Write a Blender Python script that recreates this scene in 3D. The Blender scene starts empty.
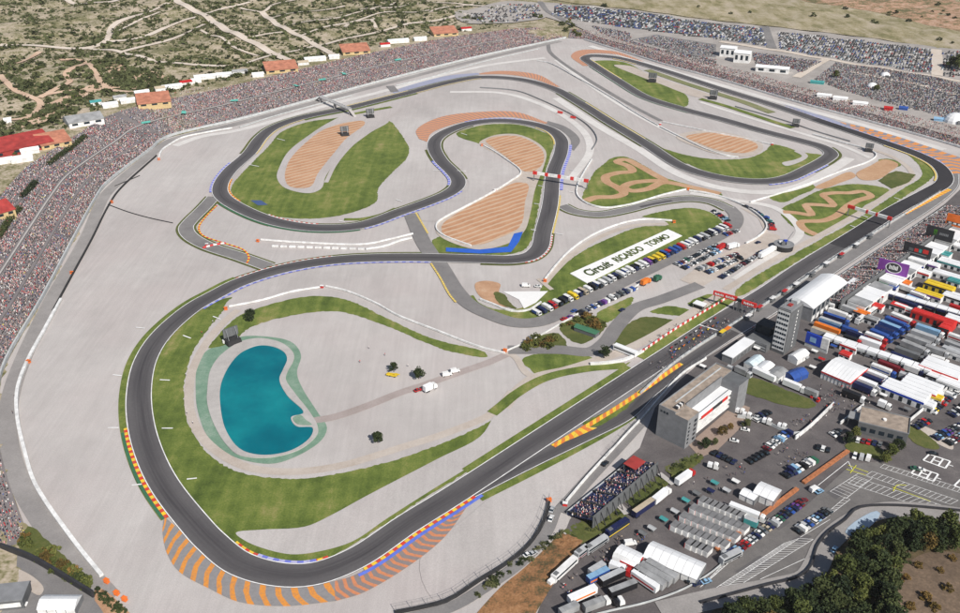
import bpy, bmesh, math, random
import numpy as np
from mathutils import Vector, Matrix
from mathutils.geometry import tessellate_polygon
random.seed(7); rng = np.random.default_rng(7)
scene = bpy.context.scene
COL = scene.collection
R = math.radians

# ------------------------------------------------------------------ camera, sky, sun, exposure
CAM_H, PITCH, FPX, W0, H0 = 260.0, R(29.0), 885.0, 960.0, 613.0
cd = bpy.data.cameras.new('camera'); cam = bpy.data.objects.new('camera', cd); COL.objects.link(cam)
cam.location = (0, 0, CAM_H); cam.rotation_euler = (R(90) - PITCH, 0, 0)
cd.sensor_fit = 'HORIZONTAL'; cd.sensor_width = 36.0; cd.lens = 36.0 * FPX / W0
cd.clip_start = 1.0; cd.clip_end = 30000
scene.camera = cam
SUN_EL = R(42); SUN_TO = Vector((0.50, -0.85, 0)).normalized()      # horizontal direction towards the sun
world = bpy.data.worlds.new('World'); scene.world = world; world.use_nodes = True
wn = world.node_tree; wn.nodes.clear()
wo = wn.nodes.new('ShaderNodeOutputWorld'); wb = wn.nodes.new('ShaderNodeBackground'); sk = wn.nodes.new('ShaderNodeTexSky')
sk.sky_type = 'NISHITA'; sk.sun_disc = False; sk.sun_elevation = SUN_EL
sk.sun_rotation = math.atan2(SUN_TO.x, SUN_TO.y); sk.dust_density = 1.5; sk.altitude = 200
wb.inputs['Strength'].default_value = 0.065
wn.links.new(sk.outputs[0], wb.inputs['Color']); wn.links.new(wb.outputs[0], wo.inputs['Surface'])
sl = bpy.data.lights.new('sun', 'SUN'); sl.energy = 4.7; sl.angle = R(0.53); sl.color = (1.0, 0.95, 0.88)
sun = bpy.data.objects.new('sun', sl); COL.objects.link(sun)
sv = Vector((SUN_TO.x * math.cos(SUN_EL), SUN_TO.y * math.cos(SUN_EL), math.sin(SUN_EL)))
sun.rotation_euler = sv.to_track_quat('Z', 'Y').to_euler(); sun.location = (0, 0, 600)
vs = scene.view_settings; vs.view_transform = 'Standard'; vs.look = 'None'; vs.exposure = 0.22; vs.gamma = 1.0; vs.use_curve_mapping = False
scene.cycles.volume_bounces = 0; scene.cycles.max_bounces = 4; scene.cycles.use_denoising = True

# ------------------------------------------------------------------ survey: image bearing -> ground position
CP, SP = math.cos(PITCH), math.sin(PITCH)
def ray(x, y):
    u = (x - W0 / 2) / FPX; v = (H0 / 2 - y) / FPX
    return np.array([u, CP + v * SP, -SP + v * CP])
def P(x, y, z=0.0):
    d = ray(x, y); t = (z - CAM_H) / d[2]
    return Vector((d[0] * t, d[1] * t, z))
def smooth(pts, n=6, closed=False):
    pts = [Vector(p[:2]) if len(p) < 3 else Vector(p) for p in pts]
    m = len(pts); out = []
    if m < 3: return pts
    rngi = range(m if closed else m - 1)
    for i in rngi:
        p0 = pts[(i - 1) % m] if closed or i > 0 else pts[0]
        p1 = pts[i]; p2 = pts[(i + 1) % m]
        p3 = pts[(i + 2) % m] if closed or i + 2 < m else pts[m - 1]
        d1 = max((p2 - p1).length, 1e-6) ** .5; d0 = max((p1 - p0).length, 1e-6) ** .5; d2 = max((p3 - p2).length, 1e-6) ** .5
        if (p1 - p0).length < 1e-6: d0 = d1
        if (p3 - p2).length < 1e-6: d2 = d1
        m1 = (p1 - p0) / d0 - (p2 - p0) / (d0 + d1) + (p2 - p1) / d1 if (p1 - p0).length > 1e-6 else (p2 - p1) / d1
        m2 = (p2 - p1) / d1 - (p3 - p1) / (d1 + d2) + (p3 - p2) / d2 if (p3 - p2).length > 1e-6 else (p2 - p1) / d1
        m1 = m1 * d1; m2 = m2 * d1
        for k in range(n):
            t = k / n; t2 = t * t; t3 = t2 * t
            out.append(p1 * (2*t3 - 3*t2 + 1) + m1 * (t3 - 2*t2 + t) + p2 * (-2*t3 + 3*t2) + m2 * (t3 - t2))
    if not closed: out.append(pts[-1])
    return out
def WL(px, z=0.0, n=6, closed=False, curve=True):
    w = [P(x, y, z).to_2d() for x, y in px]
    return smooth(w, n, closed) if curve else w
def resample(pts, step):
    out = [pts[0]]; acc = 0.0
    for a, b in zip(pts, pts[1:]):
        L = (b - a).length
        if L < 1e-9: continue
        d = step - acc
        while d <= L:
            out.append(a.lerp(b, d / L)); d += step
        acc = (acc + L) % step
    if (out[-1] - pts[-1]).length > step * .3: out.append(pts[-1])
    return out

# terrain: a bowl; spectator banks rise behind the perimeter wall, hills beyond
WALL_PX = [(150, 690, 0), (130, 640, 0), (70, 600, 0), (30, 540, 6), (8, 480, 16), (-4, 420, 17), (2.6, 370, 17), (42, 300, 17), (99, 194, 17), (107, 184, 17), (151, 150, 17), (167, 138, 17),
           (240, 120, 17), (318, 99, 17), (396, 78, 17), (480, 57, 15), (540, 44, 10), (568, 38, 5), (584, 39, 4), (626, 52, 4), (668, 65, 4), (720, 79, 5),
           (798, 102, 5), (876, 123, 5), (960, 147, 5), (1040, 175, 4), (1150, 230, 0)]
WALL = np.array([list(P(x, y).to_2d()) for x, y, _ in WALL_PX]); RISE = np.array([r for *_, r in WALL_PX], float)
def wall_dist(X, Y):
    A = WALL[:-1]; B = WALL[1:]; D = B - A; L2 = (D ** 2).sum(1)
    px = X[:, None] - A[None, :, 0]; py = Y[:, None] - A[None, :, 1]
    t = np.clip((px * D[:, 0] + py * D[:, 1]) / L2, 0, 1)
    ex = px - t * D[:, 0]; ey = py - t * D[:, 1]; d2 = ex ** 2 + ey ** 2
    i = d2.argmin(1); k = np.arange(len(X)); tt = t[k, i]
    cr = D[i, 0] * py[k, i] - D[i, 1] * px[k, i]
    rise = RISE[:-1][i] * (1 - tt) + RISE[1:][i] * tt
    return np.sqrt(d2[k, i]) * np.where(cr > 0, 1, -1), rise
BANK = 58.0
def noise2(X, Y):
    return (np.sin(X * .021 + 1.3) * np.cos(Y * .017 + .4) + .5 * np.sin(X * .047 + Y * .031) + .3 * np.cos(X * .083 - Y * .07 + 2))
def Hz(X, Y):
    X = np.atleast_1d(np.asarray(X, float)); Y = np.atleast_1d(np.asarray(Y, float))
    d, r = wall_dist(X, Y); d = np.maximum(d, 0)
    depth = np.where(r > 8, BANK, 34.0)
    h = r * np.clip(d / depth, 0, 1)
    far = np.clip((d - depth - 25) / 120, 0, 1) * np.clip(r / 10, .15, 1)
    return h + far * (noise2(X, Y) * 3.5 + np.clip(d - depth - 25, 0, 2500) * .035)
def PT(x, y):
    d = ray(x, y); t0 = (70 - CAM_H) / d[2]; t1 = (-1 - CAM_H) / d[2]
    t = np.linspace(max(t0, 1), t1, 500); z = CAM_H + t * d[2]
    hit = np.nonzero(z <= Hz(t * d[0], t * d[1]))[0]
    k = hit[0] if len(hit) else 499
    return Vector((t[k] * d[0], t[k] * d[1], float(z[k])))

# ------------------------------------------------------------------ materials
MATS = {}
def nt(name):
    m = bpy.data.materials.new(name); m.use_nodes = True; t = m.node_tree; b = t.nodes['Principled BSDF']
    b.inputs['Specular IOR Level'].default_value = 0.3
    return m, t, b
def N(t, kind, **kw):
    n = t.nodes.new(kind)
    for k, v in kw.items(): setattr(n, k, v)
    return n
def ramp(t, fac, stops, interp='LINEAR'):
    r = N(t, 'ShaderNodeValToRGB'); r.color_ramp.interpolation = interp
    e = r.color_ramp.elements
    while len(e) < len(stops): e.new(1)
    for el, (p, c) in zip(e, stops):
        el.position = p; el.color = (*c, 1) if len(c) == 3 else c
    t.links.new(fac, r.inputs[0]); return r.outputs[0]
def pos(t): return N(t, 'ShaderNodeNewGeometry').outputs['Position']
def mapping(t, vec, scale=(1, 1, 1), rz=0):
    m = N(t, 'ShaderNodeMapping'); m.inputs['Scale'].default_value = scale; m.inputs['Rotation'].default_value = (0, 0, rz)
    t.links.new(vec, m.inputs['Vector']); return m.outputs[0]
def noise(t, vec, scale, detail=3, rough=.55):
    n = N(t, 'ShaderNodeTexNoise'); n.inputs['Scale'].default_value = scale; n.inputs['Detail'].default_value = detail; n.inputs['Roughness'].default_value = rough
    t.links.new(vec, n.inputs['Vector']); return n.outputs[0]
def mix(t, fac, a, b, mode='MIX'):
    m = N(t, 'ShaderNodeMix', data_type='RGBA', blend_type=mode)
    for s, v in ((m.inputs[0], fac), (m.inputs[6], a), (m.inputs[7], b)):
        if isinstance(v, (int, float)): s.default_value = v
        elif isinstance(v, (tuple, list)): s.default_value = (*v, 1)
        else: t.links.new(v, s)
    return m.outputs[2]
def mth(t, op, a, b=None, c=None):
    m = N(t, 'ShaderNodeMath', operation=op)
    for s, v in zip(m.inputs, (a, b, c)):
        if v is None: continue
        if isinstance(v, (int, float)): s.default_value = v
        else: t.links.new(v, s)
    return m.outputs[0]
def bump(t, b, h, strength=.3, dist=.1):
    n = N(t, 'ShaderNodeBump'); n.inputs['Strength'].default_value = strength; n.inputs['Distance'].default_value = dist
    t.links.new(h, n.inputs['Height']); t.links.new(n.outputs[0], b.inputs['Normal'])
def surf(name, stops, big=.012, mid=.12, fine=1.2, rough=.9, streak=None, amt=(.5, .35, .35), bumps=.2):
    """ground surface: a colour ramp driven by noise at three sizes, optional direction streaks"""
    if name in MATS: return MATS[name]
    m, t, b = nt(name); p = pos(t)
    f = mth(t, 'MULTIPLY', noise(t, p, big, 4), amt[0])
    f = mth(t, 'ADD', f, mth(t, 'MULTIPLY', noise(t, p, mid, 4), amt[1]))
    f = mth(t, 'ADD', f, mth(t, 'MULTIPLY', noise(t, p, fine, 2), amt[2]))
    if streak:
        ang, per, a = streak
        f = mth(t, 'ADD', f, mth(t, 'MULTIPLY', mth(t, 'SUBTRACT', noise(t, mapping(t, p, (1 / per, .012, 1), ang), 1.0, 3), .5), a))
    f = mth(t, 'MULTIPLY_ADD', mth(t, 'SUBTRACT', f, .5 * sum(amt)), 2.2, .5)
    c = ramp(t, f, stops); t.links.new(c, b.inputs['Base Color']); b.inputs['Roughness'].default_value = rough
    bump(t, b, noise(t, p, fine, 3), bumps, .08)
    MATS[name] = m; return m
def paint(col, rough=.55, metal=0.0, name=None, dirt=.16, scale=.35):
    col = tuple(round(c, 4) for c in col); key = name or ('paint', col, rough, metal)
    if key in MATS: return MATS[key]
    m, t, b = nt(name or 'paint_%d' % len(MATS)); p = pos(t)
    f = noise(t, p, scale, 4)
    c = mix(t, ramp(t, f, [(.35, (0, 0, 0)), (.7, (1, 1, 1))]), tuple(x * (1 - dirt) for x in col), tuple(min(1, x * (1 + dirt * .5)) for x in col))
    t.links.new(c, b.inputs['Base Color']); b.inputs['Roughness'].default_value = rough; b.inputs['Metallic'].default_value = metal
    MATS[key] = m; return m
def striped(name, cols, period, rough=.7, axis=0, duty=.5, zig=None, base_noise=True):
    """paint in stripes along the ribbon's own length (UV u in metres, v across)"""
    if name in MATS: return MATS[name]
    m, t, b = nt(name); uv = N(t, 'ShaderNodeUVMap'); s = N(t, 'ShaderNodeSeparateXYZ'); t.links.new(uv.outputs[0], s.inputs[0])
    u = s.outputs[axis]
    if zig:
        amp, k, skew = zig
        z = mth(t, 'PINGPONG', mth(t, 'MULTIPLY', s.outputs[1], k), 1.0)
        u = mth(t, 'ADD', u, mth(t, 'MULTIPLY', z, amp)); u = mth(t, 'ADD', u, mth(t, 'MULTIPLY', s.outputs[1], skew))
        u = mth(t, 'ADD', u, mth(t, 'MULTIPLY', noise(t, pos(t), .15, 2), 1.2))
    f = mth(t, 'FRACT', mth(t, 'DIVIDE', u, period))
    n = len(cols)
    stops = [(0, cols[0]), (duty, cols[1])] if n == 2 else [(i / n, c) for i, c in enumerate(cols)]
    c = ramp(t, f, stops, 'CONSTANT')
    w = noise(t, pos(t), .9, 4)
    c = mix(t, ramp(t, w, [(.42, (0, 0, 0)), (.75, (.45, .45, .45))]), c, (.16, .15, .15))
    t.links.new(c, b.inputs['Base Color']); b.inputs['Roughness'].default_value = rough
    MATS[name] = m; return m

def lin(h):
    h = h.lstrip('#'); v = [int(h[i:i + 2], 16) / 255 for i in (0, 2, 4)]
    return tuple(x / 12.92 if x <= .04045 else ((x + .055) / 1.055) ** 2.4 for x in v)

def gravel_mat():
    m, t, b = nt('raked_gravel'); p = pos(t)
    f = mth(t, 'ADD', mth(t, 'MULTIPLY', noise(t, p, .009, 5, .6), .75), mth(t, 'MULTIPLY', noise(t, p, .12, 4), .25))
    c = ramp(t, f, [(.28, (.365, .340, .330)), (.45, (.425, .398, .386)), (.58, (.465, .438, .424)), (.72, (.52, .492, .475))])
    pink = noise(t, mapping(t, p, (1, 1, 1), .3), .016, 4); c = mix(t, ramp(t, pink, [(.45, (0, 0, 0)), (.7, (.45, .45, .45))]), c, (.44, .385, .375))
    w = noise(t, mapping(t, p, (.45, .02, 1), .75), 1.0, 3); w2 = noise(t, mapping(t, p, (.6, .02, 1), -.5), 1.0, 3)      # rake marks in two directions
    c = mix(t, .22, c, mix(t, 1.0, c, ramp(t, w, [(.3, (.80, .80, .80)), (.7, (1.12, 1.12, 1.12))]), 'MULTIPLY'))
    c = mix(t, .16, c, mix(t, 1.0, c, ramp(t, w2, [(.35, (.80, .79, .78)), (.65, (1.1, 1.1, 1.1))]), 'MULTIPLY'))
    sm = noise(t, mapping(t, p, (1, .35, 1), .9), .03, 5, .65); c = mix(t, ramp(t, sm, [(.52, (0, 0, 0)), (.70, (.5, .5, .5))]), c, (.34, .315, .305))      # damp and driven-over patches
    sm2 = noise(t, mapping(t, p, (1, .3, 1), -.4), .022, 5, .65); c = mix(t, ramp(t, sm2, [(.55, (0, 0, 0)), (.75, (.5, .5, .5))]), c, (.56, .54, .52))
    c = mix(t, 1.0, c, ramp(t, noise(t, p, 1.8, 3), [(.3, (.90, .90, .90)), (.7, (1.08, 1.08, 1.08))]), 'MULTIPLY')
    t.links.new(c, b.inputs['Base Color']); b.inputs['Roughness'].default_value = .95; bump(t, b, noise(t, p, 1.4, 3), .25, .08); return m
M_GRAVEL = gravel_mat()
M_GRASS = surf('mown_grass', [(0, (.052, .080, .014)), (.35, (.095, .132, .024)), (.6, (.138, .175, .036)), (.8, (.19, .20, .056)), (1, (.27, .235, .095))], big=.03, mid=.16, fine=1.2, streak=(.7, 6.0, .5), amt=(.6, .45, .35), rough=.95, bumps=.5)
M_GRASS_D = surf('dark_grass', [(0, (.045, .060, .015)), (.4, (.075, .092, .022)), (.7, (.11, .115, .035)), (1, (.17, .15, .065))], big=.05, mid=.25, fine=1.6, rough=.95, bumps=.6)
M_ROAD = surf('grey_asphalt', [(0, (.14, .135, .138)), (.5, (.19, .182, .18)), (1, (.25, .24, .235))], big=.03, mid=.15, fine=1.5)
M_PADDOCK = surf('paddock_asphalt', [(0, (.066, .060, .062)), (.4, (.098, .088, .089)), (.7, (.124, .112, .111)), (1, (.18, .163, .155))], big=.03, mid=.12, fine=1.5)
M_EARTH = surf('brown_earth', [(0, (.24, .13, .075)), (.4, (.38, .22, .13)), (.7, (.47, .29, .18)), (1, (.52, .38, .27))], big=.05, mid=.25, fine=1.5, bumps=.5)
M_PATH = surf('pale_track_dust', [(0, (.36, .30, .25)), (.5, (.44, .385, .34)), (1, (.52, .47, .42))], big=.04, mid=.2)
def sand_mat():
    m, t, b = nt('ploughed_orange_soil'); p = pos(t); s = N(t, 'ShaderNodeSeparateXYZ'); t.links.new(mapping(t, p, (1, 1, 1), R(-40)), s.inputs[0])
    u = mth(t, 'ADD', s.outputs[1], mth(t, 'MULTIPLY', noise(t, p, .05, 3), 5.0)); f = mth(t, 'FRACT', mth(t, 'DIVIDE', u, 6.0))
    base = ramp(t, mth(t, 'ADD', mth(t, 'MULTIPLY', noise(t, p, .06, 4), .6), mth(t, 'MULTIPLY', noise(t, p, .9, 3), .4)), [(.3, (.34, .165, .085)), (.5, (.44, .235, .13)), (.7, (.50, .30, .185))])
    c = mix(t, ramp(t, f, [(0, (0, 0, 0)), (.45, (.05, .05, .05)), (.62, (.75, .75, .75)), (.78, (.75, .75, .75)), (.92, (0, 0, 0))]), base, (.52, .40, .29))
    t.links.new(c, b.inputs['Base Color']); b.inputs['Roughness'].default_value = .95; bump(t, b, f, .4, .3); return m
M_SAND = sand_mat()
M_MX = surf('motocross_dirt', [(0, (.34, .19, .10)), (.5, (.44, .27, .16)), (1, (.52, .36, .24))], big=.05, mid=.3)
M_SCRUB = surf('scrubland', [(0, (.085, .090, .035)), (.30, (.16, .150, .07)), (.46, (.255, .225, .135)), (.60, (.345, .295, .21)), (.8, (.42, .355, .275)), (1, (.47, .385, .30))], big=.018, mid=.09, fine=.5, amt=(.5, .6, .6), bumps=.8)
M_FIELD = surf('dry_field', [(0, (.15, .14, .06)), (.35, (.25, .215, .12)), (.65, (.33, .285, .19)), (1, (.40, .34, .26))], big=.012, mid=.06, fine=.4, streak=(1.45, 14.0, .8), amt=(.5, .5, .4))
M_CONC = surf('concrete', [(0, (.30, .28, .27)), (.5, (.40, .38, .365)), (1, (.48, .46, .44))], big=.05, mid=.3, fine=2)
M_GREENB = surf('green_painted_bank', [(0, (.10, .19, .135)), (.5, (.16, .26, .19)), (1, (.27, .34, .28))], big=.05, mid=.2)
M_BLUEP = surf('blue_painted_turf', [(0, (.012, .08, .42)), (1, (.03, .13, .55))], big=.05, mid=.3)
M_GREENP = surf('green_painted_runoff', [(0, (.03, .11, .055)), (1, (.05, .16, .085))], big=.05, mid=.3)
M_RUNOFF_BLUE = surf('faded_blue_grey_paint', [(0, (.25, .27, .38)), (1, (.34, .35, .44))], big=.05, mid=.3)
M_STAND = surf('terrace_concrete', [(0, (.14, .125, .13)), (1, (.24, .22, .22))], big=.05, mid=.3)
def track_mat():
    m, t, b = nt('race_asphalt'); p = pos(t); uv = N(t, 'ShaderNodeUVMap'); s = N(t, 'ShaderNodeSeparateXYZ'); t.links.new(uv.outputs[0], s.inputs[0])
    f = mth(t, 'ADD', mth(t, 'MULTIPLY', noise(t, p, .02, 3), .6), mth(t, 'MULTIPLY', noise(t, p, .9, 4), .4))
    base = ramp(t, f, [(.3, (.088, .083, .086)), (.55, (.110, .104, .106)), (.75, (.138, .130, .129))])
    v = mth(t, 'ADD', s.outputs[1], mth(t, 'MULTIPLY', mth(t, 'SUBTRACT', noise(t, mapping(t, uv.outputs[0], (.012, 0, 0)), 1.0, 2), .5), .9))
    rub = ramp(t, v, [(.08, (0, 0, 0)), (.33, (.6, .6, .6)), (.5, (.9, .9, .9)), (.67, (.6, .6, .6)), (.92, (0, 0, 0))])
    streak = noise(t, mapping(t, uv.outputs[0], (.02, 14, 1)), 1.0, 3)
    rub = mix(t, 1.0, rub, ramp(t, streak, [(.3, (.25, .25, .25)), (.7, (1, 1, 1))]), 'MULTIPLY')
    c = mix(t, rub, base, (.036, .033, .037)); t.links.new(c, b.inputs['Base Color']); b.inputs['Roughness'].default_value = .75
    bump(t, b, noise(t, p, 2.0, 2), .1, .03); return m
M_TRACK = track_mat()
M_WHITE = paint((.80, .80, .79), .6, name='white_line_paint', dirt=.2)
M_KERB_RY = striped('red_yellow_kerb', [(.62, .045, .02), (.80, .52, .03)], 4.4)
M_KERB_YW = striped('yellow_orange_kerb', [(.80, .52, .04), (.72, .20, .03)], 4.4)
M_KERB_RW = striped('red_white_kerb', [(.60, .05, .04), (.75, .74, .72)], 4.0)
M_KERB_BW = striped('blue_white_kerb', [(.16, .19, .62), (.42, .42, .66)], 5.0)
M_KERB_Y = striped('yellow_kerb', [(.74, .55, .10), (.55, .42, .16)], 3.0)
M_HATCH = striped('orange_yellow_hatching', [(.80, .53, .04), (.70, .20, .03)], 5.0, zig=(0, 1, 3.0))
M_ZEB1 = striped('orange_zebra_asphalt', [(.66, .26, .045), (.25, .24, .24)], 6.6, duty=.38, zig=(1.1, 2.0, -6.5))
M_ZEB2 = striped('faded_orange_zebra_asphalt', [(.58, .22, .10), (.24, .20, .19)], 3.6, duty=.42, zig=(1.6, 2.0, -5.0))
M_ZEB3 = striped('orange_brown_zebra_asphalt', [(.60, .27, .14), (.36, .22, .17)], 5.0, duty=.6, zig=(0, 1, 9.0))
M_ZEB4 = striped('orange_purple_zebra_asphalt', [(.68, .27, .07), (.26, .24, .27)], 9.0, duty=.55, zig=(5.0, 3.0, -6.0))

# ------------------------------------------------------------------ mesh helpers
def link(name, me, mats=(), parent=None, loc=None, rz=0.0, scale=None):
    o = bpy.data.objects.new(name, me); COL.objects.link(o)
    if me is not None:
        if not me.materials:
            for m in mats: me.materials.append(m)
        else:
            for i, m in enumerate(mats):
                if i < len(o.material_slots) and m is not None and me.materials[i] is not m:
                    o.material_slots[i].link = 'OBJECT'; o.material_slots[i].material = m
    if parent: o.parent = parent
    if loc is not None: o.location = loc
    if rz: o.rotation_euler = (0, 0, rz)
    if scale is not None: o.scale = scale if not isinstance(scale, (int, float)) else (scale,) * 3
    return o
def tag(o, label=None, cat=None, group=None, kind=None):
    if label: o['label'] = label
    if cat: o['category'] = cat
    if group: o['group'] = group
    if kind: o['kind'] = kind
    return o
def thing(name, label, cat, loc=(0, 0, 0), rz=0.0, group=None):
    return tag(link(name, None, loc=loc, rz=rz), label, cat, group)
class MB:
    def __init__(s): s.v = []; s.f = []; s.m = []; s.uv = None
    def add(s, vs, fs, mi=0):
        k = len(s.v); s.v += [tuple(v) for v in vs]; s.f += [tuple(k + i for i in f) for f in fs]; s.m += [mi] * len(fs); return s
    def box(s, x0, x1, y0, y1, z0, z1, mi=0, top=None, taper=0.0):
        tx = taper * (x1 - x0) / 2; ty = taper * (y1 - y0) / 2
        s.add([(x0, y0, z0), (x1, y0, z0), (x1, y1, z0), (x0, y1, z0), (x0 + tx, y0 + ty, z1), (x1 - tx, y0 + ty, z1), (x1 - tx, y1 - ty, z1), (x0 + tx, y1 - ty, z1)],
              [(3, 2, 1, 0), (0, 1, 5, 4), (1, 2, 6, 5), (2, 3, 7, 6), (3, 0, 4, 7)], mi)
        s.f.append(tuple(len(s.v) - 8 + i for i in (4, 5, 6, 7))); s.m.append(mi if top is None else top); return s
    def prism(s, prof, a0, a1, mi=0, axis='y'):
        """profile (p, z) extruded along axis from a0 to a1"""
        n = len(prof); mk = (lambda p, a, z: (p, a, z)) if axis == 'y' else (lambda p, a, z: (a, p, z))
        vs = [mk(p, a0, z) for p, z in prof] + [mk(p, a1, z) for p, z in prof]
        fs = [(i, (i + 1) % n, n + (i + 1) % n, n + i) for i in range(n)] + [tuple(range(n))[::-1], tuple(range(n, 2 * n))]
        return s.add(vs, fs, mi)
    def cyl(s, x, y, z0, z1, r, n=10, mi=0, r2=None):
        r2 = r if r2 is None else r2
        vs = [(x + r * math.cos(2 * math.pi * i / n), y + r * math.sin(2 * math.pi * i / n), z0) for i in range(n)] + \
             [(x + r2 * math.cos(2 * math.pi * i / n), y + r2 * math.sin(2 * math.pi * i / n), z1) for i in range(n)]
        return s.add(vs, [(i, (i + 1) % n, n + (i + 1) % n, n + i) for i in range(n)] + [tuple(range(n))[::-1], tuple(range(n, 2 * n))], mi)
    def bar(s, a, b, w, mi=0):
        a = Vector(a); b = Vector(b); d = (b - a).normalized(); u = d.cross(Vector((0, 0, 1)))
        u = u.normalized() if u.length > 1e-3 else Vector((1, 0, 0)); q = d.cross(u) * w / 2; u = u * w / 2
        vs = [a - u - q, a + u - q, a + u + q, a - u + q, b - u - q, b + u - q, b + u + q, b - u + q]
        return s.add(vs, [(3, 2, 1, 0), (4, 5, 6, 7), (0, 1, 5, 4), (1, 2, 6, 5), (2, 3, 7, 6), (3, 0, 4, 7)], mi)
    def mesh(s, name='mesh', smooth=False):
        me = bpy.data.meshes.new(name); me.from_pydata(s.v, [], s.f); me.polygons.foreach_set('material_index', s.m)
        if s.uv:
            l = me.uv_layers.new(name='UVMap'); l.data.foreach_set('uv', [c for vi in (v for f in s.f for v in f) for c in s.uv[vi]])
        if smooth: me.polygons.foreach_set('use_smooth', [True] * len(me.polygons))
        me.update(); return me
    def obj(s, name, mats, parent=None, **kw):
        return link(name, s.mesh(name), mats if isinstance(mats, (list, tuple)) else [mats], parent, **kw)

# ------------------------------------------------------------------ ground sheets
ZK = [0]
def zk():
    ZK[0] += 1; return ZK[0] * .00018
def sheet(name, loops, mat, z, world_pts=False, closed=True, curve=True, n=5, kind='structure'):
    if not isinstance(loops[0], list): loops = [loops]
    z += zk()
    def edge(l):
        w = l if world_pts else WL(l, 0, n, True, curve)
        if mat in (M_GRASS, M_GRASS_D) and not world_pts:              # turf edges wander a little
            w = resample(list(w) + [w[0]], 1.6)[:-1]; w = [p + Vector((random.uniform(-.4, .4), random.uniform(-.4, .4))) for p in w]
        return w
    L = [[Vector((p.x, p.y, z)) for p in edge(l)] for l in loops]
    tris = tessellate_polygon(L); vs = [v for l in L for v in l]
    fs = []
    for a, b, c in tris:
        nz = (vs[b] - vs[a]).cross(vs[c] - vs[a]).z
        if abs(nz) > 1e-9: fs.append((a, b, c) if nz > 0 else (a, c, b))
    me = bpy.data.meshes.new(name); me.from_pydata(vs, [], fs); me.update()
    return tag(link(name, me, [mat]), kind=kind)
def normals2(pts, closed):
    n = len(pts); out = []
    for i in range(n):
        a = pts[(i - 1) % n] if closed or i > 0 else pts[i]; b = pts[(i + 1) % n] if closed or i < n - 1 else pts[i]
        d = (b - a); d = d.normalized() if d.length > 1e-9 else Vector((1, 0)); out.append(Vector((-d.y, d.x)))
    return out
def offset(pts, d, closed=False):
    return [p + q * d for p, q in zip(pts, normals2(pts, closed))]
def strip_mesh(name, left, right, z, mat, closed=False, h=0.0, parent=None, zf=None):
    """surface between two matching lines, UV u = metres along, v = 0..1 across; h > 0 gives it thickness"""
    mb = MB(); mb.uv = []; u = 0; n = len(left); z += zk(); zf = zf or (lambda p: 0.0)
    for i in range(n + (1 if closed else 0)):
        k = i % n
        if i: u += ((left[k] + right[k]) / 2 - (left[i - 1] + right[i - 1]) / 2).length
        e = min(i, 600) * 6e-5 if not closed else 0.0; z1 = z + e + zf(left[k]); z2 = z + e + zf(right[k])
        if h: mb.v += [(left[k].x, left[k].y, z1 + h), (right[k].x, right[k].y, z2 + h), (left[k].x, left[k].y, z1), (right[k].x, right[k].y, z2)]; mb.uv += [(u, 0), (u, 1), (u, 0), (u, 1)]
        else: mb.v += [(left[k].x, left[k].y, z1), (right[k].x, right[k].y, z2)]; mb.uv += [(u, 0), (u, 1)]
    s = 4 if h else 2
    for i in range(n - (0 if closed else 1)):
        a = s * i; b = s * (i + 1)
        mb.f.append((a, a + 1, b + 1, b)); mb.m.append(0)
        if h:
            mb.f += [(a + 2, a, b, b + 2), (a + 1, a + 3, b + 3, b + 1)]; mb.m += [0, 0]
    if h and not closed:
        e = s * (n - 1); mb.f += [(0, 2, 3, 1), (e, e + 1, e + 3, e + 2)]; mb.m += [0, 0]
    me = mb.mesh(name); 
    bm = bmesh.new(); bm.from_mesh(me); bmesh.ops.recalc_face_normals(bm, faces=bm.faces)
    if not h:
        for f in bm.faces:
            if f.normal.z < 0: f.normal_flip()
    bm.to_mesh(me); bm.free()
    return link(name, me, [mat], parent)
def ribbon(name, px, width, mat, z, closed=False, n=8, world_pts=False, shift=0.0, h=0.0, kind='structure', step=3.0):
    c = px if world_pts else WL(px, 0, n, closed)
    if not closed and step: c = resample(c, step)
    l = offset(c, shift + width / 2, closed); r = offset(c, shift - width / 2, closed)
    return tag(strip_mesh(name, l, r, z, mat, closed, h), kind=kind)
def seg(line, p0, p1):
    """stretch of a world line between the points nearest to two image bearings"""
    a = P(*p0).to_2d(); b = P(*p1).to_2d()
    i = min(range(len(line)), key=lambda k: (line[k] - a).length); j = min(range(len(line)), key=lambda k: (line[k] - b).length)
    if i <= j: return line[i:j + 1]
    if len(line) > 50 and i - j > len(line) * .6: return line[i:] + line[:j + 1]
    return line[j:i + 1]

# terrain sheet
def terrain():
    ax = np.concatenate([-np.geomspace(9000, 900, 14)[:-1], np.arange(-900, 900.1, 10), np.geomspace(900, 9000, 14)[1:]])
    ay = np.concatenate([np.arange(-400, 150, 50), np.arange(150, 1750.1, 10), np.geomspace(1760, 12000, 16)])
    X, Y = np.meshgrid(ax, ay); Z = Hz(X.ravel(), Y.ravel())
    d, r = wall_dist(X.ravel(), Y.ravel())
    Z = np.where(d < 0, -.6, Z - .6)
    nx, ny = len(ax), len(ay)
    v = np.stack([X.ravel(), Y.ravel(), Z], 1)
    i = np.arange(nx * ny).reshape(ny, nx)
    f = np.stack([i[:-1, :-1].ravel(), i[:-1, 1:].ravel(), i[1:, 1:].ravel(), i[1:, :-1].ravel()], 1)
    me = bpy.data.meshes.new('ground'); me.from_pydata(v.tolist(), [], f.tolist()); me.polygons.foreach_set('use_smooth', [True] * len(me.polygons)); me.update()
    tag(link('ground', me, [M_SCRUB]), kind='structure')
terrain()
inside = [(150, 700)] + [(x, y) for x, y, _ in WALL_PX[2:]] + [(1150, 300), (1150, 720)]
sheet('gravel_runoff', inside, M_GRAVEL, 0.0, curve=False)
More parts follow.
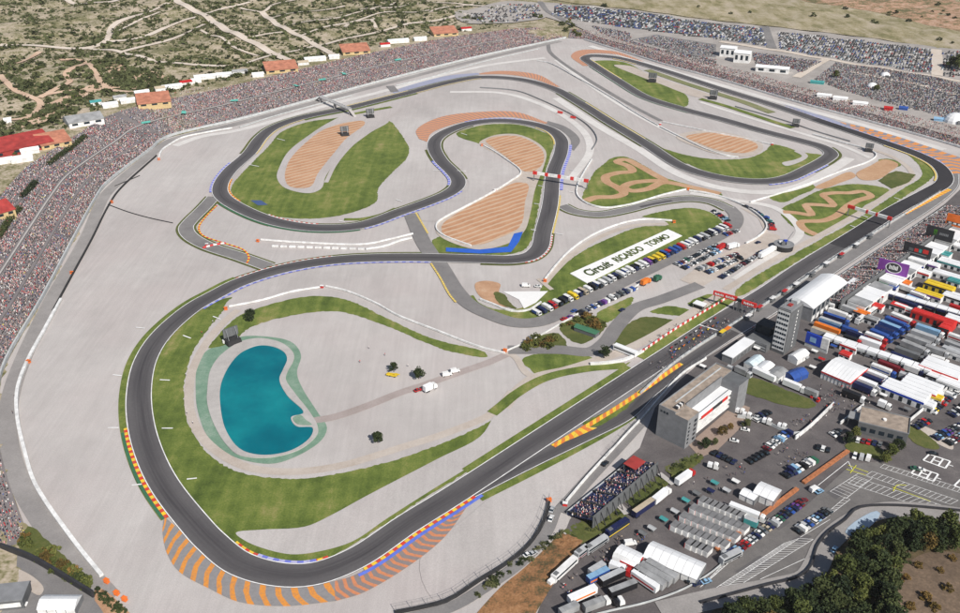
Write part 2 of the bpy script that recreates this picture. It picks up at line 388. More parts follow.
# ------------------------------------------------------------------ grass, soil, lake, roads
Z1, Z2, Z3, Z4, Z5, Z6 = .10, .20, .30, .40, .50, .60
LAP = [(800, 270), (770, 291), (736, 312), (717, 323.5), (676, 350.5), (640, 374), (605, 397), (550, 433), (480, 479), (445, 501.5), (407, 525), (357, 558.5), (315, 574.5), (280, 575.5), (240, 564.5),
       (211, 542), (196, 526), (165.6, 487), (150, 456), (141, 424), (139.3, 391), (146, 360), (162, 335), (193, 308), (216, 295), (240, 283), (285, 269), (335, 260.8), (400, 258), (480, 259.5), (512, 260), (529, 257),
       (539, 249), (543, 233), (550, 205), (553.5, 173), (561, 152), (561, 140), (553, 131.5), (540, 126.3), (520, 122.3), (495, 121), (470, 124), (450, 130.5), (437, 138.5), (434, 147), (441, 161), (452, 172), (458, 180), (457, 187), (448, 194),
       (432, 201), (400, 212.5), (360, 226), (318, 228.5), (276, 222.5), (240, 208.5), (222, 196), (220.5, 186), (230, 171), (249, 154), (262, 137), (275, 127.5), (300, 118.5), (348, 108.3), (410, 92.8), (450, 82.5), (480, 77.5),
       (519, 79.6), (553, 88.7), (579, 103), (610, 122.6), (647, 145), (680, 166), (702.5, 174), (733.8, 180.3), (765, 182), (785.8, 179), (806.7, 170), (826, 159.5), (831, 154), (823, 147.7), (802.5, 141.5), (765, 132), (723, 120), (681.7, 109), (647, 98), (615.7, 79.6),
       (593, 65), (585, 58.5), (591, 56), (610, 57), (626, 60), (662.6, 70.4), (720, 89), (780, 107.6), (819, 121), (858, 134), (889.6, 144.8), (917, 154.8), (936.5, 165), (945, 176), (943, 184), (928, 193), (894, 211), (856, 235)]
CL = WL(LAP, 0, 8, True)
CL = resample(CL + [CL[0]], 3.0)[:-1]
TW = 12.8
EL = offset(CL, TW / 2, True); ER = offset(CL, -TW / 2, True)      # EL = left of the direction of travel

def grass(px, mat=None, z=Z1, name='grass_area'): return sheet(name, px, mat or M_GRASS, z)
# the lake infield
wedge = [(236, 533), (262, 530), (305, 527), (331, 515.6), (365, 497), (438, 459), (480, 437), (497, 412), (516, 396), (545, 381), (584, 373), (622, 369), (545, 421), (467, 468.6), (422.6, 496), (386, 519.5), (352, 542), (318, 552), (292, 554.7), (266, 549.5), (245, 541)]
grass([(232, 297), (213, 303), (193, 315), (168, 341), (155, 365), (150, 396), (154, 428), (162, 453), (180, 487), (212, 526), (238, 553), (255, 562), (287, 567), (318, 563), (340, 552), (386, 524), (422, 500), (480, 464), (545, 421), (632, 361), (622, 366), (500, 440), (491, 421), (480, 427),
       (409.6, 455.6), (344, 472.6), (292, 479), (240, 472.6), (211, 456.5), (190.4, 428), (184.7, 409.6), (185, 378), (193, 352), (208.7, 328.7), (223, 311), (226, 303)])
sheet('gravel_wedge', wedge, M_GRAVEL, Z2)
grass([(208.7, 348), (216, 338), (239, 316), (259, 308), (292, 299), (321, 296), (350, 301), (386, 318), (433, 339), (484, 352), (487, 357), (448, 351), (386, 326), (339, 311.7), (308, 313), (268.7, 321), (248, 329), (240, 336), (232, 344), (219.5, 347)])
ribbon('service_path', [(238, 310), (222, 324), (205, 345), (192, 372), (189, 395), (191, 415), (202, 437), (222, 455), (250, 468), (292, 472), (340, 466), (400, 448), (450, 432), (495, 412), (512, 392)], 4.6, M_PATH, Z2 + .01)
shore_out = [(207.4, 391), (211, 370), (221.8, 355), (243, 341.5), (260.7, 339), (280.4, 343), (293, 353), (294, 360), (287.6, 372.5), (286, 380), (295, 394), (310, 413), (318, 428), (317, 435.7), (300, 450), (271, 458), (240, 456), (227, 446), (214, 425), (207.4, 404)]
shore_in = [(220.4, 405), (221.5, 383.5), (232, 362.6), (243, 352), (259, 346), (273, 347.2), (284, 352.8), (287.2, 360), (283, 370.7), (279.5, 380), (287, 396), (303.5, 414), (292, 417.5), (291.5, 421), (297, 427), (312, 428), (310.5, 438), (292, 451), (266, 456), (243, 451.5), (227, 433)]
green_out = [(208.7, 349.6), (198, 365), (195.7, 391), (198, 412), (208.7, 438), (229.6, 455), (255.6, 463), (276.5, 463.5), (300, 455), (321, 441), (327, 428), (318, 413), (302.6, 388.7), (297, 373), (301, 355), (291, 342), (268.7, 337), (241, 337), (223, 346)]
sheet('green_lake_bank', green_out, M_GREENB, Z2)
def ring(name, outer, inner, z, h, mat):
    o = WL(outer, 0, 6, True); i = WL(inner, 0, 6, True)
    ob = sheet(name, [o, i], mat, z + h, world_pts=True)
    me = ob.data; bm = bmesh.new(); bm.from_mesh(me)
    for loop in (o, i):
        vb = [bm.verts.new((p.x, p.y, z)) for p in loop]; vt = [bm.verts.new((p.x, p.y, z + h)) for p in loop]
        for k in range(len(loop)): bm.faces.new((vb[k], vb[(k + 1) % len(loop)], vt[(k + 1) % len(loop)], vt[k]))
    bm.to_mesh(me); bm.free(); return ob
ring('concrete_lake_shore', shore_out, shore_in, Z2, .45, M_CONC)
def water_mat():
    m, t, b = nt('teal_water'); p = pos(t)
    c = ramp(t, noise(t, p, .018, 5, .6), [(.30, (.001, .085, .125)), (.48, (.002, .135, .175)), (.68, (.008, .23, .25))])
    t.links.new(c, b.inputs['Base Color']); b.inputs['Roughness'].default_value = .15; b.inputs['IOR'].default_value = 1.33; b.inputs['Specular IOR Level'].default_value = .3
    bump(t, b, noise(t, mapping(t, p, (1, 1.6, 1), .4), .8, 3), .25, .06); return m
sheet('lake_water', shore_in, water_mat(), Z2 + .12)
sheet('green_jetty', [(293, 419), (300, 416), (306, 421), (312, 426), (298, 425.5)], M_GREENB, Z2 + .62)
ribbon('dirt_track', [(313, 421), (335, 417), (370, 405), (400, 393), (425, 385), (450, 376), (490, 362), (512, 352)], 5.2, surf('dusty_track', [(0, (.26, .22, .20)), (.5, (.34, .29, .275)), (1, (.42, .37, .35))]), Z2)

# north-west loop
grass([(336, 118), (310, 121.5), (283, 131), (268, 147), (250, 165), (236, 180), (231, 190), (240, 203), (258, 211), (279, 217), (318, 218.5), (352, 212.6), (376, 202), (378, 189), (394, 171), (407, 158), (409, 148), (405, 140), (396.5, 128), (389, 121), (370, 118), (352, 114)])
sheet('gravel_bed', [(342, 155), (326, 176), (321, 189), (312, 193), (302.6, 193), (285, 188), (277, 178), (280, 166), (289, 151), (308, 136), (330, 122), (352, 113), (372, 116), (389, 120.5), (370, 133)], M_GRAVEL, Z2)
sheet('ploughed_soil', [(292, 157), (308, 141), (323.5, 130), (345, 123), (362.6, 121), (365, 124), (347, 138), (335, 152), (318, 173.5), (310, 187), (300, 188.5), (289.6, 186.5), (285, 178), (287, 166)], M_SAND, Z3)
sheet('blue_painted_patch', [(250.5, 200.5), (261, 200.5), (268, 205), (258, 205.5)], surf('dull_blue_print', [(0, (.03, .06, .16)), (1, (.07, .12, .25))], mid=.3), Z2, curve=False)
ribbon('grass_strip', [(344, 219.5), (362, 219), (382, 214.5), (396, 208.5)], 4.5, M_GRASS, Z1)
ribbon('grass_strip', [(352, 114.5), (372, 110.5), (392, 107)], 6, M_GRASS, Z3)
ribbon('perimeter_path', [(402, 108), (380, 123), (352, 145), (335, 165), (326, 183)], 3.5, M_GRAVEL, Z3)
# the S curves
grass([(456, 134), (470, 128), (487, 124.5), (517, 124.5), (541, 131), (553, 139), (549, 160), (545, 173), (534, 230), (529, 245), (520, 252), (505, 255), (480, 256), (437, 255), (432, 241), (440, 236), (452, 228), (500, 160), (480, 146)])
sheet('gravel_triangle', [(453, 138), (466, 140), (483, 145.5), (504, 157.5), (521, 173), (494, 192), (470, 205), (441, 221), (415, 219), (445, 204), (462, 196), (469, 186), (466, 178), (452, 164), (446, 150), (447, 142)], M_GRAVEL, Z2)
sheet('gravel_bed', [(479, 144), (487, 138), (500, 134.5), (517, 134.5), (536, 142), (546, 152), (544, 166), (535, 190), (530, 215), (524, 232), (510, 243), (480, 250), (452, 243), (437, 234), (436, 226), (442, 219), (494, 191), (520, 173), (503, 158)], M_PATH, Z3)
sheet('ploughed_soil', [(486, 140.5), (498, 136.5), (517, 136.5), (534, 143.5), (543, 152), (542, 165), (532, 172), (524, 171.5), (506, 157), (492, 147)], M_SAND, Z4)
sheet('ploughed_soil', [(527, 184), (525, 202), (519, 228), (500, 238), (480, 245), (466, 245), (450, 239), (442, 232), (444, 223), (480, 201), (497, 192), (516, 183)], M_SAND, Z4)
sheet('blue_painted_patch', [(446, 248), (480, 250), (508, 247), (514, 234), (523, 232), (519, 242), (511, 252.5), (480, 254), (446, 252)], M_BLUEP, Z4, curve=False)
# motocross plots
grass([(596, 170), (604, 164), (612, 158), (624, 156.5), (645, 166), (666, 178), (690, 185), (722, 194), (718, 197), (690, 190), (675, 191), (655, 197), (632, 203), (610, 207.5), (594, 206), (583, 200), (588, 184)])
ribbon('motocross_track', [(586, 201), (596, 197.5), (614, 197), (624, 193.5), (617, 187.5), (607, 182), (606, 176.5), (618, 173), (632, 171.5), (628, 166), (617, 162), (625, 159.5), (640, 166.5), (655, 175), (664, 180.5), (650, 181), (632, 183), (624, 187.5), (632, 191), (648, 189), (664, 182.5), (690, 187), (720, 194)], 7.5, M_MX, Z2)
grass([(642, 217), (662, 211.5), (686, 208), (704, 210), (716, 216), (723, 224), (720, 231), (690, 246), (636, 272), (590, 298), (556, 312), (530, 318), (503, 316), (480, 307), (474, 300), (490, 308), (505, 310), (521, 308), (533, 300), (545, 283), (560, 268), (585, 250), (610, 238), (640, 227), (668, 225), (660, 219)])
ribbon('grass_strip', [(470, 296), (476, 304), (490, 311), (510, 316.5), (532, 317), (556, 310)], 4.5, M_GRASS, Z2)
sheet('pale_concrete_apron', [(503, 292), (548, 291.5), (536, 303), (524, 309), (519, 300)], surf('white_painted_concrete', [(0, (.68, .68, .67)), (1, (.78, .78, .77))], big=.05, mid=.3), Z3, curve=False)
ribbon('service_path', [(544, 284), (556, 270), (572, 255), (598, 238), (632, 226), (668, 224)], 4.5, M_PATH, Z2)
ribbon('service_path', [(538, 279), (552, 290)], 3, M_PATH, Z3)
sheet('brown_earth_patch', [(476, 283), (486, 281), (500, 284), (499, 292), (505, 299), (512, 307), (498, 306), (483, 299), (476, 291)], M_EARTH, Z2)
sheet('grass_area', [(495, 292), (503, 294), (510, 303), (517, 309), (503, 306), (496, 300)], M_GRASS_D, Z3)
grass([(780, 211), (800, 200), (824, 189), (855.7, 184), (887, 188.5), (889, 192), (866, 205), (816, 237), (798, 230)])
ribbon('motocross_track', [(783, 212), (796, 213), (811, 215), (808, 209), (806, 205), (820, 205), (833, 206), (829, 200), (823, 195), (835, 193), (850, 193), (863, 191.5), (871, 196), (858, 200.5), (848, 206), (836, 216), (822, 221), (801, 222), (804, 229), (816, 235)], 6, M_MX, Z2)
grass([(769.6, 198), (790, 190), (811, 183.5), (815, 188), (798, 196), (782.6, 202.5)])
sheet('brown_earth_patch', [(856, 174), (870, 166), (885.6, 159.4), (898, 164), (890, 172), (876, 180), (862, 180)], M_MX, Z2)
sheet('grass_area', [(878, 181), (888, 174), (896, 171), (916, 175), (908, 183), (892, 189)], M_GRASS_D, Z3, curve=False)
sheet('brown_earth_patch', [(815, 188), (830, 180), (850, 172), (856, 176), (840, 183), (822, 189)], M_MX, Z2)
# far hairpin and east bowl
grass([(593, 61.5), (612, 60.5), (627, 63), (647, 74), (663, 82), (687, 96), (684, 107), (660, 102), (644, 94.5), (618, 78)])
sheet('grey_runoff_patch', [(614, 65), (630, 66), (648, 74), (690, 88), (716, 98), (700, 98), (660, 84), (636, 75)], M_PATH, Z2)
ribbon('grass_strip', [(647, 70), (684, 83), (715, 93), (746, 103), (772, 113)], 10, surf('thin_grass', [(0, (.10, .14, .04)), (.5, (.17, .18, .08)), (1, (.32, .29, .18))]), Z3)
ribbon('grass_strip', [(700, 99), (722, 105), (750, 114), (774, 122), (793, 128)], 7, M_GRASS, Z3)
grass([(656.7, 146.7), (681.7, 154), (702, 158), (723, 159.5), (748, 158), (765, 151), (773, 144.6), (786, 147), (800, 152), (812, 153.5), (822, 155), (812, 163), (800, 170), (781, 177), (765, 179), (733, 177), (704, 170.5), (680, 160)])
sheet('grey_runoff_patch', [(782, 163), (794, 160), (802, 156), (794, 151), (800, 151), (808, 156), (798, 163), (786, 166)], M_GRAVEL, Z2)
sheet('gravel_bed', [(676, 137), (690, 132), (712, 131), (745, 137), (762, 144), (758, 154), (742, 157), (716, 154), (695, 147)], M_PATH, Z3)
sheet('ploughed_soil', [(686, 137), (697, 134), (712, 133), (744, 139), (757, 144.6), (754.6, 151), (742, 153.5), (720, 151), (700, 144)], M_SAND, Z4)
# verge of the main straight and around the last corner
grass([(735.6, 291), (798, 252), (855.7, 220), (902.6, 189), (921, 177), (920, 167), (908, 155), (900, 150), (906, 149.5), (920, 156), (930, 163), (934, 171), (933, 177), (898, 201), (856, 227), (798, 261), (737, 297)])
grass([(878, 160), (890, 159), (901, 164), (897, 167), (886, 165)])
ribbon('service_path', [(725, 290), (770, 262), (815, 238), (866, 209), (900, 186), (912, 178), (908, 168), (890, 156), (860, 146)], 4.5, M_PATH, Z2 + .01)
# the paddock-side infield
grass([(521.5, 361), (532, 355), (564.6, 352.6), (582.5, 355), (593, 359), (559, 368), (536, 374), (528.7, 368)])
sheet('grass_area', [(612, 341.5), (618, 333), (626, 325), (643.5, 317), (660, 318), (675, 321), (655, 335), (628.7, 349.6)], M_GRASS_D, Z1)
grass([(597, 314), (615, 304), (632.7, 297), (633, 301), (606, 323), (599, 321)])
grass([(650, 312), (660, 308), (670.5, 306), (694, 312), (689, 316), (668, 315)])
grass([(688, 304), (700, 297), (712, 294), (712, 302), (700, 309)])
sheet('shrub_bed', [(513, 353), (522, 344), (534, 338), (557, 333), (566, 348), (545, 350)], M_GRASS_D, Z1)
sheet('shrub_bed', [(560, 326), (585, 316), (602, 320), (606, 326), (590, 341), (580, 344), (566, 337)], M_GRASS_D, Z1)
ribbon('grass_strip', [(492, 414), (502, 406), (516, 394.5), (545, 378.5), (584, 369.5), (626, 366)], 6, M_GRASS, Z3)
ribbon('service_path', [(505, 408), (520, 388), (536, 377), (566, 370), (592, 362), (616, 354), (650, 338), (690, 314), (722, 294)], 6, M_PATH, Z2 + .015)
ribbon('service_path', [(500, 350), (515, 357), (525, 372), (536, 379)], 4, M_PATH, Z2)
ribbon('access_road', [(508, 350), (560, 350), (590, 352), (606, 342), (616, 328), (636, 308), (660, 300), (700, 285)], 9, M_ROAD, Z2)
ribbon('grass_strip', [(640, 358), (676, 334), (717, 307), (733, 296)], 8, M_GRASS, Z3)
# grass rims outside the lap
def rim(name, p0, p1, side, w, mat, z=Z2, inner=0.0):
    e = EL if side == 'L' else ER; s = seg(e, p0, p1); sg = 1 if side == 'L' else -1
    nrm = dict((id(p), q) for p, q in zip(e, normals2(e, True)))
    a = [p + nrm[id(p)] * sg * inner for p in s]; b = [p + nrm[id(p)] * sg * (inner + w) for p in s]
    return tag(strip_mesh(name, a, b, z, mat), kind='structure')
LAPI = {}
def lapseg(p0, p1, side, inner, w, z, mat, name, h=0.0):
    """strip beside the lap from bearing p0 to p1 in the direction of travel"""
    a = P(*p0).to_2d(); b = P(*p1).to_2d(); n = len(CL)
    i = min(range(n), key=lambda k: (CL[k] - a).length); j = min(range(n), key=lambda k: (CL[k] - b).length)
    if (j - i) % n > n // 2: i, j = j, i
    idx = list(range(i, j + 1)) if i <= j else list(range(i, n)) + list(range(0, j + 1))
    nr = normals2(CL, True); sg = 1 if side == 'L' else -1
    A = [CL[k] + nr[k] * sg * (TW / 2 + inner) for k in idx]; B = [CL[k] + nr[k] * sg * (TW / 2 + inner + w) for k in idx]
    return tag(strip_mesh(name, A, B, z, mat, h=h), kind='structure')
for p0, p1, side, w in [((180, 510), (240, 283), 'L', 3.2), ((240, 283), (480, 259), 'L', 2.2), ((434, 150), (400, 212), 'R', 2.0), ((470, 124), (458, 180), 'L', 1.6), ((249, 154), (480, 77), 'L', 2.2), ((300, 118), (410, 92), 'R', 3.0),
                        ((560, 93), (680, 166), 'L', 2.2), ((560, 93), (650, 146), 'R', 1.5), ((640, 374), (480, 479), 'R', 4.0), ((222, 196), (276, 222), 'L', 2.0), ((276, 222), (400, 212), 'R', 2.0), ((543, 233), (480, 259), 'R', 2.0), ((806, 170), (823, 148), 'R', 2.5)]:
    lapseg(p0, p1, side, .2, w, Z3, M_GRASS_D if w < 3 else M_GRASS, 'grass_verge')
ribbon('grass_strip', [(480, 499), (530, 474), (576, 450), (612, 430), (634, 416)], 4.0, M_GRASS, Z3)
# zebra-painted asphalt run-offs
def crescent(name, inner, outer, mat, z):
    a = WL(inner, 0, 8); b = WL(outer, 0, 8); n = 90
    def rs(l):
        L = sum((q - p).length for p, q in zip(l, l[1:])); out = resample(l, L / n); return [out[min(k, len(out) - 1)] for k in range(n + 1)]
    return tag(strip_mesh(name, rs(a), rs(b), z, mat), kind='structure')
crescent('zebra_runoff', [(164, 517), (180, 531), (208, 558), (240, 578), (274, 586), (310, 587), (335, 582)], [(163.5, 518), (163, 536), (168, 556), (180, 573), (208.7, 589), (240, 603), (285, 607), (335, 602)], M_ZEB1, Z4)
crescent('zebra_runoff', [(335, 582), (357, 575), (407, 542), (467, 505)], [(335, 602), (362, 594), (407, 568), (443.5, 539), (468, 506)], M_ZEB2, Z4)
crescent('zebra_runoff', [(427, 142), (432, 133), (450, 125.5), (479, 119), (508, 117), (530, 120), (545, 124)], [(419, 139), (416, 131), (424, 124), (445, 116), (480, 112), (515, 112), (548, 123)], M_ZEB3, Z2)
crescent('grey_asphalt_runoff', [(545, 124), (560, 130), (570, 139), (571, 149)], [(548, 121), (566, 127), (580, 140), (574, 151)], M_ROAD, Z2)
crescent('zebra_runoff', [(835, 125), (858, 131), (890, 142), (917, 152), (937, 162), (948, 174)], [(840, 122), (870, 129), (905, 139), (940, 151), (968, 161), (980, 175)], M_ZEB4, Z2)
crescent('zebra_runoff', [(480, 74.5), (505, 74.5), (530, 78), (556, 87)], [(470, 75), (500, 71), (535, 74), (560, 87)], M_ZEB3, Z2)
crescent('zebra_runoff', [(588, 66), (582, 58), (590, 53.5), (612, 54), (640, 61)], [(583, 66), (571, 56), (582, 50), (612, 51), (645, 62)], M_ZEB3, Z2)
crescent('faded_blue_runoff', [(395, 94), (410, 89.5), (450, 79.5), (480, 74.5)], [(392, 92), (408, 86), (450, 75.5), (478, 73)], M_RUNOFF_BLUE, Z2)
crescent('dark_asphalt_runoff', [(819, 118), (858, 131), (835, 123)], [(780, 103), (825, 117), (860, 130)], M_RUNOFF_BLUE, Z2)
# pit exit hatching
sheet('pit_exit_hatching', [(550, 445.5), (678, 361), (674, 368), (640, 396.5), (582, 425), (597, 428.5)], M_ROAD, Z5 + .02, curve=False)
hl = WL([(550, 445.5), (614, 403.5), (678, 361)], 0, 20, False); hl2 = WL([(551, 446), (618, 405.5), (679, 363.5)], 0, 20, False)
tag(strip_mesh('pit_exit_hatching', hl2, [p + Vector((1.9, -2.0)) for p in hl2], Z6 + .08, M_HATCH), kind='structure')
tag(strip_mesh('pit_exit_hatching', WL([(552, 446.5), (566, 437.5), (582, 427.5)], 0, 8), WL([(553, 447), (572, 440), (597, 429)], 0, 8), Z6 + .08, M_HATCH), kind='structure')
sheet('grass_area', [(583, 425.5), (610, 411), (637, 398), (631, 405), (616, 417), (594, 428)], M_GRASS, Z6 + .05)
# roads
LINK = [(214, 197), (204, 208), (190, 222), (186, 228), (190, 236), (207, 246), (240, 257), (268, 267)]
ribbon('link_road', LINK, 11, M_ROAD, Z4); 
ribbon('link_road', [(411, 214), (422.6, 241), (432, 256)], 11, M_ROAD, Z4)
ribbon('link_road', [(436, 258), (444, 271), (456.5, 291), (470, 305), (490, 315), (515, 323), (540, 322), (570, 309), (620, 284), (680, 255), (722, 235), (734, 226), (736, 216), (728, 207)], 10.5, M_ROAD, Z4)
SHORT = [(562, 206), (575, 212), (598, 215), (625, 210.5), (655, 203), (690, 199), (712, 202), (730, 210)]
ribbon('short_circuit_road', SHORT, 10, M_ROAD, Z4)
ribbon('short_circuit_wear', [(640, 207.5), (655, 204), (672, 201)], 3.0, M_TRACK, Z4 + .02)
M_PERIM = surf('worn_pale_asphalt', [(0, (.20, .188, .185)), (.5, (.265, .25, .242)), (1, (.34, .32, .31))], big=.03, mid=.15, fine=1.5)
M_PALE = surf('brightened_pale_gravel', [(0, (.47, .45, .43)), (.5, (.58, .56, .54)), (1, (.68, .66, .64))], big=.03, mid=.15)  # pale service roads; near-white colour also put in to brighten the far gravel
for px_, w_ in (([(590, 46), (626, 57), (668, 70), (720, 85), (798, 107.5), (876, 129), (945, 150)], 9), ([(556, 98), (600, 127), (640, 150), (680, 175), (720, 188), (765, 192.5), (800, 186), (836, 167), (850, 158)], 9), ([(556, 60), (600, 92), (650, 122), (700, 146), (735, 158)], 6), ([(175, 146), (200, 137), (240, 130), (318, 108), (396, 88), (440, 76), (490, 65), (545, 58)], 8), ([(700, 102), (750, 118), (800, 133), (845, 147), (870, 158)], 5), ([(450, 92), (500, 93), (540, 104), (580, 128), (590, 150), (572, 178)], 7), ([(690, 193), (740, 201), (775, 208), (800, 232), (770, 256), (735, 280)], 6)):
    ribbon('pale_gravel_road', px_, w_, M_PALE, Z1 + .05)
ribbon('perimeter_road', [(110, 600), (65, 551), (34, 508), (15, 470), (7, 430), (11, 395), (22, 362), (49, 304), (86, 238), (104, 197), (115, 185), (154, 152), (172, 140), (236, 124), (318, 101.5), (396, 81), (480, 59.5), (560, 41)], 9, M_PERIM, Z2)
ribbon('perimeter_road', [(548, 44), (550, 52), (560, 61), (579, 74), (605, 90), (636, 108), (661, 121)], 5, M_ROAD, Z2)
ribbon('grey_road', [(390, 86), (395, 92)], 9, M_ROAD, Z3)
PIT = [(470, 493), (530, 463), (584, 437), (626, 415.5), (648, 394), (668, 378), (704, 352), (735, 332), (765, 314), (800, 291), (845, 261), (895, 228), (936, 201), (952, 186), (953, 174)]
ribbon('pit_lane', PIT[:8], 8.5, M_TRACK, Z4 + .01); ribbon('pit_lane', PIT[7:], 9.5, M_ROAD, Z4 + .02)
# the lap itself
tag(strip_mesh('race_track', EL, ER, Z5, M_TRACK, closed=True), kind='structure')
M_FRESH = surf('fresh_black_asphalt', [(0, (.022, .021, .024)), (.5, (.034, .032, .036)), (1, (.050, .047, .050))], big=.03, mid=.1, fine=1.5)
lapseg((815, 119.5), (838, 246), 'R', -TW + .05, TW - .1, Z5 + .06, M_FRESH, 'fresh_asphalt')
def line(name, pts, w, z=Z6, mat=None, closed=False): return tag(strip_mesh(name, offset(pts, w / 2, closed), offset(pts, -w / 2, closed), z, mat or M_WHITE, closed), kind='structure')
line('white_edge_line', offset(CL, TW / 2 - .3, True), .42, closed=True)
line('white_edge_line', offset(CL, -TW / 2 + .3, True), .42, closed=True)
for rl, w in ((LINK, 11), (SHORT, 10)):
    c = resample(WL(rl, 0, 8), 3)
    for s in (1, -1): line('white_edge_line', offset(c, s * (w / 2 - .3)), .35, Z4 + .02)
    for s in (1, -1): ribbon('grass_verge', c, 1.8, M_GRASS_D, Z3, world_pts=True, shift=s * (w / 2 + .7))
pl = resample(WL(PIT, 0, 8), 3)
line('white_edge_line', offset(pl, -3.9), .3); line('white_edge_line', offset(seg(pl, (590, 434), (668, 378)), 3.9), .3)
# kerbs: painted concrete strips beside the edge line
for p0, p1, side, mat, w in [((220, 550), (250, 568), 'R', M_KERB_RY, 1.0), ((250, 568), (318, 573), 'R', M_KERB_BW, 1.3), ((318, 573), (338, 568), 'R', M_KERB_RY, 1.0), ((467, 490), (357, 558), 'L', M_KERB_RY, 1.4), ((180, 510), (141, 424), 'L', M_KERB_RY, 1.6), ((193, 308), (430, 258), 'R', M_KERB_BW, 1.4),
                          ((240, 283), (335, 261), 'L', M_KERB_RW, .6), ((520, 258), (543, 235), 'R', M_KERB_RW, 1.0), ((543, 233), (552, 195), 'R', M_KERB_Y, 1.2), ((552, 190), (561, 145), 'R', M_KERB_BW, 2.6),
                          ((561, 145), (540, 126), 'L', M_KERB_Y, 1.2), ((520, 122), (470, 124), 'R', M_KERB_BW, 1.6), ((441, 161), (452, 186), 'R', M_KERB_BW, 2.0), ((452, 190), (360, 226), 'L', M_KERB_BW, 1.5), ((318, 228), (262, 218), 'R', M_KERB_RW, 1.0),
                          ((230, 204), (224, 180), 'R', M_KERB_RY, 1.2), ((222, 192), (240, 163), 'L', M_KERB_BW, 1.6), ((249, 154), (300, 118), 'R', M_KERB_Y, .9), ((348, 108), (410, 92), 'L', M_KERB_Y, 1.2), ((410, 92), (480, 77), 'R', M_KERB_Y, .9),
                          ((579, 103), (640, 140), 'L', M_KERB_Y, 1.0), ((765, 182), (820, 163), 'R', M_KERB_BW, 1.6), ((618, 79), (590, 60), 'R', M_KERB_Y, 1.2), ((615, 58), (640, 64), 'R', M_KERB_Y, 1.2), ((889, 145), (944, 183), 'R', M_KERB_Y, 1.4),
                          ((940, 187), (894, 211), 'L', M_KERB_YW, 3.4), ((780, 108), (935, 165), 'L', M_KERB_BW, .8)]:
    lapseg(p0, p1, side, .05, w, Z5, mat, 'kerb', h=.06)
lapseg((467, 488), (350, 562), 'L', 1.6, 1.6, Z5, paint((.12, .18, .62), .6, name='blue_painted_strip'), 'blue_painted_strip')
lapseg((180, 510), (141, 428), 'L', 1.7, 1.4, Z5, M_GREENP, 'green_painted_strip')
lapseg((357, 226), (230, 202), 'L', .1, 1.6, Z4, M_GREENP, 'green_painted_strip')
lapseg((700, 110), (600, 66), 'L', .1, .8, Z4, M_GREENP, 'green_painted_strip')
for px in ([(431, 264), (440, 278), (450, 296), (456, 303)], [(416, 213.5), (421, 222), (428, 234)]):
    ribbon('kerb', px, 1.3, M_KERB_Y, Z5, h=.05)
ribbon('kerb', [(217, 206), (206, 217), (199, 228), (203, 236), (222, 243), (243, 250), (249, 258), (247, 264)], 1.3, M_KERB_RY, Z5, h=.05)
# distance bars painted across verge and gravel
for x, y, dx, dy in [(145, 329, -9, -1), (122, 376.5, -9, -1), (119, 428.5, -11, 0), (142, 485, -10, 1), (183, 336, 8, 3), (160, 380.5, 10, .5), (162, 429, 11, 0), (187, 480, 10, -1), (213, 317, 8, 3), (249, 165, 10, 2), (440, 171, -7, 0), (457, 171, 9, 1),
                     (402, 202, -6, -2), (339, 221, 6, 1.5), (570, 170, 6, 1), (569, 192, 5, 1), (556, 234, 7, 1), (538, 186, 5, .7), (534, 204, 5, .7), (531, 230, 5, 1), (461, 133.5, 6, 2), (277, 139, 8, 2), (894, 198, 6, 2), (862, 216, 6, 2), (850, 226, 6, 2)]:
    ribbon('distance_bar', [(x, y), (x + dx, y + dy)], .75, M_WHITE, Z5 + .01, step=0)
# grid boxes on the start straight
for k in range(22):
    t = k / 21; x = 712 - 130 * t; y = 326 + 84.5 * t
    for s in (-1, 1):
        ribbon('grid_box_mark', [(x + s * 8 - 1.2, y + s * 1.2 + .9), (x + s * 8 + .9, y + s * 1.2 - .4)], .2, M_ROAD, Z6 + .02, step=0)
ribbon('start_line', [(699, 325.5), (718, 331.5)], .9, M_WHITE, Z6 + .02, step=0)
# ------------------------------------------------------------------ ground outside the lap
def drape(name, px, mat, lift, cell=14.0, n=4, curve=True, kind='structure'):
    w = [PT(x, y).to_2d() for x, y in px]
    if curve: w = smooth(w, n, True)
    L = [Vector((p.x, p.y, 0)) for p in w]; bm = bmesh.new()
    vs = [bm.verts.new(p) for p in L]
    for a, b, c in tessellate_polygon([L]):
        try: bm.faces.new((vs[a], vs[b], vs[c]))
        except ValueError: pass
    for _ in range(7):
        es = [e for e in bm.edges if e.calc_length() > cell]
        if not es: break
        bmesh.ops.subdivide_edges(bm, edges=es, cuts=1, use_grid_fill=False)
        bmesh.ops.triangulate(bm, faces=[f for f in bm.faces if len(f.verts) > 3])
    co = np.array([v.co[:] for v in bm.verts]); z = Hz(co[:, 0], co[:, 1]) + lift
    for v, q in zip(bm.verts, z): v.co.z = q
    for f in bm.faces:
        f.normal_update(); 
        if f.normal.z < 0: f.normal_flip()
    me = bpy.data.meshes.new(name); bm.to_mesh(me); bm.free()
    return tag(link(name, me, [mat]), kind=kind)
def hz1(p): return float(Hz(p.x, p.y)[0])
TRC = []
def trail(name, px, w, mat, lift=.35):
    w *= 1.2; c = resample(smooth([PT(x, y).to_2d() for x, y in px], 6), 6.0)
    TRC.extend([(p.x, p.y, w / 2) for p in c])
    return tag(strip_mesh(name, offset(c, w / 2), offset(c, -w / 2), lift, mat, zf=hz1), kind='structure')
M_TRAIL = surf('pale_hill_track', [(0, (.44, .37, .30)), (.5, (.55, .48, .41)), (1, (.62, .56, .50))], big=.05, mid=.25)
M_TRAILR = surf('reddish_hill_track', [(0, (.42, .27, .18)), (.5, (.52, .37, .27)), (1, (.58, .46, .36))], big=.05, mid=.25)
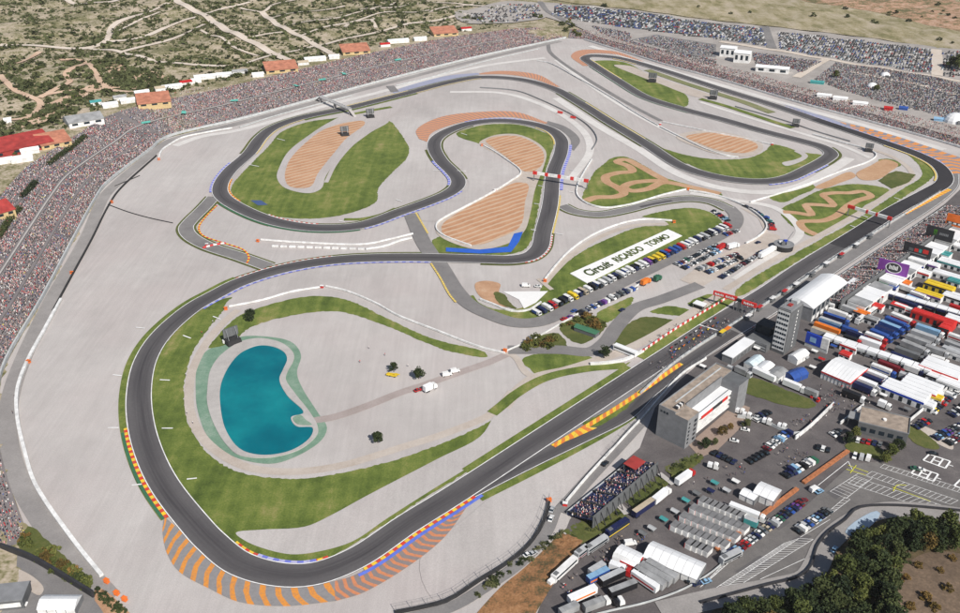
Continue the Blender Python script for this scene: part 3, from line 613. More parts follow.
# tracks over the hill in the north-west
drape('bare_reddish_slope', [(100, 62), (130, 68), (170, 78), (178, 86), (150, 90), (120, 88), (96, 92), (70, 105), (45, 122), (20, 128), (30, 112), (62, 98), (92, 85), (112, 80)], M_TRAILR, .3)
for px, w, red in [([(0, 45), (40, 46), (88, 48), (106, 41), (112, 27), (135, 16), (168, 3)], 6, 0), ([(88, 48), (120, 52), (150, 60), (185, 64), (215, 66), (232, 66)], 5, 0), ([(104, 42), (135, 39), (165, 28), (185, 20), (198, 17)], 5, 0), ([(122, 52), (150, 45), (175, 38), (205, 24)], 5, 0),
                    ([(110, 35), (140, 20), (160, 12)], 3, 0), ([(168, -4), (185, 5), (205, 15), (232, 32), (262, 47), (292, 62)], 9, 0), ([(205, 14), (225, 8), (250, 2)], 4, 0), ([(262, 12), (285, 28), (305, 38), (325, 50), (335, 56)], 7, 0), ([(240, 8), (262, 12), (275, 4), (300, -2)], 4, 0),
                    ([(268, 19), (300, 12), (345, 6)], 4, 0), ([(284, 26), (320, 20), (352, 14), (385, 8), (410, 4)], 4, 0), ([(300, 36), (330, 26), (365, 18), (400, 12), (430, 10)], 4, 0), ([(320, 46), (360, 36), (400, 26), (440, 20), (470, 14)], 5, 0), ([(372, 20), (376, 28)], 4, 0), ([(240, 66), (262, 58), (290, 52), (318, 45)], 4, 0),
                    ([(345, 27), (352, 22), (375, 19)], 4, 0), ([(395, 2), (372, 8), (340, 13)], 3, 0), ([(430, 12), (455, 7), (480, 3)], 4, 0), ([(250, 38), (275, 33), (298, 30)], 3, 0), ([(200, 30), (222, 38), (240, 50), (258, 56)], 3, 0), ([(0, 65), (18, 63), (40, 52)], 5, 1), ([(0, 75), (10, 86), (28, 96), (40, 102), (36, 112), (26, 118), (10, 120)], 5, 1), ([(40, 98), (60, 87), (70, 82), (66, 74), (78, 66), (90, 62)], 5, 1), ([(60, 60), (80, 60), (95, 72), (106, 88), (128, 92)], 5, 1), ([(40, 96), (70, 91), (100, 90), (135, 92)], 4, 1), ([(60, -2), (80, 4), (110, 2), (125, -4)], 6, 0), ([(420, 0), (460, 4), (500, 8)], 5, 0)]:
    trail('hill_track', px, w, M_TRAILR if red else M_TRAIL)
# plateau behind the far stand, car-park ground, dry field
drape('dry_field', [(440, -30), (560, 1), (640, 10), (720, 21), (800, 30), (880, 39), (1010, 56), (1040, 10), (960, -60), (700, -60), (500, -60)], M_FIELD, .25, 30)
drape('red_earth_slope', [(800, 0), (850, 8), (890, 16), (930, 26), (980, 34), (1000, 4), (940, -30), (840, -20)], surf('red_earth_scrub', [(0, (.09, .09, .035)), (.35, (.17, .14, .07)), (.55, (.36, .21, .13)), (1, (.50, .36, .27))], big=.02, mid=.08, fine=.4, amt=(.5, .6, .5)), .5, 30)
M_LOT = surf('car_park_ground', [(0, (.24, .22, .205)), (.5, (.33, .305, .285)), (1, (.44, .41, .385))], big=.03, mid=.1)
drape('car_park', [(538, 2), (640, 11), (720, 22), (800, 31), (880, 40), (1000, 55), (1000, 150), (900, 122), (800, 94), (720, 72), (660, 54), (600, 38), (575, 26), (545, 17)], M_LOT, .5, 20, curve=False)
drape('grey_lot', [(632, 40), (656, 35), (716, 45), (716, 58), (690, 56), (660, 48)], M_ROAD, .7, 20, curve=False)
drape('car_park', [(455, 12), (500, 2), (540, 3), (545, 18), (520, 22), (470, 24)], M_LOT, .5, 20)
trail('lot_road', [(540, 2), (548, 12), (575, 26)], 7, M_ROAD, .8); trail('lot_road', [(764, 27), (768, 38), (772, 49)], 10, M_ROAD, .8)
trail('lot_road', [(720, 42), (770, 50), (830, 60), (880, 68), (940, 78), (1000, 88)], 7, M_TRAIL, .8); trail('lot_road', [(826, 60), (812, 68), (796, 78)], 8, M_TRAIL, .8)
trail('lot_road', [(850, 72), (880, 78), (930, 88), (960, 96)], 6, M_TRAIL, .8); trail('lot_road', [(936, 50), (937, 62), (937, 76)], 10, M_TRAIL, .8)
# spectator banks: stepped terraces behind the perimeter wall
WS = [Vector(w) for w in WALL]
def bank(name, i0, i1, depth, steps, mat):
    base = resample(smooth(WS[i0:i1 + 1], 4), 8.0)
    nr = normals2(base, False); mb = MB()
    rise = wall_dist(np.array([p.x for p in base]), np.array([p.y for p in base]))[1]
    rows = []
    for k in range(steps):
        d0 = depth * k / steps; d1 = depth * (k + 1) / steps
        for d, zz in ((d0, (k + .8) / steps), (d1, (k + .8) / steps)):
            rows.append([(p.x + q.x * d, p.y + q.y * d, r * zz) for p, q, r in zip(base, nr, rise)])
    n = len(base)
    for r in rows: mb.v += r
    for j in range(len(rows) - 1):
        for i in range(n - 1): mb.f.append((j * n + i, j * n + i + 1, (j + 1) * n + i + 1, (j + 1) * n + i)); mb.m.append(0)
    o = mb.obj(name, mat); me = o.data
    bm = bmesh.new(); bm.from_mesh(me); bmesh.ops.recalc_face_normals(bm, faces=bm.faces)
    if sum(f.normal.z for f in bm.faces) < 0: bmesh.ops.reverse_faces(bm, faces=bm.faces)
    bm.to_mesh(me); bm.free()
    tag(o, kind='structure'); return base, nr, rise
BANK_L = bank('spectator_bank', 3, 17, BANK, 26, M_STAND)
def aisle(BK, depth, d, w, name='bank_aisle'):
    base, nr, rise = BK; rr = list(rise / depth * d)
    mb = MB(); 
    for p, q, r in zip(base, nr, rr): mb.v += [(p.x + q.x * (d - w / 2), p.y + q.y * (d - w / 2), r + .75), (p.x + q.x * (d + w / 2), p.y + q.y * (d + w / 2), r + .95)]
    mb.f = [(2 * i, 2 * i + 1, 2 * i + 3, 2 * i + 2) for i in range(len(base) - 1)]; mb.m = [0] * len(mb.f); tag(mb.obj(name, M_CONC), kind='structure')
aisle(BANK_L, BANK, 28.5, 1.1)
BANK_R = bank('spectator_bank', 17, 25, 34.0, 14, M_STAND)
# bottom-left corner: scrubby bank, road and yard outside the circuit
sheet('scrub_bank', [(-40, 520), (0, 521), (30, 527), (46, 540), (70, 562), (92, 582), (88, 590), (60, 572), (30, 558), (0, 548), (-40, 540)], M_GRASS_D, Z3)
sheet('dry_grass_bank', [(-40, 518), (0, 520), (28, 526), (20, 535), (0, 545), (-40, 545)], M_FIELD, Z4)
sheet('yard', [(-60, 545), (0, 549), (30, 559), (60, 574), (95, 596), (120, 640), (-60, 680)], M_ROAD, Z3)
sheet('dirt_verge', [(-20, 556), (10, 566), (34, 578), (44, 590), (40, 596), (20, 586), (-20, 580)], M_PATH, Z4)
ribbon('outer_road', [(-20, 552), (10, 556), (40, 570), (70, 590), (90, 612), (105, 640)], 7, M_ROAD, Z5)
sheet('earth_verge', [(96, 588), (106, 592), (122, 606), (150, 640), (110, 640)], M_EARTH, Z4)
# paddock and its embankments
sheet('paddock', [(566, 530), (570, 520), (586, 500), (606, 478), (640, 448), (655, 408), (680, 380), (706, 358), (742, 336), (775, 316), (816, 290), (860, 262), (905, 232), (945, 204), (965, 185), (1100, 200), (1150, 430), (1150, 640), (900, 700), (560, 680), (535, 620), (545, 594), (562, 572), (582, 550)], M_PADDOCK, Z1, curve=False)
sheet('gravel_runoff_apron', [(545, 455), (600, 432), (625, 424), (606, 455), (570, 498), (552, 500), (530, 545), (490, 575), (440, 604), (420, 560), (470, 515)], M_GRAVEL, Z2)
ribbon('service_road', [(560, 512), (590, 478), (618, 448), (640, 424)], 6, M_ROAD, Z3)
ribbon('service_road', [(395, 622), (450, 608), (485, 588), (522, 562), (546, 534), (556, 510)], 5, M_ROAD, Z3)
def slope(name, low, high, zt, mat):
    a = WL(low, 0, 6); b = [P(x, y, zt).to_2d() for x, y in high]; b = smooth(b, 6); n = 40
    def rs(l):
        L = sum((q - p).length for p, q in zip(l, l[1:])); o = resample(l, L / n); return [o[min(k, len(o) - 1)] for k in range(n + 1)]
    a = rs(a); b = rs(b); mb = MB(); mb.uv = None; M = 10
    for j in range(M + 1):
        t = j / M
        for i, (p, q) in enumerate(zip(a, b)):
            c = p.lerp(q, t); e = 4 * t * (1 - t)
            mb.v.append((c.x + e * random.uniform(-.6, .6), c.y + e * random.uniform(-.6, .6), .1 + zt * (3 * t * t - 2 * t ** 3) + e * random.uniform(-.35, .35)))
    for j in range(M):
        for i in range(n): mb.f.append((j * (n + 1) + i, j * (n + 1) + i + 1, (j + 1) * (n + 1) + i + 1, (j + 1) * (n + 1) + i)); mb.m.append(0)
    o = mb.obj(name, mat); bm = bmesh.new(); bm.from_mesh(o.data); bmesh.ops.recalc_face_normals(bm, faces=bm.faces)
    if sum(f.normal.z for f in bm.faces) < 0: bmesh.ops.reverse_faces(bm, faces=bm.faces)
    for f in bm.faces: f.smooth = True
    bm.to_mesh(o.data); bm.free(); return tag(o, kind='structure')
M_BANKE = surf('eroded_earth_bank', [(0, (.055, .055, .022)), (.3, (.12, .085, .04)), (.5, (.25, .125, .055)), (.75, (.34, .18, .085)), (1, (.38, .26, .16))], big=.06, mid=.25, fine=1.2, amt=(.5, .5, .4), bumps=.7)
slope('earth_embankment', [(462, 630), (500, 588), (522, 570), (548, 546), (560, 532)], [(520, 640), (540, 606), (556, 580), (572, 556), (583, 541)], 1.2, M_BANKE)
slope('grass_embankment', [(563, 531), (580, 519), (598, 509), (616, 503)], [(582, 544), (596, 536), (612, 528), (628, 518)], .9, M_GRASS_D)
slope('grass_embankment', [(622, 497), (636, 488), (650, 479), (662, 472)], [(635, 511), (648, 502), (660, 494), (670, 482)], .9, M_GRASS_D)
slope('grass_embankment', [(663, 467), (676, 460), (688, 455), (697, 451)], [(674, 479), (684, 473), (694, 467), (704, 458)], .9, M_GRASS_D)
ribbon('concrete_steps_path', [(615, 503), (622, 510), (628, 517)], 3, M_CONC, 1.0)
ribbon('concrete_steps_path', [(659, 475), (668, 482), (674, 487)], 2.5, M_CONC, 1.0)
sheet('grass_area', [(738, 376), (760, 380), (790, 392), (810, 400), (816, 406), (808, 409), (790, 407), (765, 400), (738, 390)], M_GRASS_D, Z3)
sheet('courtyard_paving', [(688, 445), (737, 403), (750, 408), (745, 424), (716, 452), (700, 458)], surf('warm_paving', [(0, (.22, .16, .13)), (1, (.32, .25, .21))], mid=.4), Z3, curve=False)
sheet('grass_area', [(845, 446), (855, 440), (870, 444), (885, 453), (892, 460), (884, 462), (866, 456), (850, 452)], M_GRASS_D, Z3)
sheet('grass_area', [(902, 426), (910, 424), (940, 448), (932, 450), (915, 444)], M_GRASS_D, Z3)
sheet('earth_verge', [(908, 424), (920, 425), (950, 440), (952, 450), (930, 440)], M_PATH, Z2)
# south-east: access road, forest floor, bare earth
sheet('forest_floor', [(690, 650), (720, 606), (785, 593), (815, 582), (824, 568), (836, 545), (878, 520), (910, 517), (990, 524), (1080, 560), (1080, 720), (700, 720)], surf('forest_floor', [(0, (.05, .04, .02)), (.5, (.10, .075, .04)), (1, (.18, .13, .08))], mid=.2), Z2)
sheet('bare_earth', [(893, 600), (897, 575), (912, 560), (935, 552), (975, 560), (1000, 640), (920, 650)], surf('bare_brown_earth', [(0, (.07, .05, .035)), (.5, (.14, .10, .07)), (1, (.27, .19, .13))], mid=.2, fine=1.0), Z3)
ROADSE = [(660, 612), (720, 598), (776, 588), (806, 580), (816, 566), (826, 545), (850, 524), (878, 512), (910, 510), (970, 517), (1040, 530)]
ribbon('access_road', ROADSE, 9.5, M_PERIM, Z4)
sheet('lined_car_park', [(690, 606), (724, 562), (806, 506), (852, 464), (880, 462), (975, 492), (1000, 516), (890, 506), (856, 509), (842, 520), (815, 547), (806, 570), (768, 585)], surf('worn_car_park_asphalt', [(0, (.10, .094, .093)), (.5, (.14, .132, .128)), (1, (.19, .178, .17))], big=.04, mid=.2, fine=1.5), Z2, curve=False)
for q_ in ([(790, 541), (803, 533), (812, 537), (800, 545)], [(735, 572), (760, 556), (772, 561), (748, 577)], [(826, 493), (836, 486), (846, 492), (836, 500)], [(770, 527), (782, 519), (790, 523), (779, 531)]): sheet('resurfaced_patch', q_, M_TRACK, Z2 + .05, curve=False)
def pline(px, w=.18, z=Z3): return ribbon('parking_line', px, w, M_WHITE, z, step=0)
def bays(a, b, c, d, n, mid=True, z=Z3):
    """parking bays between line a-b and line c-d"""
    pline([a, b], z=z); pline([c, d], z=z)
    for k in range(n + 1):
        t = k / n; p = (a[0] + (b[0] - a[0]) * t, a[1] + (b[1] - a[1]) * t); q = (c[0] + (d[0] - c[0]) * t, c[1] + (d[1] - c[1]) * t)
        pline([p, q], .16, z)
bays((706, 595), (784, 544), (719, 592), (799, 539), 24); bays((719, 592), (799, 539), (733, 590), (813, 540), 24)
bays((700, 588), (722, 566), (710, 580), (728, 564), 7)
bays((812, 526), (845, 498), (824, 520), (850, 500), 10)
bays((830, 492), (858, 474), (846, 499), (872, 479), 9); bays((848, 484), (935, 512), (856, 478), (948, 508), 16)
bays((866, 476), (950, 505), (872, 472), (958, 501), 16); bays((880, 468), (962, 494), (884, 465), (966, 490), 16)
pline([(818, 486), (848, 462)], .3); pline([(848, 462), (852, 470)], .3); pline([(760, 580), (812, 556)], .2); pline([(800, 538), (830, 520)], .2)
M_YEL = paint((.62, .60, .06), .6, name='yellow_line_paint')
for px in ([(846, 470), (866, 476)], [(856, 466), (850, 474)], [(848, 466), (868, 473)], [(892, 488), (930, 502)], [(893, 492), (897, 486), (906, 486)]): ribbon('yellow_marking', px, .35, M_YEL, Z4, step=0)
for (x, y), s in (((936, 462.5), 1), ((924, 475.5), 1), ((967, 488), 1)):      # helicopter pads
    pad = [(x - 13, y - 1.5), (x - 7, y - 7.5), (x + 14, y - .5), (x + 9, y + 6.5)]
    for a, b in zip(pad, pad[1:] + pad[:1]): ribbon('helipad_marking', [a, b], .8, M_WHITE, Z4, step=0)
    for a, b in (((x - 6, y + 1.6), (x - 1, y - 5.2)), ((x + 2, y + 4.0), (x + 7, y - 2.8)), ((x - 3.2, y - 2), (x + 4.2, y + .6))): ribbon('helipad_marking', [a, b], .8, M_WHITE, Z4 + .01, step=0)
    ribbon('helipad_marking', [(x + 12, y + 3), (x + 17, y + 4.6)], .5, M_WHITE, Z4, step=0)
sheet('blue_painted_patch', [(845, 533), (876, 512), (880, 515), (852, 538)], surf('pale_blue_plastic', [(0, (.25, .33, .42)), (1, (.42, .50, .58))]), Z5)
# earth island in the infield car park
drape('car_park_dirt', [(728, 205), (748, 210), (764, 222), (768, 232), (780, 236), (780, 246), (745, 262), (700, 288), (680, 280), (705, 262), (745, 244), (765, 232), (758, 218), (740, 208)], M_PATH, Z2, curve=False)
# ------------------------------------------------------------------ vegetation
def leaf_mat(name, lo, mid, hi):
    m, t, b = nt(name); p = pos(t); oi = N(t, 'ShaderNodeObjectInfo')
    f = mth(t, 'ADD', mth(t, 'MULTIPLY', noise(t, p, .55, 3), .8), mth(t, 'MULTIPLY', mth(t, 'SUBTRACT', oi.outputs['Random'], .5), .35))
    c = ramp(t, f, [(.2, lo), (.42, mid), (.68, hi)]); t.links.new(c, b.inputs['Base Color']); b.inputs['Roughness'].default_value = .8
    return m
M_LEAF = leaf_mat('green_leaves', (.028, .040, .010), (.075, .092, .020), (.16, .16, .042))
M_LEAFD = leaf_mat('dark_leaves', (.012, .022, .008), (.030, .044, .012), (.07, .082, .026))
M_LEAFO = leaf_mat('autumn_leaves', (.06, .045, .012), (.13, .085, .02), (.24, .14, .04))
M_LEAFS = leaf_mat('olive_scrub_leaves', (.045, .055, .020), (.085, .095, .035), (.16, .155, .07))
M_BARK = paint((.10, .075, .055), .9, name='bark')
def crown_mesh(name, r, h, clumps, leaves, size, seed, low=False):
    g = np.random.default_rng(seed); V = []; F = []
    for c in range(clumps):
        a = g.uniform(0, 2 * math.pi); q = g.uniform(0, 1) ** .5; zz = g.uniform(.12, 1)
        rad = r * math.sqrt(max(.05, 1 - (zz - .38) ** 2 / .45)) * (.85 if not low else 1)
        cx, cy, cz = rad * q * math.cos(a), rad * q * math.sin(a), zz * h
        cr = r * g.uniform(.22, .40)
        d = g.normal(size=(leaves, 3)); d /= np.linalg.norm(d, axis=1)[:, None]; d *= (g.uniform(.45, 1, (leaves, 1)) ** .5) * cr; d[:, 2] *= .75
        for k in range(leaves):
            o = np.array([cx, cy, max(cz, .15)]) + d[k]; o[2] = max(o[2], .12)
            u = g.normal(size=3); u[2] *= .5; u /= np.linalg.norm(u); w = np.cross(u, g.normal(size=3)); w /= np.linalg.norm(w)
            s = size * g.uniform(.6, 1.3); n = len(V)
            V += [o - u * s - w * s * .5, o + u * s * .2 - w * s * .7, o + u * s + w * s * .4, o - u * s * .3 + w * s * .8]; F.append((n, n + 1, n + 2, n + 3))
    me = bpy.data.meshes.new(name); me.from_pydata([tuple(v) for v in V], [], F); me.update(); return me
CROWN = [crown_mesh('tree_crown', 4.2, 6.0, 34, 42, .42, s) for s in range(5)]
SHRUB = [crown_mesh('shrub_crown', 1.6, 2.0, 14, 28, .24, 40 + s, True) for s in range(4)]
def trunk_mesh(h, r):
    mb = MB(); mb.cyl(0, 0, -.2, h, r, 8, r2=r * .55)
    for k in range(5):
        a = k * 1.26 + .3; mb.bar((0, 0, h * (.55 + .08 * k)), (math.cos(a) * 2.0, math.sin(a) * 2.0, h * (1.0 + .12 * k)), r * .55)
    return mb.mesh('trunk')
TRUNK = trunk_mesh(3.4, .26)
def tree(loc, s, label, group=None, leaf=None, k=0, cat='tree', name='broadleaf_tree', squash=1.0):
    t = thing(name, label, cat, loc, random.uniform(0, 6.28), group); t.scale = (s, s, s * squash)
    link('trunk', TRUNK, [M_BARK], t); link('crown', CROWN[k % 5], [leaf or M_LEAF], t, loc=(0, 0, 2.0)); return t
def shrub(loc, s, label, group=None, leaf=None, k=0, name='bush', sz=1.0):
    o = link(name, SHRUB[k % 4], [leaf or M_LEAFS], loc=loc, rz=random.uniform(0, 6.28), scale=(s, s, s * sz)); return tag(o, label, 'bush', group)
CROWN[0].materials.append(M_LEAF)
for c in CROWN[1:]: c.materials.append(M_LEAF)
for c in SHRUB: c.materials.append(M_LEAFS)
TRUNK.materials.append(M_BARK)
def inpoly(x, y, poly):
    c = False; n = len(poly)
    for i in range(n):
        x0, y0 = poly[i]; x1, y1 = poly[i - 1]
        if (y0 > y) != (y1 > y) and x < (x1 - x0) * (y - y0) / (y1 - y0) + x0: c = not c
    return c
# wood in the south-east corner
wood = [(716, 627), (765, 613), (803, 604), (826, 595), (838, 578), (848, 561), (866, 545), (890, 534), (915, 529), (962, 536), (990, 547), (960, 555), (930, 551), (908, 557), (892, 571), (886, 593), (892, 645), (716, 665)]
pts = []; tries = 0
while len(pts) < 110 and tries < 12000:
    tries += 1; x = random.uniform(714, 990); y = random.uniform(520, 658)
    if not inpoly(x, y, wood): continue
    p = P(x, y)
    if any((p - q).length < 5.0 for q in pts): continue
    pts.append(p)
for k, p in enumerate(pts):
    x = 480 + 885 * p.x / (p.y * CP + CAM_H * SP)
    autumn = (x < 775 and random.random() < .30) or random.random() < .06
    big = .8 + .45 * random.random()
    cd_ = p.y * CP + CAM_H * SP; yy = H0 / 2 + FPX * (CAM_H * CP - p.y * SP) / cd_; lf = M_LEAFO if autumn else (M_LEAFD if random.random() < .62 else M_LEAF)
    zone = 'on the road edge of the wood' if (y_edge := (yy < 548 or (x < 800 and yy < 603))) else ('at the bottom picture edge' if yy > 596 else ('beside the bare brown earth' if x > 868 else 'in the middle of the wood'))
    side = 'left' if x < 790 else ('central' if x < 860 else 'right')
    tree((p.x, p.y, .2), big, '%s %s tree %s, %s part' % ('tall' if big > 1.08 else ('small' if big < .92 else 'medium'), {M_LEAFO: 'yellowing', M_LEAFD: 'dark green', M_LEAF: 'green'}[lf], zone, side), 'trees of the wood below the access road', lf, k, squash=1.15)
for k in range(40):
    x = random.uniform(714, 985); y = random.uniform(522, 640)
    if inpoly(x, y, wood): p = P(x, y); shrub((p.x, p.y, .25), random.uniform(1.0, 1.9), 'low undergrowth bush at the foot of the wood trees', 'undergrowth bushes of the wood', M_LEAFD, k)
for k, (x, y, s) in enumerate([(905, 580, 1.2), (918, 567, 1), (925, 600, 1.4), (940, 572, .9), (947, 590, 1.2), (910, 608, 1.1), (935, 610, 1.3), (952, 560, 1)]):
    p = P(x, y); shrub((p.x, p.y, .3), s, 'sparse dry bush on the bare brown earth by the wood', 'dry bushes on bare earth', M_LEAFO, k)
# single trees and bushes in the infield
for x, y, s, lab, lf in [(394, 372, .62, 'small dark tree beside the yellow crane on the gravel', M_LEAFD), (419, 379, .78, 'spreading leafless-looking tree beside the white truck on the gravel', M_LEAFD), (378, 443, .70, 'lone round tree on the gravel between lake and straight', M_LEAFD),
                      (251, 321, .85, 'round dark tree on the grass behind the video screen by the lake', M_LEAFD), (604, 358, .85, 'dark round tree at the fork of the infield access roads', M_LEAFD),
                      (746, 428, .55, 'brown-green tree in the courtyard nearest the white vans', M_LEAFS), (722, 436, .6, 'larger brown-leaved tree in the paved courtyard of the race office', M_LEAFO), (704, 450, .7, 'dark tree at the left corner of the paved courtyard', M_LEAFD), (714, 446, .45, 'small tree between two larger ones in the paved courtyard', M_LEAFS), (730, 430, .4, 'small brown tree on the far side of the paved courtyard', M_LEAFO),
                      (847, 444, .7, 'dark green tree at the left corner of the flat-roofed medical building', M_LEAFD), (855, 437, .6, 'green tree touching the wall of the flat-roofed building', M_LEAF), (890, 457, .75, 'leafy tree at the right corner of the flat-roofed building', M_LEAF), (897, 451, .7, 'second leafy tree behind the right corner of the flat-roofed building', M_LEAFD), (884, 463, .6, 'low tree at the hedge end below the flat-roofed building', M_LEAF)]:
    p = P(x, y); tree((p.x, p.y, .3), s, lab, None, lf, int(x))
g1 = [(513, 352), (522, 345), (534, 339), (556, 334), (564, 347), (545, 349)]; g2 = [(561, 327), (574, 320), (588, 316), (601, 320), (604, 326), (594, 336), (584, 330), (576, 326)]
for poly, n, lab in ((g1, 18, 'rounded green shrub in the planted bed beside the lower service road'), (g2, 20, 'rounded green shrub in the planted bed around the green-roofed shed')):
    k = 0
    while k < n:
        x = random.uniform(510, 608); y = random.uniform(314, 354)
        if inpoly(x, y, poly):
            p = P(x, y); shrub((p.x, p.y, .2), random.uniform(.9, 1.7), lab, lab.split(' in ')[1], M_LEAF if k % 3 else M_LEAFO, k); k += 1
for k in range(26):                                            # bank in the lower left corner
    t = random.random(); x = 18 + 72 * t + random.uniform(-6, 6); y = 541 + 42 * t + random.uniform(-7, 7); p = P(x, y)
    shrub((p.x, p.y, .3), random.uniform(.9, 1.8), 'green shrub on the scrubby bank beside the perimeter road', 'shrubs on the lower left bank', M_LEAFO if k % 5 == 0 else M_LEAF, k)
for k, (x, y) in enumerate([(98, 594), (104, 599), (110, 604), (117, 609), (122, 613)]):
    p = P(x, y); shrub((p.x, p.y, .3), 1.2, '%s dark round bush in the row along the earth verge' % ['first', 'second', 'third', 'fourth', 'fifth'][k], 'row of round bushes on the earth verge', M_LEAFD, k)
for k in range(26):                                            # dry bushes along the embankment top
    t = random.random(); x = 476 + 88 * t + random.uniform(-3, 4); y = 592 - 62 * t + random.uniform(-2, 6); p = P(x, y)
    shrub((p.x, p.y, .2), random.uniform(.5, 1.0), 'dry olive bush along the crest of the earth embankment', 'bushes along the embankment crest', M_LEAFS if k % 3 else M_LEAFD, k)
for k in range(18):
    e = [((568, 531), (616, 506), (626, 520), (586, 541)), ((624, 497), (660, 476), (667, 484), (636, 509)), ((664, 467), (697, 454), (702, 459), (675, 477))][k % 3]; u, v = random.random(), random.random()
    x = (e[0][0] * (1 - u) + e[1][0] * u) * (1 - v) + (e[3][0] * (1 - u) + e[2][0] * u) * v; y = (e[0][1] * (1 - u) + e[1][1] * u) * (1 - v) + (e[3][1] * (1 - u) + e[2][1] * u) * v
    p = P(x, y, .5); shrub((p.x, p.y, .4), random.uniform(.5, 1.0), 'low green bush on the grassy embankment behind the grandstand', 'bushes on the grassy embankment', M_LEAFD if k % 2 else M_LEAF, k, sz=.6)
# hillside: bushes along the terrace edges, low scrub in between
TR = []
for o in bpy.data.objects:
    if o.name.startswith('hill_track') or o.name.startswith('bare_reddish'): TR += [v.co[:2] for v in o.data.vertices]
TR = np.array(TR); TRA = np.array(TRC)
cnt = 0; k = 0
while cnt < 115 and k < 6000:
    k += 1
    if k % 3 == 0: x, y = random.uniform(0, 150), random.uniform(45, 125)
    elif k % 3 == 1: x, y = random.uniform(0, 470), random.uniform(-5, 90)
    else:
        q = TR[random.randrange(len(TR))] + np.array([random.uniform(-9, 9), random.uniform(-9, 9)]); x = None
    if x is not None:
        p = PT(x, y); q = np.array([p.x, p.y])
    d, r = wall_dist(q[:1], q[1:2])
    if d[0] < 80 or r[0] < 8 or np.min(np.abs(TR - q).max(1)) < 3.5: continue
    if not (-900 < q[0] < 300 and q[1] < 1750): continue
    z = float(Hz(q[0], q[1])[0]) - .5
    s = random.uniform(1.0, 2.2) * (1.35 if k % 3 == 0 else 1)
    shrub((q[0], q[1], z), s, 'low green bush on the scrubby hillside behind the spectator bank', 'bushes on the hillside', random.choice([M_LEAF, M_LEAFS, M_LEAFS, M_LEAFD]), k, sz=.75); cnt += 1
def scrub_stuff(n):
    X = rng.uniform(-900, 260, n * 3); Y = rng.uniform(560, 1750, n * 3); d, r = wall_dist(X, Y)
    dens = noise2(X * 2.3, Y * 2.3) + noise2(X * 7, Y * 7) * .7 + rng.uniform(-1, 1, n * 3)
    ok = (d > 78) & (r > 8) & (dens > -.1); X = X[ok][:n]; Y = Y[ok][:n]
    keep = np.ones(len(X), bool)
    for i in range(0, len(X), 500):
        dd = (np.hypot(TRA[None, :, 0] - X[i:i + 500][:, None], TRA[None, :, 1] - Y[i:i + 500][:, None]) - TRA[None, :, 2]).min(1); keep[i:i + 500] = dd > 2.2
    X = X[keep]; Y = Y[keep]
    q = TR[rng.integers(0, len(TR), 8000)] + rng.uniform(-7.5, 7.5, (8000, 2)); kq = np.ones(len(q), bool)                    # green fringes along the terrace tracks
    for i in range(0, len(q), 500): kq[i:i + 500] = (np.hypot(TRA[None, :, 0] - q[i:i + 500, 0][:, None], TRA[None, :, 1] - q[i:i + 500, 1][:, None]) - TRA[None, :, 2]).min(1) > 1.8
    dq, rq = wall_dist(q[:, 0], q[:, 1]); q = q[kq & (dq > 78)]; X = np.concatenate([X, q[:, 0]]); Y = np.concatenate([Y, q[:, 1]]); Z = Hz(X, Y) - .55; V = []; F = []
    per = 9; m = len(X)
    C = np.repeat(np.stack([X, Y, Z], 1), per, 0); s = np.repeat(rng.uniform(.5, 1.3, m) * np.where(rng.random(m) < np.where(Y[:m] < 1000, .30, .12), 2.4, 1), per)[:, None]
    c = C + rng.normal(size=(m * per, 3)) * s * np.array([.8, .8, .25]) + np.array([0, 0, .5]) * s
    u = rng.normal(size=(m * per, 3)); u[:, 2] *= .4; u /= np.linalg.norm(u, axis=1)[:, None]; w = np.cross(u, rng.normal(size=(m * per, 3))); w /= np.linalg.norm(w, axis=1)[:, None]
    u = u * s * .65; w = w * s * .65
    V = np.stack([c - u - w, c + u - w, c + u + w, c - u + w], 1).reshape(-1, 3)
    F = np.arange(len(V)).reshape(-1, 4)
    me = bpy.data.meshes.new('low_scrub'); me.from_pydata(V.tolist(), [], F.tolist()); me.update()
    tag(link('low_scrub', me, [M_LEAFS]), 'low olive scrub scattered over the hillside', 'scrub', kind='stuff')
scrub_stuff(15000)
cnt = 0
while cnt < 26:                                               # dry field, north-east
    x, y = random.uniform(560, 958), random.uniform(-12, 48); p = PT(x, y)
    if y > 2 + (x - 560) * .105 + 1 or not (x > 790 or random.random() < .15): continue
    shrub((p.x, p.y, p.z - .3), random.uniform(1.2, 2.8), 'dark bush on the dry red-earth field beyond the car parks', 'bushes on the far dry field', random.choice([M_LEAFS, M_LEAFD]), cnt); cnt += 1
for k, (x, y, s, lab) in enumerate([(958, 70, 2.0, 'large green tree at the far right car park edge'), (950, 68, 1.5, 'green tree left of the large one at the far right car park edge'), (835, 78, 1.0, 'tree on the earth island of the motorcycle park'), (876, 91, .8, 'small tree beside the white dome tent in the motorcycle park'), (378, 6, 1.2, 'round tree on the hilltop track junction')]):
    p = PT(x, y); tree((p.x, p.y, p.z), s, lab, None, M_LEAF, k)
for k, (x, y) in enumerate([(572, 27), (566, 31), (575, 33), (562, 25), (569, 23), (579, 36), (540, 18), (535, 17)]):
    p = PT(x, y); shrub((p.x, p.y, p.z), 2.6, 'leafy bush on the corner between spectator bank and far car park', 'bushes at the far stand corner', M_LEAF, k)
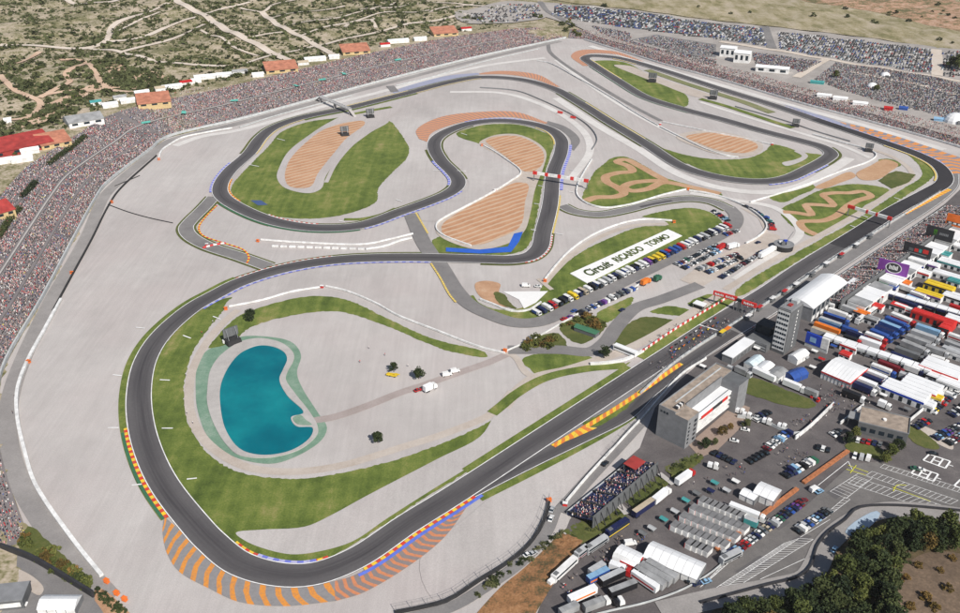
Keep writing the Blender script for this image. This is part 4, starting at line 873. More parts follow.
def hedge(px, w, h, label, wall=None):
    c = [PT(x, y) for x, y in px]; V = []; F = []; c2 = resample([p.to_2d() for p in c], .5); g = np.random.default_rng(5)
    nr = normals2(c2, False)
    for p, q in zip(c2, nr):
        z = hz1(p)
        for _ in range(16):
            o = np.array([p.x + q.x * g.uniform(-w / 2, w / 2), p.y + q.y * g.uniform(-w / 2, w / 2), z + g.uniform(.1, h)])
            u = g.normal(size=3); u /= np.linalg.norm(u); v = np.cross(u, g.normal(size=3)); v /= np.linalg.norm(v); s = g.uniform(.25, .55); n = len(V)
            V += [tuple(o - u * s), tuple(o + v * s), tuple(o + u * s), tuple(o - v * s)]; F.append((n, n + 1, n + 2, n + 3))
    me = bpy.data.meshes.new('hedge'); me.from_pydata(V, [], F); me.update()
    return tag(link('hedge', me, [M_LEAFD]), label, 'hedge')
hedge([(48, 166), (58, 158), (70, 150), (86, 137)], 5, 3, 'clipped dark hedge behind the spectator bank below the orange roof')
hedge([(22, 198), (30, 190), (36, 183)], 5, 3, 'short dark hedge across the upper left spectator bank')
hedge([(-2, 240), (4, 230), (12, 218), (20, 209)], 5, 3, 'dark hedge at the left picture edge behind the crowd')
# ------------------------------------------------------------------ people
SKIN = paint((.45, .27, .19), .7, name='skin'); HAIR = paint((.05, .035, .025), .8, name='hair')
TOPS = {'white': (.75, .75, .74), 'black': (.02, .02, .025), 'red': (.55, .03, .03), 'navy': (.02, .03, .12), 'pink': (.62, .25, .28), 'grey': (.30, .30, .31), 'blue': (.04, .12, .45), 'yellow': (.70, .55, .05), 'green': (.05, .25, .10), 'beige': (.50, .42, .33)}
TOPM = {k: paint(v, .8, name='cloth_' + k) for k, v in TOPS.items()}
def loft(mb, rings, mi, n=8):
    """rings: (x, y, z, rx, ry); one closed tube"""
    k = len(mb.v)
    for x, y, z, rx, ry in rings:
        for i in range(n):
            a = 2 * math.pi * i / n; mb.v.append((x + rx * math.cos(a), y + ry * math.sin(a), z))
    for j in range(len(rings) - 1):
        for i in range(n): mb.f.append((k + j * n + i, k + j * n + (i + 1) % n, k + (j + 1) * n + (i + 1) % n, k + (j + 1) * n + i)); mb.m.append(mi[j] if isinstance(mi, (list, tuple)) else mi)
    mb.f += [tuple(k + i for i in range(n))[::-1], tuple(k + (len(rings) - 1) * n + i for i in range(n))]; mb.m += [mi[0] if isinstance(mi, (list, tuple)) else mi, mi[-1] if isinstance(mi, (list, tuple)) else mi]
def person_mesh(walk):
    mb = MB(); s = .18 if walk else 0.0
    loft(mb, [(0, 0, .82, .17, .13), (0, 0, .95, .18, .13), (0, 0, 1.1, .155, .115), (0, 0, 1.32, .19, .13), (0, 0, 1.43, .20, .11), (0, 0, 1.48, .07, .065), (0, .01, 1.54, .06, .065), (0, .01, 1.60, .075, .09), (0, .01, 1.70, .08, .10), (0, .0, 1.77, .065, .085), (0, 0, 1.80, .02, .03)], [1, 0, 0, 0, 0, 2, 2, 2, 3, 3])
    for sx in (-1, 1):
        d = s * sx
        loft(mb, [(sx * .09, .08 + d, 0, .05, .12), (sx * .09, d, .08, .05, .07), (sx * .09, d * .6, .45, .06, .065), (sx * .09, 0, .86, .09, .10)], 1, 6)
        loft(mb, [(sx * .27, -d * .9 + .05, .80, .035, .045), (sx * .26, -d * .8, .92, .035, .035), (sx * .25, -d * .3, 1.15, .045, .045), (sx * .20, 0, 1.40, .055, .06)], [2, 2, 0], 6)
    return mb.mesh('person')
def seated_mesh():
    mb = MB()
    loft(mb, [(0, 0, .42, .19, .16), (0, -.02, .60, .17, .13), (0, 0, .85, .20, .14), (0, 0, .96, .19, .11), (0, .02, 1.01, .07, .065), (0, .03, 1.12, .075, .09), (0, .03, 1.22, .08, .10), (0, .02, 1.30, .03, .04)], [1, 0, 0, 0, 2, 2, 3])
    for sx in (-1, 1):
        loft(mb, [(sx * .10, .50, .02, .05, .09), (sx * .10, .46, .40, .06, .06), (sx * .10, .40, .50, .07, .06), (sx * .09, .0, .50, .09, .08)], 1, 6)
        loft(mb, [(sx * .18, .34, .56, .04, .04), (sx * .24, .15, .66, .045, .045), (sx * .21, 0, .92, .055, .06)], [2, 0], 6)
    return mb.mesh('seated_person')
PM = [person_mesh(False), person_mesh(True)]; PS = seated_mesh()
for m in PM + [PS]:
    for q in (TOPM['grey'], paint((.05, .055, .09), .8, name='dark_trousers'), SKIN, HAIR): m.materials.append(q)
def person(loc, top, label, group, rz=None, seated=False, s=1.0):
    o = link('person', PS if seated else random.choice(PM), [TOPM[top]], loc=loc, rz=random.uniform(0, 6.28) if rz is None else rz, scale=s)
    return tag(o, label, 'person', group)
NP = [0]
def people(n, region, where, group, z=.4, cols=None, s=1.12):
    cols = cols or ['white', 'black', 'red', 'navy', 'grey', 'blue', 'beige', 'pink', 'black', 'white']
    for _ in range(n):
        u, v = random.random(), random.random(); (a, b, c, d) = region
        x = (a[0] * (1 - u) + b[0] * u) * (1 - v) + (d[0] * (1 - u) + c[0] * u) * v; y = (a[1] * (1 - u) + b[1] * u) * (1 - v) + (d[1] * (1 - u) + c[1] * u) * v
        p = P(x, y); t = random.choice(cols); person((p.x, p.y, z), t, 'person in %s top standing %s' % (t, where), group, s=s); NP[0] += 1
people(74, [(646, 366), (724, 318), (738, 324), (664, 372)], 'among the machines on the starting grid', 'people on the starting grid', .65)
people(14, [(724, 316), (752, 300), (760, 306), (735, 324)], 'by the start gantry on the track', 'people by the start gantry', .65)
people(16, [(648, 350), (722, 304), (722, 298), (648, 344)], 'on the path behind the red and white fence', 'people behind the striped fence', .4)
people(34, [(790, 425), (838, 395), (846, 405), (800, 440)], 'in the paddock lane beside the low white wall', 'people in the paddock lane')
people(20, [(770, 445), (800, 430), (812, 455), (780, 468)], 'in the paddock car park', 'people in the paddock car park')
people(18, [(800, 395), (850, 375), (880, 395), (840, 408)], 'in front of the big white marquee', 'people by the white marquee')
people(22, [(590, 560), (640, 525), (650, 540), (600, 575)], 'on the yard between the trucks and the embankment', 'people on the truck yard')
people(30, [(816, 400), (846, 384), (880, 400), (850, 415)], 'on the tarmac left of the medical building', 'people near the medical building')
people(24, [(930, 330), (950, 345), (935, 360), (918, 348)], 'between the grey trucks and the right edge', 'people by the grey trucks')
people(12, [(690, 480), (740, 462), (750, 480), (700, 500)], 'behind the rows of portable cabins', 'people behind the cabins')
people(12, [(560, 590), (575, 575), (585, 590), (570, 605)], 'at the lower end of the truck yard', 'people at the lower truck yard')
for x, y, w in [(213, 323, 'on the path by the lake grass'), (202, 334, 'on the path by the lake grass'), (186, 376, 'on the path by the lake grass'), (193, 424, 'on the path by the lake grass'), (187, 414, 'on the path by the lake grass'), (15, 398, 'on the perimeter road at left'), (13, 414, 'on the perimeter road at left'), (385, 356, 'walking on the gravel above the crane'), (369, 349, 'walking on the gravel above the crane'), (360, 363, 'walking on the gravel above the crane'), (408, 367, 'on the gravel near the trees')]:
    p = P(x, y); t = random.choice(['black', 'white', 'red']); person((p.x, p.y, .3), t, 'person in %s top %s' % (t, w), 'marshals ' + w)
people(14, [(750, 330), (770, 320), (774, 332), (754, 342)], 'on the terrace beside the control tower', 'people on the tower terrace', .4, ['pink', 'red', 'pink', 'navy'])
# individual spectators nearest the camera, then the crowd as one mass
PAL = np.array([(.72, .72, .71), (.62, .52, .50), (.55, .36, .33), (.03, .03, .035), (.05, .05, .07), (.02, .03, .10), (.50, .04, .05), (.60, .28, .30), (.30, .29, .30), (.10, .14, .35), (.45, .35, .28), (.62, .55, .12), (.06, .22, .16)])
PW = np.array([.12, .08, .08, .25, .15, .08, .07, .065, .06, .03, .035, .007, .003]); PW /= PW.sum()
def bank_spots(BK, depth, n, lo=1.0, hi=None, aisles=(), stairs=45.0):
    base, nr, rise = BK; hi = hi or depth - 1; B = np.array([list(b) for b in base]); Q = np.array([list(q) for q in nr])
    s = rng.uniform(0, len(B) - 1.001, n); i = s.astype(int); f = (s - i)[:, None]; d = rng.uniform(lo, hi, n)
    d = np.round(d / 1.1) * 1.1 + rng.uniform(-.12, .12, n)
    xy = B[i] * (1 - f) + B[i + 1] * f + (Q[i] * (1 - f) + Q[i + 1] * f) * d[:, None]
    z = (rise[i] * (1 - f[:, 0]) + rise[i + 1] * f[:, 0]) * np.clip(d / depth, 0, 1)
    ok = np.ones(n, bool)
    for a, b in aisles: ok &= ~((d > a) & (d < b))
    sm = (s * 8.0) % stairs; ok &= ~(sm < 2.6)
    dn = noise2(xy[:, 0] * 3, xy[:, 1] * 3); ok &= (dn + rng.uniform(-1, 1, n) * 1.6) > -1.5
    return np.column_stack([xy, z + .3])[ok]
S1 = bank_spots(BANK_L, BANK, 56000, aisles=((13, 14.5), (27, 30.0), (44, 45.5)))
S2 = bank_spots(BANK_R, 34.0, 14000, aisles=((16, 17.5),))
# upper plateau crowd at left (behind the hedge)
ux = rng.uniform(-2, 150, 9000); uy = rng.uniform(100, 300, 9000)
cand = rng.uniform([-330, 350], [-150, 900], (14000, 2)); d, r = wall_dist(cand[:, 0], cand[:, 1])
lim = np.where(cand[:, 1] < 640, 105, 78); okc = (d > 66) & (d < lim) & (r > 12); cand = cand[okc]
S3 = np.column_stack([cand, Hz(cand[:, 0], cand[:, 1]) - .2])[:5200]
ALL = [S1, S2, S3]
def stand_spots(front, depth, rise, n, z0=1.0, side=-1):
    f = resample([P(*a).to_2d() for a in front], 2.0); q = normals2(f, False); i = rng.integers(0, len(f), n); d = np.round(rng.uniform(.5, depth - .5, n) / .9) * .9
    return np.array([[f[a].x + side * q[a].x * b + random.uniform(-.7, .7), f[a].y + side * q[a].y * b + random.uniform(-.7, .7), z0 + rise * b / depth + .25] for a, b in zip(i, d)])
S4 = stand_spots([(806, 300), (945, 208)], 21, 6.5, 2900); S4 = S4[(np.arange(len(S4)) % 7) > 0]
S5 = stand_spots([(567, 515), (632, 462)], 13, 5, 420)
ALL += [S4, S5]
SP_ = np.concatenate(ALL)
dist = np.linalg.norm(SP_ - np.array([0, 0, CAM_H]), axis=1); u = SP_[:, 0] / (SP_[:, 1] * CP - (SP_[:, 2] - CAM_H) * SP); vv = ((SP_[:, 2] - CAM_H) * CP + SP_[:, 1] * SP) / (SP_[:, 1] * CP - (SP_[:, 2] - CAM_H) * SP)
inview = (np.abs(u) < .535) & (np.abs(vv) < .345)
order = np.argsort(np.where(inview, dist, 1e9)); near = order[:max(0, 295 - NP[0])]; rest = np.ones(len(SP_), bool); rest[near] = False; rest &= (np.abs(u) < .60) & (np.abs(vv) < .42)
names = ['white', 'beige', 'pink', 'black', 'black', 'navy', 'red', 'pink', 'grey', 'blue']
for k in near:
    x, y, z = SP_[k]; left = x < 0; t = random.choice(names) if left else random.choice(['navy', 'black', 'navy', 'white', 'black', 'blue', 'grey'])
    person((x, y, z), t, 'spectator in %s top seated %s' % (t, 'in the crowd at the lower left end of the bank' if left else 'in the small grandstand by the first corner'), 'spectators at the lower left' if left else 'spectators in the small grandstand', rz=(-2.2 if left else 2.3), seated=True, s=1.15)
def crowd(S):
    n = len(S); th = rng.uniform(0, 2 * math.pi, n); sc = rng.uniform(.92, 1.15, n)
    T = []
    for (hx, hy, z0, z1, tp) in ((.24, .17, 0, .72, .25), (.11, .12, .74, 1.02, .15)):
        T += [(-hx, -hy, z0), (hx, -hy, z0), (hx, hy, z0), (-hx, hy, z0)]; T += [(a * (1 - tp), b * (1 - tp), z1) for a, b, _ in T[-4:]]
    T = np.array(T); c, s = np.cos(th)[:, None], np.sin(th)[:, None]
    X = (T[:, 0] * c - T[:, 1] * s) * sc[:, None] + S[:, :1]; Y = (T[:, 0] * s + T[:, 1] * c) * sc[:, None] + S[:, 1:2]; Zc = T[:, 2][None] * sc[:, None] + S[:, 2:3]
    V = np.stack([X, Y, Zc], 2).reshape(-1, 3)
    f = []
    for b in (0, 8): f += [(b, b + 1, b + 5, b + 4), (b + 1, b + 2, b + 6, b + 5), (b + 2, b + 3, b + 7, b + 6), (b + 3, b, b + 4, b + 7), (b + 4, b + 5, b + 6, b + 7)]
    f = np.array(f); F = (f[None] + (np.arange(n) * 16)[:, None, None]).reshape(-1, 4)
    me = bpy.data.meshes.new('crowd'); me.vertices.add(len(V)); me.vertices.foreach_set('co', V.ravel()); me.loops.add(F.size); me.loops.foreach_set('vertex_index', F.ravel().astype(np.int32))
    me.polygons.add(len(F)); me.polygons.foreach_set('loop_start', (np.arange(len(F)) * 4).astype(np.int32)); me.update(calc_edges=True)
    ci = rng.choice(len(PAL), n, p=PW); body = PAL[ci]
    hd = np.array([(.42, .27, .20), (.05, .035, .03), (.52, .50, .48), (.40, .05, .05)])[rng.choice(4, n, p=[.33, .48, .12, .07])]
    C = np.ones((n, 16, 4), np.float32); C[:, :8, :3] = body[:, None] * .86; C[:, 8:, :3] = hd[:, None]
    a = me.color_attributes.new('cloth', 'FLOAT_COLOR', 'POINT'); a.data.foreach_set('color', C.ravel())
    m, t, b = nt('crowd_clothes'); at = N(t, 'ShaderNodeAttribute', attribute_name='cloth'); t.links.new(at.outputs['Color'], b.inputs['Base Color']); b.inputs['Roughness'].default_value = .9
    tag(link('crowd', me, [m]), 'dense crowd of seated spectators filling the banks and stands', 'crowd', kind='stuff')
crowd(SP_[rest])
# flags and banners held up in the crowd
for k, (x, y) in enumerate([(296, 87), (322, 81), (344, 75), (234, 102), (184, 114), (146, 124), (398, 61)]):
    p = PT(x, y); t = thing('banner', '%s turquoise banner from the left held up in the far crowd' % ['fifth', 'sixth', 'seventh', 'fourth', 'third', 'second', 'last'][k] if k else 'largest turquoise banner held up in the far crowd', 'banner', (p.x, p.y, p.z), random.uniform(0, 3), 'banners in the crowd')
    MB().add([(-4, -2, 1.4), (4, -2.4, 1.7), (4.4, 2, 2.3), (-3.6, 2.2, 2.0)], [(0, 1, 2, 3), (3, 2, 1, 0)]).obj('cloth', paint((.12, .45, .38), .8, name='turquoise_cloth'), t)
    mb = MB(); mb.bar((-3.8, 0, 0), (-3.8, 0, 1.7), .08); mb.obj('pole', M_BARK, t)
    mb = MB(); mb.bar((3.9, 0, 0), (3.9, 0, 2.0), .08); mb.obj('pole', M_BARK, t)
# ------------------------------------------------------------------ barriers, walls, fences
M_TYRE = paint((.03, .03, .032), .9, name='black_rubber'); M_STEEL = paint((.32, .33, .34), .45, .6, name='galvanised_steel'); M_DARK = paint((.035, .035, .04), .6, name='dark_metal'); M_GLASS = paint((.02, .03, .04), .12, name='dark_glass')
M_WALLW = paint((.74, .74, .73), .6, name='white_barrier', dirt=.25); M_WALLB = paint((.48, .50, .505), .6, name='pale_concrete_wall', dirt=.2); M_RED = paint((.60, .035, .03), .5, name='red_paint'); M_ORANGE = paint((.75, .17, .03), .5, name='orange_paint'); M_BLUE = paint((.02, .06, .42), .5, name='blue_paint'); M_GREY = paint((.22, .225, .235), .7, name='grey_render'); M_GREYD = paint((.12, .125, .13), .7, name='dark_grey_render')
M_ROOFW = paint((.76, .77, .78), .5, name='white_roof', dirt=.10, scale=.08); M_ROOFG = paint((.31, .315, .32), .6, name='grey_roof', dirt=.3, scale=.2); M_TAN = paint((.33, .27, .22), .8, name='tan_roof', dirt=.3)
M_REDROOF = paint((.36, .045, .04), .8, name='dark_red_roof', dirt=.3, scale=.2); M_TILE = paint((.46, .19, .12), .8, name='terracotta_roof', dirt=.3, scale=.2); M_CREAM = paint((.56, .42, .22), .8, name='ochre_wall')
M_BRICK = paint((.42, .16, .07), .85, name='orange_brick', dirt=.35, scale=.8); M_YELLOW = paint((.75, .58, .03), .5, name='yellow_paint'); M_PURPLE = paint((.23, .06, .34), .5, name='purple_print', dirt=.3, scale=.15)
M_RWFENCE = striped('red_white_fence', [(.62, .04, .04), (.78, .77, .75)], 5.0)
def barrier(px, w, h, mat, label, name='barrier', z=.2, cat='barrier', terrain_=False):
    c = resample(smooth([PT(x, y).to_2d() for x, y in px], 6) if terrain_ else WL(px, 0, 6), 4.0)
    o = strip_mesh(name, offset(c, w / 2), offset(c, -w / 2), z, mat, h=h, zf=hz1 if terrain_ else None)
    return tag(o, label, cat)
barrier([(61, 300), (45, 330), (28.7, 360), (18, 389), (17.5, 417), (26, 456), (34, 482), (46, 503), (60, 523), (80, 550), (102, 577)], 1.6, 1.2, M_WALLW, 'long white air barrier curving down the left gravel trap', 'air_barrier')
barrier([(53, 312), (73, 275), (92, 240), (109, 206), (120, 190), (157, 156)], .8, 1.2, M_TYRE, 'dark tyre wall between left gravel trap and perimeter road', 'tyre_wall')
barrier([(159, 159), (162, 151), (170, 145), (183, 138), (206, 133), (232, 128.5)], 1.2, 1.1, M_WALLW, 'white air barrier at the upper left gravel corner', 'air_barrier')
barrier([(240, 128), (280, 115), (318, 105), (352, 96)], .7, 1.0, M_WALLB, 'pale guard wall along the back straight below the far crowd', 'guard_wall')
barrier([(396, 86), (430, 78), (480, 63), (540, 49)], .7, 1.0, M_WALLB, 'pale guard wall right of the footbridge along the far road', 'guard_wall')
barrier([(115, 186.5), (140, 176)], .3, .5, M_TYRE, 'low kerb wall crossing the left gravel trap', 'low_wall')
barrier([(108, 205), (130, 213), (152, 219), (173, 223.5)], .35, .5, M_TYRE, 'thin dark cable duct across the left gravel trap', 'cable_duct')
barrier([(229, 307.5), (262, 301), (292, 292.5), (320, 288)], .9, 1.0, M_WALLW, 'white barrier above the lake grass left of the marshal post', 'air_barrier')
barrier([(326, 287), (344, 291), (375.7, 304), (396.5, 315.7), (435.7, 331), (480, 348), (505, 354)], .8, 1.0, M_WALLW, 'white barrier above the lake grass right of the marshal post', 'air_barrier')
barrier([(261, 240.5), (280, 242), (305, 243.5), (365, 245), (390, 240), (413, 234.5)], .9, 1.1, M_WALLW, 'upper white barrier of the pair between two track sections', 'air_barrier')
barrier([(366, 250), (385, 247), (400, 241.5), (413, 238.5)], 1.2, 1.2, M_WALLW, 'right end of the lower white barrier between two track sections', 'air_barrier')
for k in range(11):
    x = 272 + k * 8.6; y = 247 + k * .27; p = P(x, y); q = P(x + 6.4, y + .2); m = (p + q) / 2
    mb = MB(); L = (q - p).length / 2; mb.prism([(-L, 0), (L, 0), (L, .9), (L - .3, 1.2), (-L + .3, 1.2), (-L, .9)], -.7, .7)
    tag(mb.obj('air_cushion', M_WALLW, loc=(m.x, m.y, .2), rz=math.atan2(q.y - p.y, q.x - p.x)), '%s white air cushion from the left between two track sections' % ['first', 'second', 'third', 'fourth', 'fifth', 'sixth', 'seventh', 'eighth', 'ninth', 'tenth', 'eleventh'][k], 'cushion', 'row of white air cushions')
barrier([(483, 146), (495, 152.5), (506, 160), (521, 173), (510, 182), (494, 192), (468, 206), (445, 218), (437, 224), (437, 231), (444, 236.5), (455, 241), (471, 246.5)], .9, 1.1, M_WALLW, 'white barrier wrapping the gravel triangle inside the S curves', 'air_barrier')
barrier([(592, 160), (584, 173), (577, 188), (578, 197), (588, 204.5), (604, 208.5), (626, 206), (645, 201), (663, 195.5), (686, 190)], 1.0, 1.1, M_WALLW, 'white barrier along the short circuit below the motocross plot', 'air_barrier')
barrier([(689, 191), (708, 194), (726, 199), (747, 208), (762, 219), (766.5, 228), (758, 237.5), (746, 244)], .9, 1.1, M_WALLW, 'white barrier curving round the infield gravel beside parked cars', 'air_barrier')
barrier([(545, 280), (556, 266), (571, 250.5), (597, 233.5), (630, 222), (650, 220), (672, 221.5)], .9, 1.1, M_WALLW, 'white barrier on the gravel above the lettered grass sign', 'air_barrier')
barrier([(480, 300), (492, 304.5), (512, 312), (528, 311), (541, 303)], .9, 1.0, M_WALLW, 'short curved white barrier by the pale concrete triangle', 'air_barrier')
barrier([(590, 365), (607, 364), (626, 360.5), (643, 352)], 1.6, 1.2, M_WALLW, 'thick white barrier at the near end of the striped fence', 'air_barrier')
barrier([(642, 352.5), (676, 329.5), (726, 299.5)], .5, 1.3, M_RWFENCE, 'red and white striped fence along the starting grid', 'striped_fence', cat='fence')
barrier([(507, 351.5), (535, 339), (560, 325), (592, 307), (636, 287), (645, 280)], .4, .9, M_WALLW, 'white rail beside the lower infield truck road', 'guard_rail')
barrier([(640, 395), (676, 362.5), (717, 335), (755, 311.5), (800, 282.5), (843, 253.5), (891, 223), (940, 193)], .8, 1.3, M_WALLB, 'long concrete pit wall between main straight and pit lane', 'pit_wall', cat='wall', z=.4)
barrier([(604, 460), (626, 436), (645, 416), (662, 396), (683, 374), (706, 359.5)], .6, 1.2, M_WALLW, 'white wall along the outside of the pit exit', 'guard_wall')
barrier([(566, 503), (588, 477), (612, 451)], .8, 1.2, M_WALLW, 'white barrier in front of the small grandstand', 'air_barrier')
barrier([(660, 127.5), (680, 137.5), (704, 149), (722, 155), (738, 158)], .9, 1.1, M_WALLW, 'white barrier left of the far ploughed soil oval', 'air_barrier')
barrier([(663, 122.5), (690, 128), (713, 133), (745, 139), (771, 145)], .7, 1.0, M_WALLW, 'white barrier above the far ploughed soil oval', 'air_barrier')
barrier([(813, 135), (840, 142.5), (864, 149), (876, 154.6), (868, 162.4), (846, 170), (815, 182), (780, 194), (750, 203)], .9, 1.1, M_WALLW, 'white barrier round the far right gravel trap', 'air_barrier')
barrier([(735, 107), (760, 114), (790, 123), (813, 131), (850, 142)], .5, 1.0, M_STEEL, 'grey guard rail between the two far straights', 'guard_rail')
barrier([(537, 61), (548, 63), (575, 77), (605, 94), (640, 116), (658, 126)], .6, 1.0, M_WALLW, 'white barrier on the bright gravel left of the far hairpin', 'air_barrier')
barrier([(480, 88), (515, 91), (540, 100), (575, 117), (590, 128), (597, 140), (592, 150)], .5, 1.0, M_STEEL, 'grey guard rail around the far bend of the S curves', 'guard_rail')
barrier([(584, 40), (626, 53), (668, 66), (720, 80), (798, 103), (876, 124), (960, 148), (1000, 162)], 1.0, 1.6, M_WALLW, 'long white wall below the far right crowd', 'perimeter_wall', cat='wall')
barrier([(-6, 425), (3, 370), (42, 300), (99, 194), (107, 184), (151, 150), (167, 138), (240, 120), (318, 99), (396, 78), (480, 57), (540, 44), (566, 38.5)], 1.0, 2.2, M_WALLB, 'long pale concrete wall at the foot of the left crowd', 'perimeter_wall', cat='wall')
barrier([(395, 614), (425, 608), (449, 601), (480, 581), (500, 569), (519, 555), (532, 542), (540, 529), (546, 515), (549, 503)], 1.2, 1.0, M_TYRE, 'dark tyre wall along the lower gravel trap', 'tyre_wall')
barrier([(2, 550), (30, 560), (60, 577), (94, 598)], 1.0, 3.4, M_DARK, 'black wall beside the outer road at lower left', 'boundary_wall', cat='wall')
barrier([(700, 604), (767, 586), (798, 578), (810, 568), (817, 547), (828, 533), (845, 521), (858, 509), (889.6, 506.5), (960, 512), (1010, 518)], .7, 1.1, M_DARK, 'dark hedge-like wall between south-east car park and access road', 'boundary_wall', cat='wall')
barrier([(795, 440), (809, 429), (833, 406)], .6, 2.2, M_WALLW, 'low white wall at the corner of the paddock car park', 'paddock_wall', cat='wall')
barrier([(737, 418), (760, 422), (795, 436), (808, 430)], .4, 1.8, M_WALLB, 'pale fence wall behind the white vans in the paddock', 'paddock_wall', cat='wall')
barrier([(840, 425), (863, 407)], .5, 1.8, M_WALLW, 'short white wall left of the flat-roofed building', 'paddock_wall', cat='wall')
barrier([(899, 431), (912, 420), (940, 396), (965, 372)], .5, 1.8, M_WALLW, 'white wall along the right-hand paddock car park', 'paddock_wall', cat='wall')
barrier([(570, 622), (610, 612), (645, 604), (684, 590), (712, 573), (727, 560)], .35, .8, M_WALLB, 'pale kerb wall below the white tents of the truck yard', 'paddock_wall', cat='wall')
for k, (a, b) in enumerate((((716, 551), (797, 490)), ((803, 484), (848, 452)))):      # brick walls, twin leaves
    barrier([a, b], 1.8, 1.0, M_BRICK, 'orange brick planter wall %s of the gate beside parked cars' % ('below' if k == 0 else 'above'), 'brick_wall', cat='wall')
# catch-fence posts along the lower trap and the pit wall
def post_fence(px, h, step, label, z=.4):
    c = resample(WL(px, 0, 6), step); t = thing('catch_fence', label, 'fence', (c[0].x, c[0].y, z)); o = c[0]
    me = None; mesh = MB(); mesh.bar((0, 0, 0), (0, 0, h), .14); pm = mesh.mesh('post')
    for p in c: link('post', pm, [M_STEEL], t, loc=(p.x - o.x, p.y - o.y, 0))
    for zz in (h * .35, h * .7, h * .97):
        mb = MB()
        for p, q in zip(c, c[1:]): mb.bar((p.x - o.x, p.y - o.y, zz), (q.x - o.x, q.y - o.y, zz), .05)
        mb.obj('cable', M_STEEL, t)
post_fence([(396, 613), (449, 600), (480, 580), (519, 554), (540, 527), (549, 501)], 4.0, 6.0, 'steel catch fence with posts behind the lower tyre wall')
post_fence([(640, 396), (676, 363.5), (717, 336), (755, 312.5), (800, 283.5), (843, 254.5), (891, 224), (940, 194)], 3.0, 6.0, 'steel catch fence on top of the long pit wall', 1.6)
post_fence([(605, 459), (626, 435), (662, 395), (683, 373), (706, 358.5)], 3.2, 6.0, 'steel catch fence behind the white pit exit wall')
# marshal posts: small orange shelters
def marshal(x, y, label, col=None, s=1.0):
    p = P(x, y); t = thing('marshal_post', label, 'marshal post', (p.x, p.y, .3), random.uniform(-.5, .5)); s *= .62; t.scale = (s, s, s)
    MB().box(-1.6, 1.6, -1.1, 1.1, 0, 1.1).obj('parapet', col or M_ORANGE, t); MB().box(-1.8, 1.8, -1.3, 1.3, 2.4, 2.6).obj('roof', M_WALLW if col is M_RED else (col or M_ORANGE), t)
    for sx in (-1.5, 1.5):
        for sy in (-1, 1): MB().box(sx - .06, sx + .06, sy - .06, sy + .06, 1.1, 2.4).obj('post', M_STEEL, t)
for x, y, lab in [(29, 363, 'orange marshal shelter on the left air barrier'), (107, 583, 'orange and white marshal shelter at the lower left barrier end'), (117, 595, 'second orange marshal shelter at the lower left'), (125, 601, 'lowest orange marshal shelter by the tyre wall'), (72, 274, 'orange marshal shelter on the left tyre wall'), (112, 203, 'orange marshal shelter where the duct crosses the left gravel'),
                  (258, 242, 'orange shelter at the left tip of the twin barriers'), (226, 310, 'orange shelter by the grass above the lake'), (322, 288, 'red and white shelter at the top of the lake grass'), (549, 502, 'orange shelter at the end of the lower tyre wall'), (565, 506, 'red-orange shelter at the end of the grandstand barrier'), (674, 223, 'orange shelter above the lettered sign'), (688, 190, 'orange shelter between motocross plot and car park'),
                  (482, 146, 'orange shelter at the tip of the gravel triangle'), (505, 352, 'orange shelter at the end of the white rail'), (660, 125, 'red shelter on the far gravel'), (772, 145, 'red shelter beside the far soil oval'), (545, 282, 'orange shelter at the end of the sign barrier'), (207, 246, 'red shelter at the link road'), (159, 160, 'orange shelter at the upper left gravel corner'),
                  (792, 101, 'red shelter on the far outer wall'), (888, 127, 'red shelter on the outer wall by the last corner'), (760, 85, 'small red shelter under the far crowd'), (495, 191, 'red shelter on the barrier of the gravel triangle')]:
    marshal(x, y, lab, M_RED if ' red' in ' ' + lab.split()[0] or lab.startswith('red') else M_ORANGE)
barrier([(203, 249), (214, 246), (227, 244)], 1.0, .9, M_RWFENCE, 'red and white barrier block across the link road', 'striped_barrier', z=.5)
# advertising-style red cubes by the far rail
for k, (x, y) in enumerate([(560, 114), (573, 119)]):
    p = P(x, y); t = thing('red_board', '%s red board on the rail behind the S curves' % ('left' if k == 0 else 'right'), 'board', (p.x, p.y, .3), -.6); MB().box(-3, 3, -.15, .15, .5, 2.6).obj('panel', M_RED, t); MB().box(-2.8, -2.6, -.1, .1, 0, .5).obj('leg', M_STEEL, t); MB().box(2.6, 2.8, -.1, .1, 0, .5).obj('leg', M_STEEL, t)
# ------------------------------------------------------------------ gantries and bridges
def gantry(a, b, z0, h, label, body, ends, marks, name='gantry', w=1.2):
    """beam seen at bearings a-b at height z0+h/2"""
    zc = z0 + h / 2; p = P(*a, zc); q = P(*b, zc); m = (p + q) / 2; L = (q - p).length; t = thing(name, label, 'gantry', (m.x, m.y, 0), math.atan2(q.y - p.y, q.x - p.x))
    bm_ = MB().box(-L / 2, L / 2, -w / 2, w / 2, z0, z0 + h).obj('beam', body, t)
    for f0, f1, mm in marks: MB().box(-L / 2 + L * f0, -L / 2 + L * f1, -w / 2 - .06, w / 2 + .06, z0 - .05, z0 + h + .06).obj('panel', mm, bm_)
    for s in (-1, 1):
        for yy in (-w / 2 + .15, w / 2 - .15): MB().box(s * (L / 2 - 1) - .2, s * (L / 2 - 1) + .2, yy - .15, yy + .15, 0, z0).obj('leg', ends, t)
    return t, L, bm_
gantry((533, 172.5), (588.5, 181), 6.0, 2.4, 'white gantry with red panels over the S curve straight', M_WALLW, M_STEEL, [(.0, .08, M_RED), (.22, .28, M_RED), (.45, .51, M_RED), (.68, .74, M_RED), (.92, 1.0, M_RED)])
gantry((848, 206), (892, 219), 6.5, 2.2, 'white gantry with red left end over the main straight', M_WALLW, M_STEEL, [(.0, .17, M_RED), (.42, .47, M_RED), (.64, .69, M_RED), (.9, 1.0, M_RED)])
